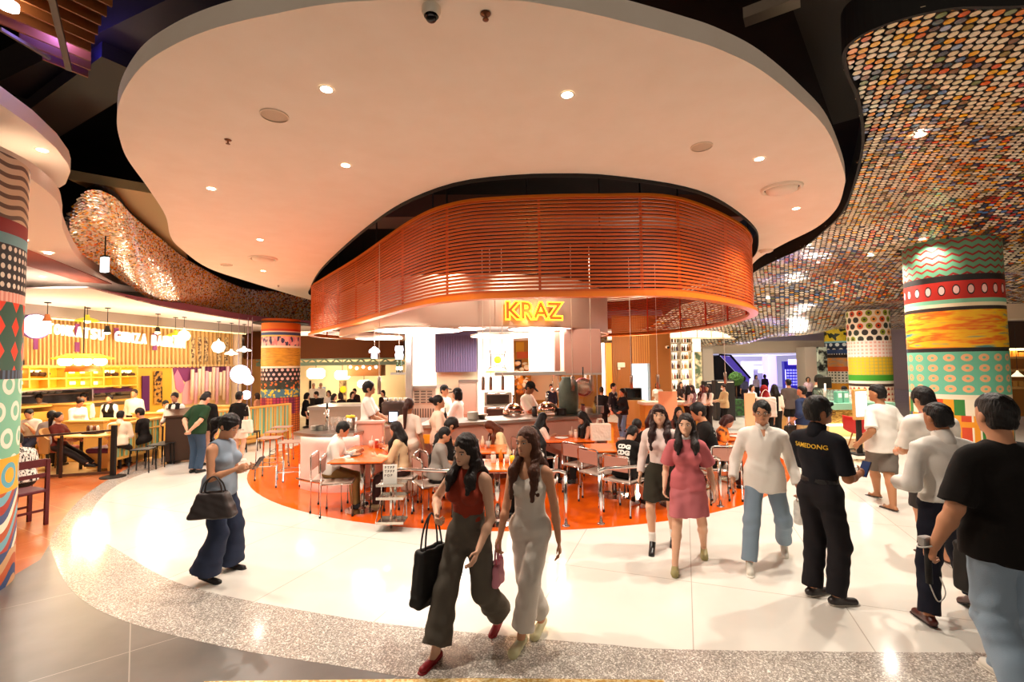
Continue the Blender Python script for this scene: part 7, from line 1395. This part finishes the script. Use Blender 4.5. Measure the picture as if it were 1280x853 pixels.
P11 = person('man in black T-shirt and pale blue jeans seen from behind at right edge', (p11.x, p11.y, 0), 8, h11, 'm', feet=[(-.1, -.22), (.11, .2)], heel=(.3, 0), vox=.0085, skin='m', look=2, nod=4, fat=1.08, top=dict(c='#171311', sleeve=.9, hem=-.06, sr=.054, box=True, g=.018, fold=.004), bottom=dict(c='#93a6b8', kr=.052, hr=.05, fold=.005), hair=dict(t='top', c='#15100e', v=.008), shoe=dict(c='#ddd6ca'), hl=(-.33, .05, .83), hr=(.33, .0, .82), grip=(.95, .4))
# things they carry
def hand_pos(P, i, f=.07): e, w = P['ARM'][i]; v = (w-e)/np.linalg.norm(w-e); return to_world(P, w+v*f*P['s'])
hp = hand_pos(P1, 1, .0); bagmesh('tote_bag', 'black tote bag hanging from the arm of the woman in rust', hp+Vector((-.05, .06, .0)), .9, .36, .40, .11, BAGK, .24, taper=.72)
hp = hand_pos(P2, 1); bagmesh('pouch_bag', 'small pink pouch carried by the woman in cream', hp+Vector((0, 0, .02)), 1.2, .16, .2, .05, mat('#d88a9a', .6), .10)
def phone(P, i, lab, off=(0, 0, 0)):
    p = hand_pos(P, i, .10)+Vector(off); o = empty('mobile_phone', p, -math.radians(P['face']), lab, 'phone'); b = MB(); b.xf = Matrix.Rotation(-.6, 4, 'X'); b.box((0, 0, .03), (.075, .01, .15), 0, .003); b.build('case', mat('#1c1a22', .3), o); b = MB(); b.xf = Matrix.Rotation(-.6, 4, 'X'); b.box((0, -.0065, .03), (.066, .002, .14)); b.build('screen', mat('#2a3a5a', .1, emit='#5a7ac0', es=.08), o)
phone(P3, 0, 'dark phone held up by the woman in the denim vest'); phone(P7, 1, 'dark phone in the right hand of the man in black polo')
e, w_ = P3['ARM'][1]; hp = to_world(P3, e+(w_-e)*.25); bagmesh('handbag', 'dark brown trapezoid handbag on the arm of the woman in denim', hp+Vector((.03, -.1, .02)), .1, .42, .24, .15, mat('#2e2422', .5), .14, taper=.58)
hp = hand_pos(P6, 0); bagmesh('plastic_bag', 'small white plastic bag held by the man in white shirt', hp, .3, .14, .24, .09, mat('#ece6dc', .5, bump=(30, .8)), .06)
hp = hand_pos(P11, 0, .09); o = empty('action_camera', hp, -.1, 'grey action camera with ring on a black grip held by the man in black T-shirt', 'camera'); b = MB(); b.cyl((0, 0, -.16), (0, 0, .06), .019, n=14); b.build('grip', M_dark, o, True); b = MB(); b.box((-.01, 0, .10), (.07, .05, .06), .3, .006); b.build('camera_body', mat('#8e8a86', .4, .4), o); b = MB(); b.tube([(.055*math.cos(a), .04*math.sin(a), .085+.02*math.cos(a)) for a in np.linspace(0, 2*PI, 20, endpoint=False)], .005, 6, True); b.build('ring', mat('#d8d2ca', .3), o, True); b = MB(); b.tube([tuple(p) for p in spline([(0, 0, -.16), (.03, -.02, -.26), (.09, 0, -.22), (.1, .05, -.14)], False, 6)], .004, 6); b.build('wrist_cord', mat('#c8c0b6', .5), o, True)
p = Yp(1213, 725, 3.35); bagmesh('shoulder_bag', 'black shoulder bag hanging low beside the navy trousers', Vector((p.x, p.y, .95)), .3, .2, .34, .12, BAGK, .16)
YL = mat('#d8a820', .6)
c = P7['T'](-.005, -.1, .235); decal(P7, 'shirt', 'BANGKOK' if 0 else 'SAMEDONG', .052, YL, c, P7['TR'] @ A(-.05, -1, 0), P7['TR'] @ A(0, 0, 1), .001)
# ---- diners on the orange floor
CM = mat
S1 = sitter('man in white shirt eating at the table nearest the bar', 424, 527, 6.95, 82, 'm', lean=14, nod=12, ch='steel chair under the man in white shirt nearest the bar', top=dict(c=WT_, sleeve=1.9, hem=-.02, collar=True, g=.018, sr=.04), bottom=dict(c='#a8824e'), hair=dict(t='short', c='#14100e', v=.01), shoe=dict(c='#2a1a1a', sole='#c83c28'), hl=(-.12, .42, .88), hr=(.14, .38, .84))
S2 = sitter('woman in beige jacket with long dark hair facing the man in white', 498, 527, 6.95, 274, 'f', lean=8, nod=8, skin='l', ch='steel chair under the woman in beige jacket', top=dict(c='#dcb890', sleeve=1.9, hem=0, g=.02, sr=.042), bottom=dict(c='#3a2420'), hair=dict(t='long', c='#1a100e', len=.26, w=.045), shoe=dict(c='#c8a070'), hl=(-.1, .42, .86), hr=(.12, .36, .98))
S3 = sitter('man in black jacket with bowed head seen from behind', 557, 520, 7.15, 58, 'm', lean=16, nod=34, ch='steel chair under the man in black jacket', top=dict(c=BK_, sleeve=1.95, hem=-.04, g=.022, sr=.044), bottom=dict(c='#1a1614'), hair=dict(t='short', c='#1a110e', v=.014, fringe=True), shoe=dict(c=BK_), hl=(-.15, .4, .8), hr=(.15, .4, .8))
S4 = sitter('brown haired diner in cream top bent over her plate', 618, 527, 7.9, 245, 'f', lean=24, nod=30, skin='l', ch='steel chair under the brown haired diner', top=dict(c='#f0d8a8', sleeve=1.5, hem=0, g=.02, sr=.042), bottom=dict(c='#4a3a30'), hair=dict(t='long', c='#5a2a14', len=.12, w=.05), shoe=dict(c='#6a4a38'), hl=(-.15, .42, .82), hr=(.15, .42, .82))
S5 = sitter('woman in black and white patterned top right behind the front women', 670, 533, 6.45, 282, 'f', lean=6, nod=12, skin='l', ch='steel chair under the woman in patterned top', top=dict(m=mat('#14110f', .8, noise=(14, '#ece6da', .47, .53)), sleeve=1.3, hem=-.02, g=.02, sr=.044), bottom=dict(c='#14110f'), hair=dict(t='long', c='#120d0c', len=.16, w=.05), shoe=dict(c='#1a1614'), hl=(-.15, .4, .8), hr=(.15, .4, .8))
S6 = sitter('woman in white top with long black hair gesturing at the counter', 676, 519, 8.3, 62, 'f', lean=10, nod=6, skin='l', ch='steel chair under the gesturing woman in white', top=dict(c='#f0dccc', sleeve=.7, hem=0, g=.016), bottom=dict(c='#15110f'), hair=dict(t='long', c='#15100f', len=.22, w=.045), shoe=dict(c='#1a1614'), hl=(-.12, .42, .92), hr=(.14, .44, .86))
S7 = sitter('woman in black sleeveless top reading at the counter\'s right end', 732, 514, 8.35, 262, 'f', lean=8, nod=22, skin='l', ch='steel chair under the woman in black sleeveless top', top=dict(c=BK_, sleeve=0, hem=0, g=.012), bottom=dict(c='#1c1614'), hair=dict(t='long', c='#17100e', len=.2, w=.035), shoe=dict(c='#1a1614'), hl=(-.12, .4, .8), hr=(.14, .4, .8), face_on=True)
S8 = sitter('man in black shirt printed with white letters eating behind the right rail', 787, 535, 6.72, 45, 'm', lean=20, nod=24, ch='steel chair under the man in the lettered black shirt', top=dict(c=BK_, sleeve=1.5, hem=-.05, g=.022, sr=.05), bottom=dict(t='shorts', c='#14110f', len=.85), hair=dict(t='short', c='#120d0c', v=.012), shoe=dict(c='#d8cfc4', sole='#f0eae0', sock='#2a2622'), hl=(-.1, .42, .98), hr=(.14, .42, .96))
for k, (tx_, z) in enumerate((('CDG', .235), ('CDG', .175), ('CDG', .115))): decal(S8, 'shirt', tx_, .08, mat('#f2ece2', .6), S8['T'](-.01, -.2, z), S8['TR'] @ A(0, -1, 0), S8['TR'] @ A(0, 0, 1), .006, 1.15)
decal(S8, 'shirt', 'comme des', .035, mat('#d8d0c4', .6), S8['T'](-.02, -.2, .07), S8['TR'] @ A(0, -1, 0), S8['TR'] @ A(0, 0, 1), .0, 1.2) if 0 else None
S9 = sitter('boy in black T-shirt looking down behind the lettered shirt', 797, 522, 7.5, 205, 'm', lean=14, nod=32, skin='l', top=dict(c=BK_, sleeve=.9, hem=0, g=.018, sr=.045), bottom=dict(c='#1c1614'), hair=dict(t='short', c='#17100e', v=.014), shoe=dict(c='#1a1614'), hl=(-.15, .4, .85), hr=(.15, .4, .85), ch='steel chair under the boy in black T-shirt', face_on=True)
S10 = sitter('woman with reddish hair turned right behind the boy in black', 815, 514, 8.6, 85, 'f', lean=6, nod=6, skin='l', top=dict(c='#4a2420', sleeve=1.6, hem=0, g=.018), bottom=dict(c='#1c1614'), hair=dict(t='long', c='#4a1814', len=.18, w=.05), shoe=dict(c='#1a1614'), ch='steel chair under the reddish haired woman', hl=(-.12, .4, .85), hr=(.14, .4, .85))
S11 = sitter('woman facing us between the two walkers in pink and white', 848, 513, 8.9, 182, 'f', skin='l', top=dict(c='#6a3a30', sleeve=1.5, hem=0), bottom=dict(c='#1c1614'), hair=dict(t='long', c='#120d0c', len=.12, w=.045), shoe=dict(c='#1a1614'), ch='steel chair under the woman facing us', face_on=True, hl=(-.12, .4, .82), hr=(.14, .4, .82))
S12 = sitter('man in black T-shirt with white back print leaning left over his table', 877, 504, 7.35, 292, 'm', lean=12, nod=10, look=-18, top=dict(c=BK_, sleeve=.9, hem=-.05, g=.022, sr=.05, box=True), bottom=dict(c='#14110f'), hair=dict(t='short', c='#120d0c', v=.012), shoe=dict(c='#1a1614'), ch='steel chair under the man with white back print', hl=(-.15, .42, .86), hr=(.16, .4, .86))
blob = MB(); random.seed(9)
for k in range(46):
    a = random.uniform(0, 2*PI); r = .09*math.sqrt(random.random()); x_, z_ = r*math.cos(a)*1.2, r*math.sin(a)*.8-(.04 if k % 5 == 0 else 0); s_ = random.uniform(.005, .012); n0 = len(blob.v)
    blob.add([(x_+s_*(1.6 if j % 2 else .7)*math.cos(j*PI/4), z_+s_*(1.6 if j % 2 else .7)*math.sin(j*PI/4), 0) for j in range(8)], [tuple(range(8))])
bo = blob.build('back_print', mat('#d8d0c6', .7), S12['o']); decal(S12, 'shirt', '', 1, None, S12['T'](0, -.2, .215), S12['TR'] @ A(0, -1, 0), S12['TR'] @ A(0, 0, 1), flat=bo)
S13 = sitter('diner in brown and orange print top at the right rim table', 905, 521, 7.9, 120, 'f', lean=16, nod=20, skin='m', top=dict(m=mat('#3a1712', .8, noise=(6, '#e0761c', .45, .55)), sleeve=1.4, hem=0, g=.02, sr=.045), bottom=dict(c='#2a1a16'), hair=dict(t='bob', c='#3a1612'), shoe=dict(c='#1a1614'), ch='steel chair under the diner in orange print', hl=(-.15, .42, .86), hr=(.15, .42, .86))
S14 = sitter('person in grey top seated behind the woman in rust', 552, 548, 6.55, 74, 'm', lean=10, nod=10, top=dict(c='#8a8078', sleeve=1.3, hem=-.02, g=.02), bottom=dict(c='#26201e'), hair=dict(t='short', c='#15100e'), shoe=dict(c='#2a2220'), hl=(-.15, .4, .8), hr=(.15, .4, .8))
# ---- kitchen staff
stander('tall waiter in white T-shirt and cream apron at the bar, facing right', 460, 478, 8.95, 82, 'm', skin='m', top=dict(c='#f4ece2', sleeve=.9, hem=-.03, sr=.046, box=True), bottom=dict(c='#c8b09c'), apron=dict(c='#d8c0ac'), hair=dict(t='short', c='#17100e', v=.014), shoe=dict(c='#1a1614'), hl=(-.1, .36, .98), hr=(.14, .34, .98))
stander('waitress with ponytail and crossed apron straps seen from behind', 511, 499, 7.55, 12, 'f', skin='d', top=dict(c='#f0d6c4', sleeve=.9, hem=0, sr=.042), bottom=dict(c='#dcbca4'), hair=dict(t='pony', c='#3a1a12', len=.2), shoe=dict(c='#c8a890'), apron=None, hl=(-.2, .1, .85), hr=(.3, -.02, .82))
stander('waitress with hand on hip in pale pink T-shirt', 547, 495, 7.8, 70, 'f', skin='m', look=10, top=dict(c='#f2cdb4', sleeve=.9, hem=-.04, sr=.046), bottom=dict(c='#e4c4ac'), hair=dict(t='bun', c='#1c1210'), shoe=dict(c='#c8a890'), hl=(-.23, .04, .98), pl=(-1, -.25, .1), hr=(.2, .2, .9))
stander('cook in black cap behind the counter, left of two', 555, 482, 10.3, 120, 'm', skin='m', top=dict(c='#f4ece2', sleeve=.9, hem=-.03, sr=.046), bottom=dict(c='#2a2422'), hair=dict(t='short', c='#15100e'), hat=dict(c='#1c1816'), shoe=dict(c='#1a1614'), hl=(-.12, .3, 1.0), hr=(.14, .3, 1.0))
stander('cook in black cap and white T-shirt facing left, right of two', 572, 486, 9.7, 285, 'm', skin='m', top=dict(c='#f8f2ea', sleeve=.95, hem=-.03, sr=.05, box=True), bottom=dict(c='#2a2422'), hair=dict(t='bob', c='#15100e'), hat=dict(c='#1c1816'), shoe=dict(c='#1a1614'), hl=(-.12, .34, .98), hr=(.14, .3, .98))
stander('bearded chef in dark cap working between the dome lamps', 659, 477, 9.9, 118, 'm', skin='d', nod=30, top=dict(c='#f2dccb', sleeve=.95, hem=-.03, sr=.052, box=True), bottom=dict(c='#f0e4d4'), apron=dict(c='#f6e6c8'), hair=dict(t='short', c='#15100e'), hat=dict(c='#1c1816'), shoe=dict(c='#1a1614'), hl=(-.12, .36, 1.0), hr=(.14, .38, 1.02), fat=1.08)
# ---- beyond the kitchen on the right
stander('man in dark suit seen from behind at the glass screen', 752, 484, 13.2, 20, 'm', top=dict(c='#1c1a1c', sleeve=1.95, hem=-.08, sr=.042, box=True), bottom=dict(c='#1c1a1c'), hair=dict(t='top', c='#3a2c24'), shoe=dict(c=BK_))
sitter('boy in patterned dark jacket perched on a high seat', 766.5, 495, 13.0, 130, 'm', seat=.75, skin='l', top=dict(m=mat('#26242c', .8, noise=(7, '#d8d0c4', .55, .6)), sleeve=1.9, hem=0), bottom=dict(c='#3a3a3c'), hair=dict(t='short', c='#15100e'), shoe=dict(c='#1a1614'), feet=[(-.1, .25, .22), (.1, .25, .22)])
stander('woman in black jacket and blue jeans turned left', 778, 487, 12.8, 250, 'f', skin='m', top=dict(c='#1c181a', sleeve=1.95, hem=-.04, sr=.04, g=.02), bottom=dict(c='#6a86a8', kr=.048, hr=.046), hair=dict(t='pony', c='#17100e', len=.08), shoe=dict(c='#d8d0c4'), hl=(-.2, .2, .95), hr=(.2, .2, .95))
stander('staff member in white behind the honey timber counter', 822, 485, 16.4, 200, 'f', skin='m', top=dict(c='#f4ece2', sleeve=.9, hem=0), bottom=dict(c='#2a2422'), hair=dict(t='bob', c='#17100e'), shoe=dict(c='#1a1614'))
for px, yh, fc, c, hc, tx, mk in ((851, 483, 175, '#3a2c2c', '#2a1814', 'woman in dark top behind the shop counter', None), (860, 486, 60, '#d8ccc4', '#17100e', 'masked woman in grey at the shop counter', '#f0ece8'), (865, 483, 250, '#8a6a70', '#3a1c18', 'woman in mauve print at the shop counter', None), (878, 483, 265, '#f0e0d8', '#5a1c1c', 'red haired woman in white at the shop counter', None), (885, 484, 240, '#f2ddc8', '#2c1814', 'rightmost woman in cream at the shop counter', None)):
    stander(tx, px, yh, 14.2 if px != 851 else 16.6, fc, 'f', skin='l', top=dict(c=c, sleeve=1.3, hem=0), bottom=dict(c='#2a2422'), hair=dict(t='long', c=hc, len=.14), shoe=dict(c='#1a1614'), mask=mk, hl=(-.12, .33, 1.0), hr=(.12, .33, 1.0))
stander('masked person in tan jacket before the black kiosk', 905, 481, 14.6, 265, 'm', skin='l', mask='#f0ece8', top=dict(c='#c8ac80', sleeve=1.9, hem=-.06, sr=.042, box=True), bottom=dict(c='#15110f'), hair=dict(t='short', c='#2a1a14'), shoe=dict(c='#1a1614'), hl=(-.12, .33, 1.05), hr=(.12, .33, 1.05))
stander('person in white behind the small peach panel', 939.5, 483, 14.2, 160, 'f', skin='l', top=dict(c='#f2e8de', sleeve=.9, hem=0), bottom=dict(c='#2a2422'), hair=dict(t='bob', c='#17100e'), shoe=dict(c='#1a1614'))
Bq = stander('woman in red headscarf and black dress with a white tote on her back', 955, 482, 10.6, 12, 'f', skin='m', top=dict(c='#17120f', sleeve=1.6, hem=0, g=.02), bottom=dict(t='skirt', c='#15110f', len=.42, hr=.13), hair=None, hat=dict(t='hijab', c='#8a1c1c'), shoe=dict(c='#1a1614'))
bagmesh('tote_bag', 'large white canvas tote on the back of the woman in red headscarf', to_world(Bq, A(-.02, -.17, 1.42)), -.2, .42, .44, .08, mat('#f0e6d6', .8), .16, taper=.95)
stander('woman with long black hair and grey bag walking into the hall', 968, 481, 12.0, 8, 'f', skin='l', top=dict(c='#e0cdb8', sleeve=1.0, hem=0), bottom=dict(c='#1c1816', kr=.05, hr=.06), hair=dict(t='long', c='#120d0c', len=.26), shoe=dict(c='#1a1614'))
Bk = stander('man in grey brown T-shirt and black shorts walking into the hall', 985.5, 474, 13.2, 3, 'm', skin='m', top=dict(c='#5a4e48', sleeve=.95, hem=-.06, sr=.055, box=True), bottom=dict(t='shorts', c='#15110f', len=.8), hair=dict(t='top', c='#17100e'), shoe=dict(c='#d8d0c4'))
bagmesh('carrier_bag', 'tan carrier bag held by the man in grey brown T-shirt', hand_pos(Bk, 0), .2, .3, .4, .12, mat('#c08a4a', .7), .14, taper=.95)
Bn = stander('man in navy sweater and khaki trousers seen from behind', 1003, 483, 9.9, 338, 'm', skin='m', look=-14, top=dict(c='#2a3656', sleeve=1.4, hem=-.05, sr=.05, box=True, fold=.003), bottom=dict(c='#b89a6a', kr=.048, hr=.045), hair=dict(t='top', c='#15100e'), shoe=dict(c='#3a2a22'), hl=(-.24, .1, .9))
bagmesh('sling_bag', 'black jacket bundle carried at the side of the man in navy', hand_pos(Bn, 0), .4, .34, .3, .14, BAGK, .06)
stander('man in camouflage shirt and cap at the mint counter', 1021, 469, 11.9, 120, 'm', skin='m', nod=18, look=20, top=dict(m=mat('#22261c', .8, noise=(6, '#c8c0a8', .5, .6)), sleeve=1.5, hem=-.03, sr=.046), bottom=dict(c='#22261c'), hair=dict(t='short', c='#15100e'), hat=dict(c='#26281e'), shoe=dict(c='#1a1614'), hl=(-.12, .33, 1.0), hr=(.12, .33, 1.0))
stander('shop assistant in white with dark cap behind the mint counter', 1055, 483, 12.4, 215, 'm', skin='l', nod=24, top=dict(c='#f0ece6', sleeve=1.3, hem=0), bottom=dict(c='#2a2422'), hair=dict(t='short', c='#15100e'), hat=dict(c='#1c1816'), shoe=dict(c='#1a1614'), apron=dict(c='#1c1816'))
for px, yh, d, fc, c, tx in ((930, 474, 22, 10, '#4a4a68', 'distant shopper in slate top by the escalator foot'), (945, 472, 24, 170, '#c8b8d8', 'distant shopper in lilac near the far hall'), (1010, 473, 20, 200, '#e8c8d0', 'distant shopper in pale pink near the white column'), (752+204, 474, 25, 0, '#2a2438', 'distant shopper in dark violet below the violet-lit column')):
    stander(tx, px, yh, d, fc, 'f', vox=.026, top=dict(c=c, sleeve=1.2, hem=0), bottom=dict(c='#2a2430'), hair=dict(t='bob', c='#17100e'), shoe=dict(c='#1a1614'))
# ---- restaurant on the left
Lg = stander('man in dark green T-shirt with hands clasped behind his back at the podium', 246, 494, 9.35, 12, 'm', h=1.58, skin='l', lean=14, nod=24, fat=1.1, top=dict(c='#1f3a22', sleeve=.85, hem=-.05, sr=.046, box=True), bottom=dict(c='#36485e', kr=.046, hr=.043), hair=dict(t='top', c='#120d0c'), shoe=dict(c='#15110f'), hl=(-.06, -.17, .93), hr=(.05, -.18, .92), pl=(-1, -.3, 0), pr=(1, -.3, 0))
stander('person in black with dark backpack beside the man in green', 258, 493, 10.0, 350, 'm', h=1.55, skin='l', nod=14, top=dict(c='#15110f', sleeve=1.3, hem=-.05, sr=.046), bottom=dict(c='#c89a84'), hair=dict(t='top', c='#120d0c'), shoe=dict(c='#15110f'))
stander('hostess in black waistcoat and white shirt behind the podium', 219, 498, 10.7, 165, 'f', h=1.5, skin='m', nod=10, top=dict(c='#f0e6da', sleeve=1.9, hem=0, collar=True, vest='#1c1614'), bottom=dict(c='#1a1614'), hair=dict(t='bun', c='#15100e'), shoe=dict(c='#15110f'), face_on=True, hl=(-.2, .22, .95), hr=(.2, .22, .95))
Lw = stander('woman in black T-shirt and white shorts seen from behind by the globe lamps', 299, 494, 10.4, 5, 'f', h=1.52, skin='l', top=dict(c='#15110f', sleeve=.85, hem=-.05, sr=.046, box=True), bottom=dict(t='shorts', c='#f2e6d4', len=.75, hr=.062), hair=dict(t='top', c='#120d0c'), shoe=dict(c='#e8e0d4'))
bagmesh('tote_bag', 'white and black tote on the shoulder of the woman in white shorts', to_world(Lw, A(.22, -.04, 1.22)), .1, .26, .3, .08, mat('#ece0cc', .8, noise=(6, '#2a2422', .58, .62)), .3)
stander('chef in white at the left kitchen window, leftmost of two', 50, 490, 12.1, 150, 'm', h=1.44, skin='m', nod=26, top=dict(c='#f2f0f4', sleeve=1.6, hem=0), bottom=dict(c='#2a2422'), hair=dict(t='short', c='#15100e'), shoe=dict(c='#15110f'))
stander('chef in white at the left kitchen window, rightmost of two', 106, 490, 12.4, 160, 'm', h=1.44, skin='m', nod=26, top=dict(c='#f2f0f4', sleeve=1.6, hem=0), bottom=dict(c='#2a2422'), hair=dict(t='short', c='#15100e'), shoe=dict(c='#15110f'))
stander('waitress in dark waistcoat at the right kitchen window', 137, 495, 12.0, 165, 'f', h=1.4, skin='m', top=dict(c='#f0e6da', sleeve=1.6, hem=0, vest='#1c1614'), bottom=dict(c='#1a1614'), hair=dict(t='bun', c='#15100e'), shoe=dict(c='#15110f'))
stander('man in white shirt standing beside the violet curtain', 168, 493, 12.6, 165, 'm', h=1.5, skin='m', top=dict(c='#f2e8da', sleeve=1.9, hem=0, sr=.04, collar=True), bottom=dict(c='#1a1614'), hair=dict(t='short', c='#2a2018'), shoe=dict(c='#15110f'))
stander('waitress in white with tied hair bent over behind the partition', 96, 503, 11.1, 110, 'f', h=1.4, skin='m', nod=26, lean=8, top=dict(c='#f6eee2', sleeve=1.6, hem=0), bottom=dict(c='#1a1614'), hair=dict(t='bun', c='#2a1814'), shoe=dict(c='#15110f'), hl=(-.12, .33, .95), hr=(.12, .33, .95))
sitter('diner in white T-shirt eating at far left of the restaurant', 38, 511, 10.4, 165, 'm', lean=10, nod=10, skin='m', top=dict(c='#d8cfc0', sleeve=.9, hem=0, sr=.046), bottom=dict(c='#2a2a3a'), hair=dict(t='short', c='#15100e'), shoe=dict(c='#15110f'), hl=(-.1, .3, 1.0), hr=(.1, .3, 1.0))
sitter('diner in grey T-shirt seen from behind at far left', 64, 514, 9.9, 345, 'm', lean=6, skin='m', top=dict(c='#9a8f88', sleeve=.9, hem=-.03, sr=.048), bottom=dict(c='#2a2422'), hair=dict(t='top', c='#15100e'), shoe=dict(c='#15110f'))
sitter('woman in brown top with ponytail in the patterned armchair', 72, 525, 9.45, 84, 'f', seat=.46, skin='m', lean=-6, nod=6, top=dict(c='#5a2018', sleeve=.7, hem=0, g=.016), bottom=dict(c='#2a2220'), hair=dict(t='pony', c='#15100e', len=.14), shoe=dict(c='#15110f'), feet=[(-.1, .72), (.1, .8)], hl=(-.12, .34, .78), hr=(.14, .32, .80))
sitter('man in pale shirt seen from behind in the near striped booth', 150, 520, 9.75, 335, 'm', skin='m', lean=8, nod=8, top=dict(c='#f2dcc0', sleeve=1.3, hem=-.03, sr=.046, collar=True), bottom=dict(c='#2a2422'), hair=dict(t='top', c='#15100e'), shoe=dict(c='#15110f'), hl=(-.15, .36, .84), hr=(.15, .36, .84))
sitter('man in black shirt facing left in the restaurant', 177, 516, 10.3, 262, 'm', skin='m', lean=10, nod=8, top=dict(c='#1c1614', sleeve=.9, hem=0, sr=.046), bottom=dict(c='#2a2422'), hair=dict(t='short', c='#15100e', v=.012), shoe=dict(c='#15110f'), hl=(-.12, .38, .85), hr=(.14, .38, .85))
sitter('diner in white half hidden left of the hostess', 206, 502, 12.6, 110, 'm', skin='m', nod=14, top=dict(c='#f0e4d6', sleeve=1.2, hem=0), bottom=dict(c='#2a2422'), hair=dict(t='short', c='#15100e'), shoe=dict(c='#15110f'))
sitter('person in black and white striped shirt half hidden behind the left column', 21, 571, 6.6, 285, 'm', seat=.46, skin='m', lean=14, top=dict(m=mat('#e8e0d4', .8, noise=(60, '#2a2422', .52, .56, (1, 1, .2))), sleeve=.9, hem=-.03, g=.02, sr=.048), bottom=dict(c='#2a2422'), hair=dict(t='short', c='#15100e'), shoe=dict(c='#15110f'))
# ---- cafe at the back, seated rows
for px, yh, d, fc, c, hc, sx, tx in ((383, 500, 15.5, 60, '#15110f', '#15100e', 'f', 'cafe diner in black with hair down, leftmost'), (396, 499, 16.2, 230, '#1c181a', '#17100e', 'm', 'cafe diner in dark top facing her'), (411, 501, 16.8, 180, '#e8e0d8', '#2a1c18', 'f', 'cafe diner in white, third from the left'), (417, 503, 14.8, 90, '#2a2426', '#120d0c', 'f', 'cafe diner bent over the table with dark hair'), (426, 500, 15.3, 300, '#1c1416', '#2a1410', 'f', 'cafe diner with dark brown hair leaning left'), (440, 498, 15.8, 130, '#15110f', '#17100e', 'f', 'cafe diner in black beside the waiter'), (443.5, 494, 18, 190, '#3a2422', '#15100e', 'm', 'cafe diner facing us behind the diner in black'), (322, 501, 15.8, 280, '#c88a6a', '#2a1410', 'f', 'diner in salmon top left of the central column'), (479, 497, 16.5, 200, '#2a2422', '#15100e', 'f', 'cafe diner in dark top right of the waiter')):
    sitter(tx, px, yh, d, fc, sx, skin='l', lean=8, top=dict(c=c, sleeve=1.3, hem=0), bottom=dict(c='#1c1816'), hair=dict(t='bob' if sx == 'f' else 'short', c=hc), shoe=dict(c='#15110f'), vox=.022)
for px, yh, tx in ((689, 485, 'dark suited guest seen through the kitchen, left of two'), (705, 487, 'dark suited guest seen through the kitchen, right of two')):
    stander(tx, px, yh, 16.0, 200 if px < 700 else 260, 'm', vox=.022, top=dict(c='#26242e', sleeve=1.95, hem=-.06), bottom=dict(c='#1c1a22'), hair=dict(t='short', c='#2a2018'), shoe=dict(c='#15110f'))
for px, yh, tx in ((392, 483, 'cafe cook in white at the back wall, leftmost'), (401, 483, 'cafe cook in white beside the grey poster')):
    stander(tx, px, yh, 20, 170, 'm', vox=.024, top=dict(c='#f6efe6', sleeve=1.6, hem=0), bottom=dict(c='#2a2422'), hair=dict(t='short', c='#b8a890'), shoe=dict(c='#15110f'))
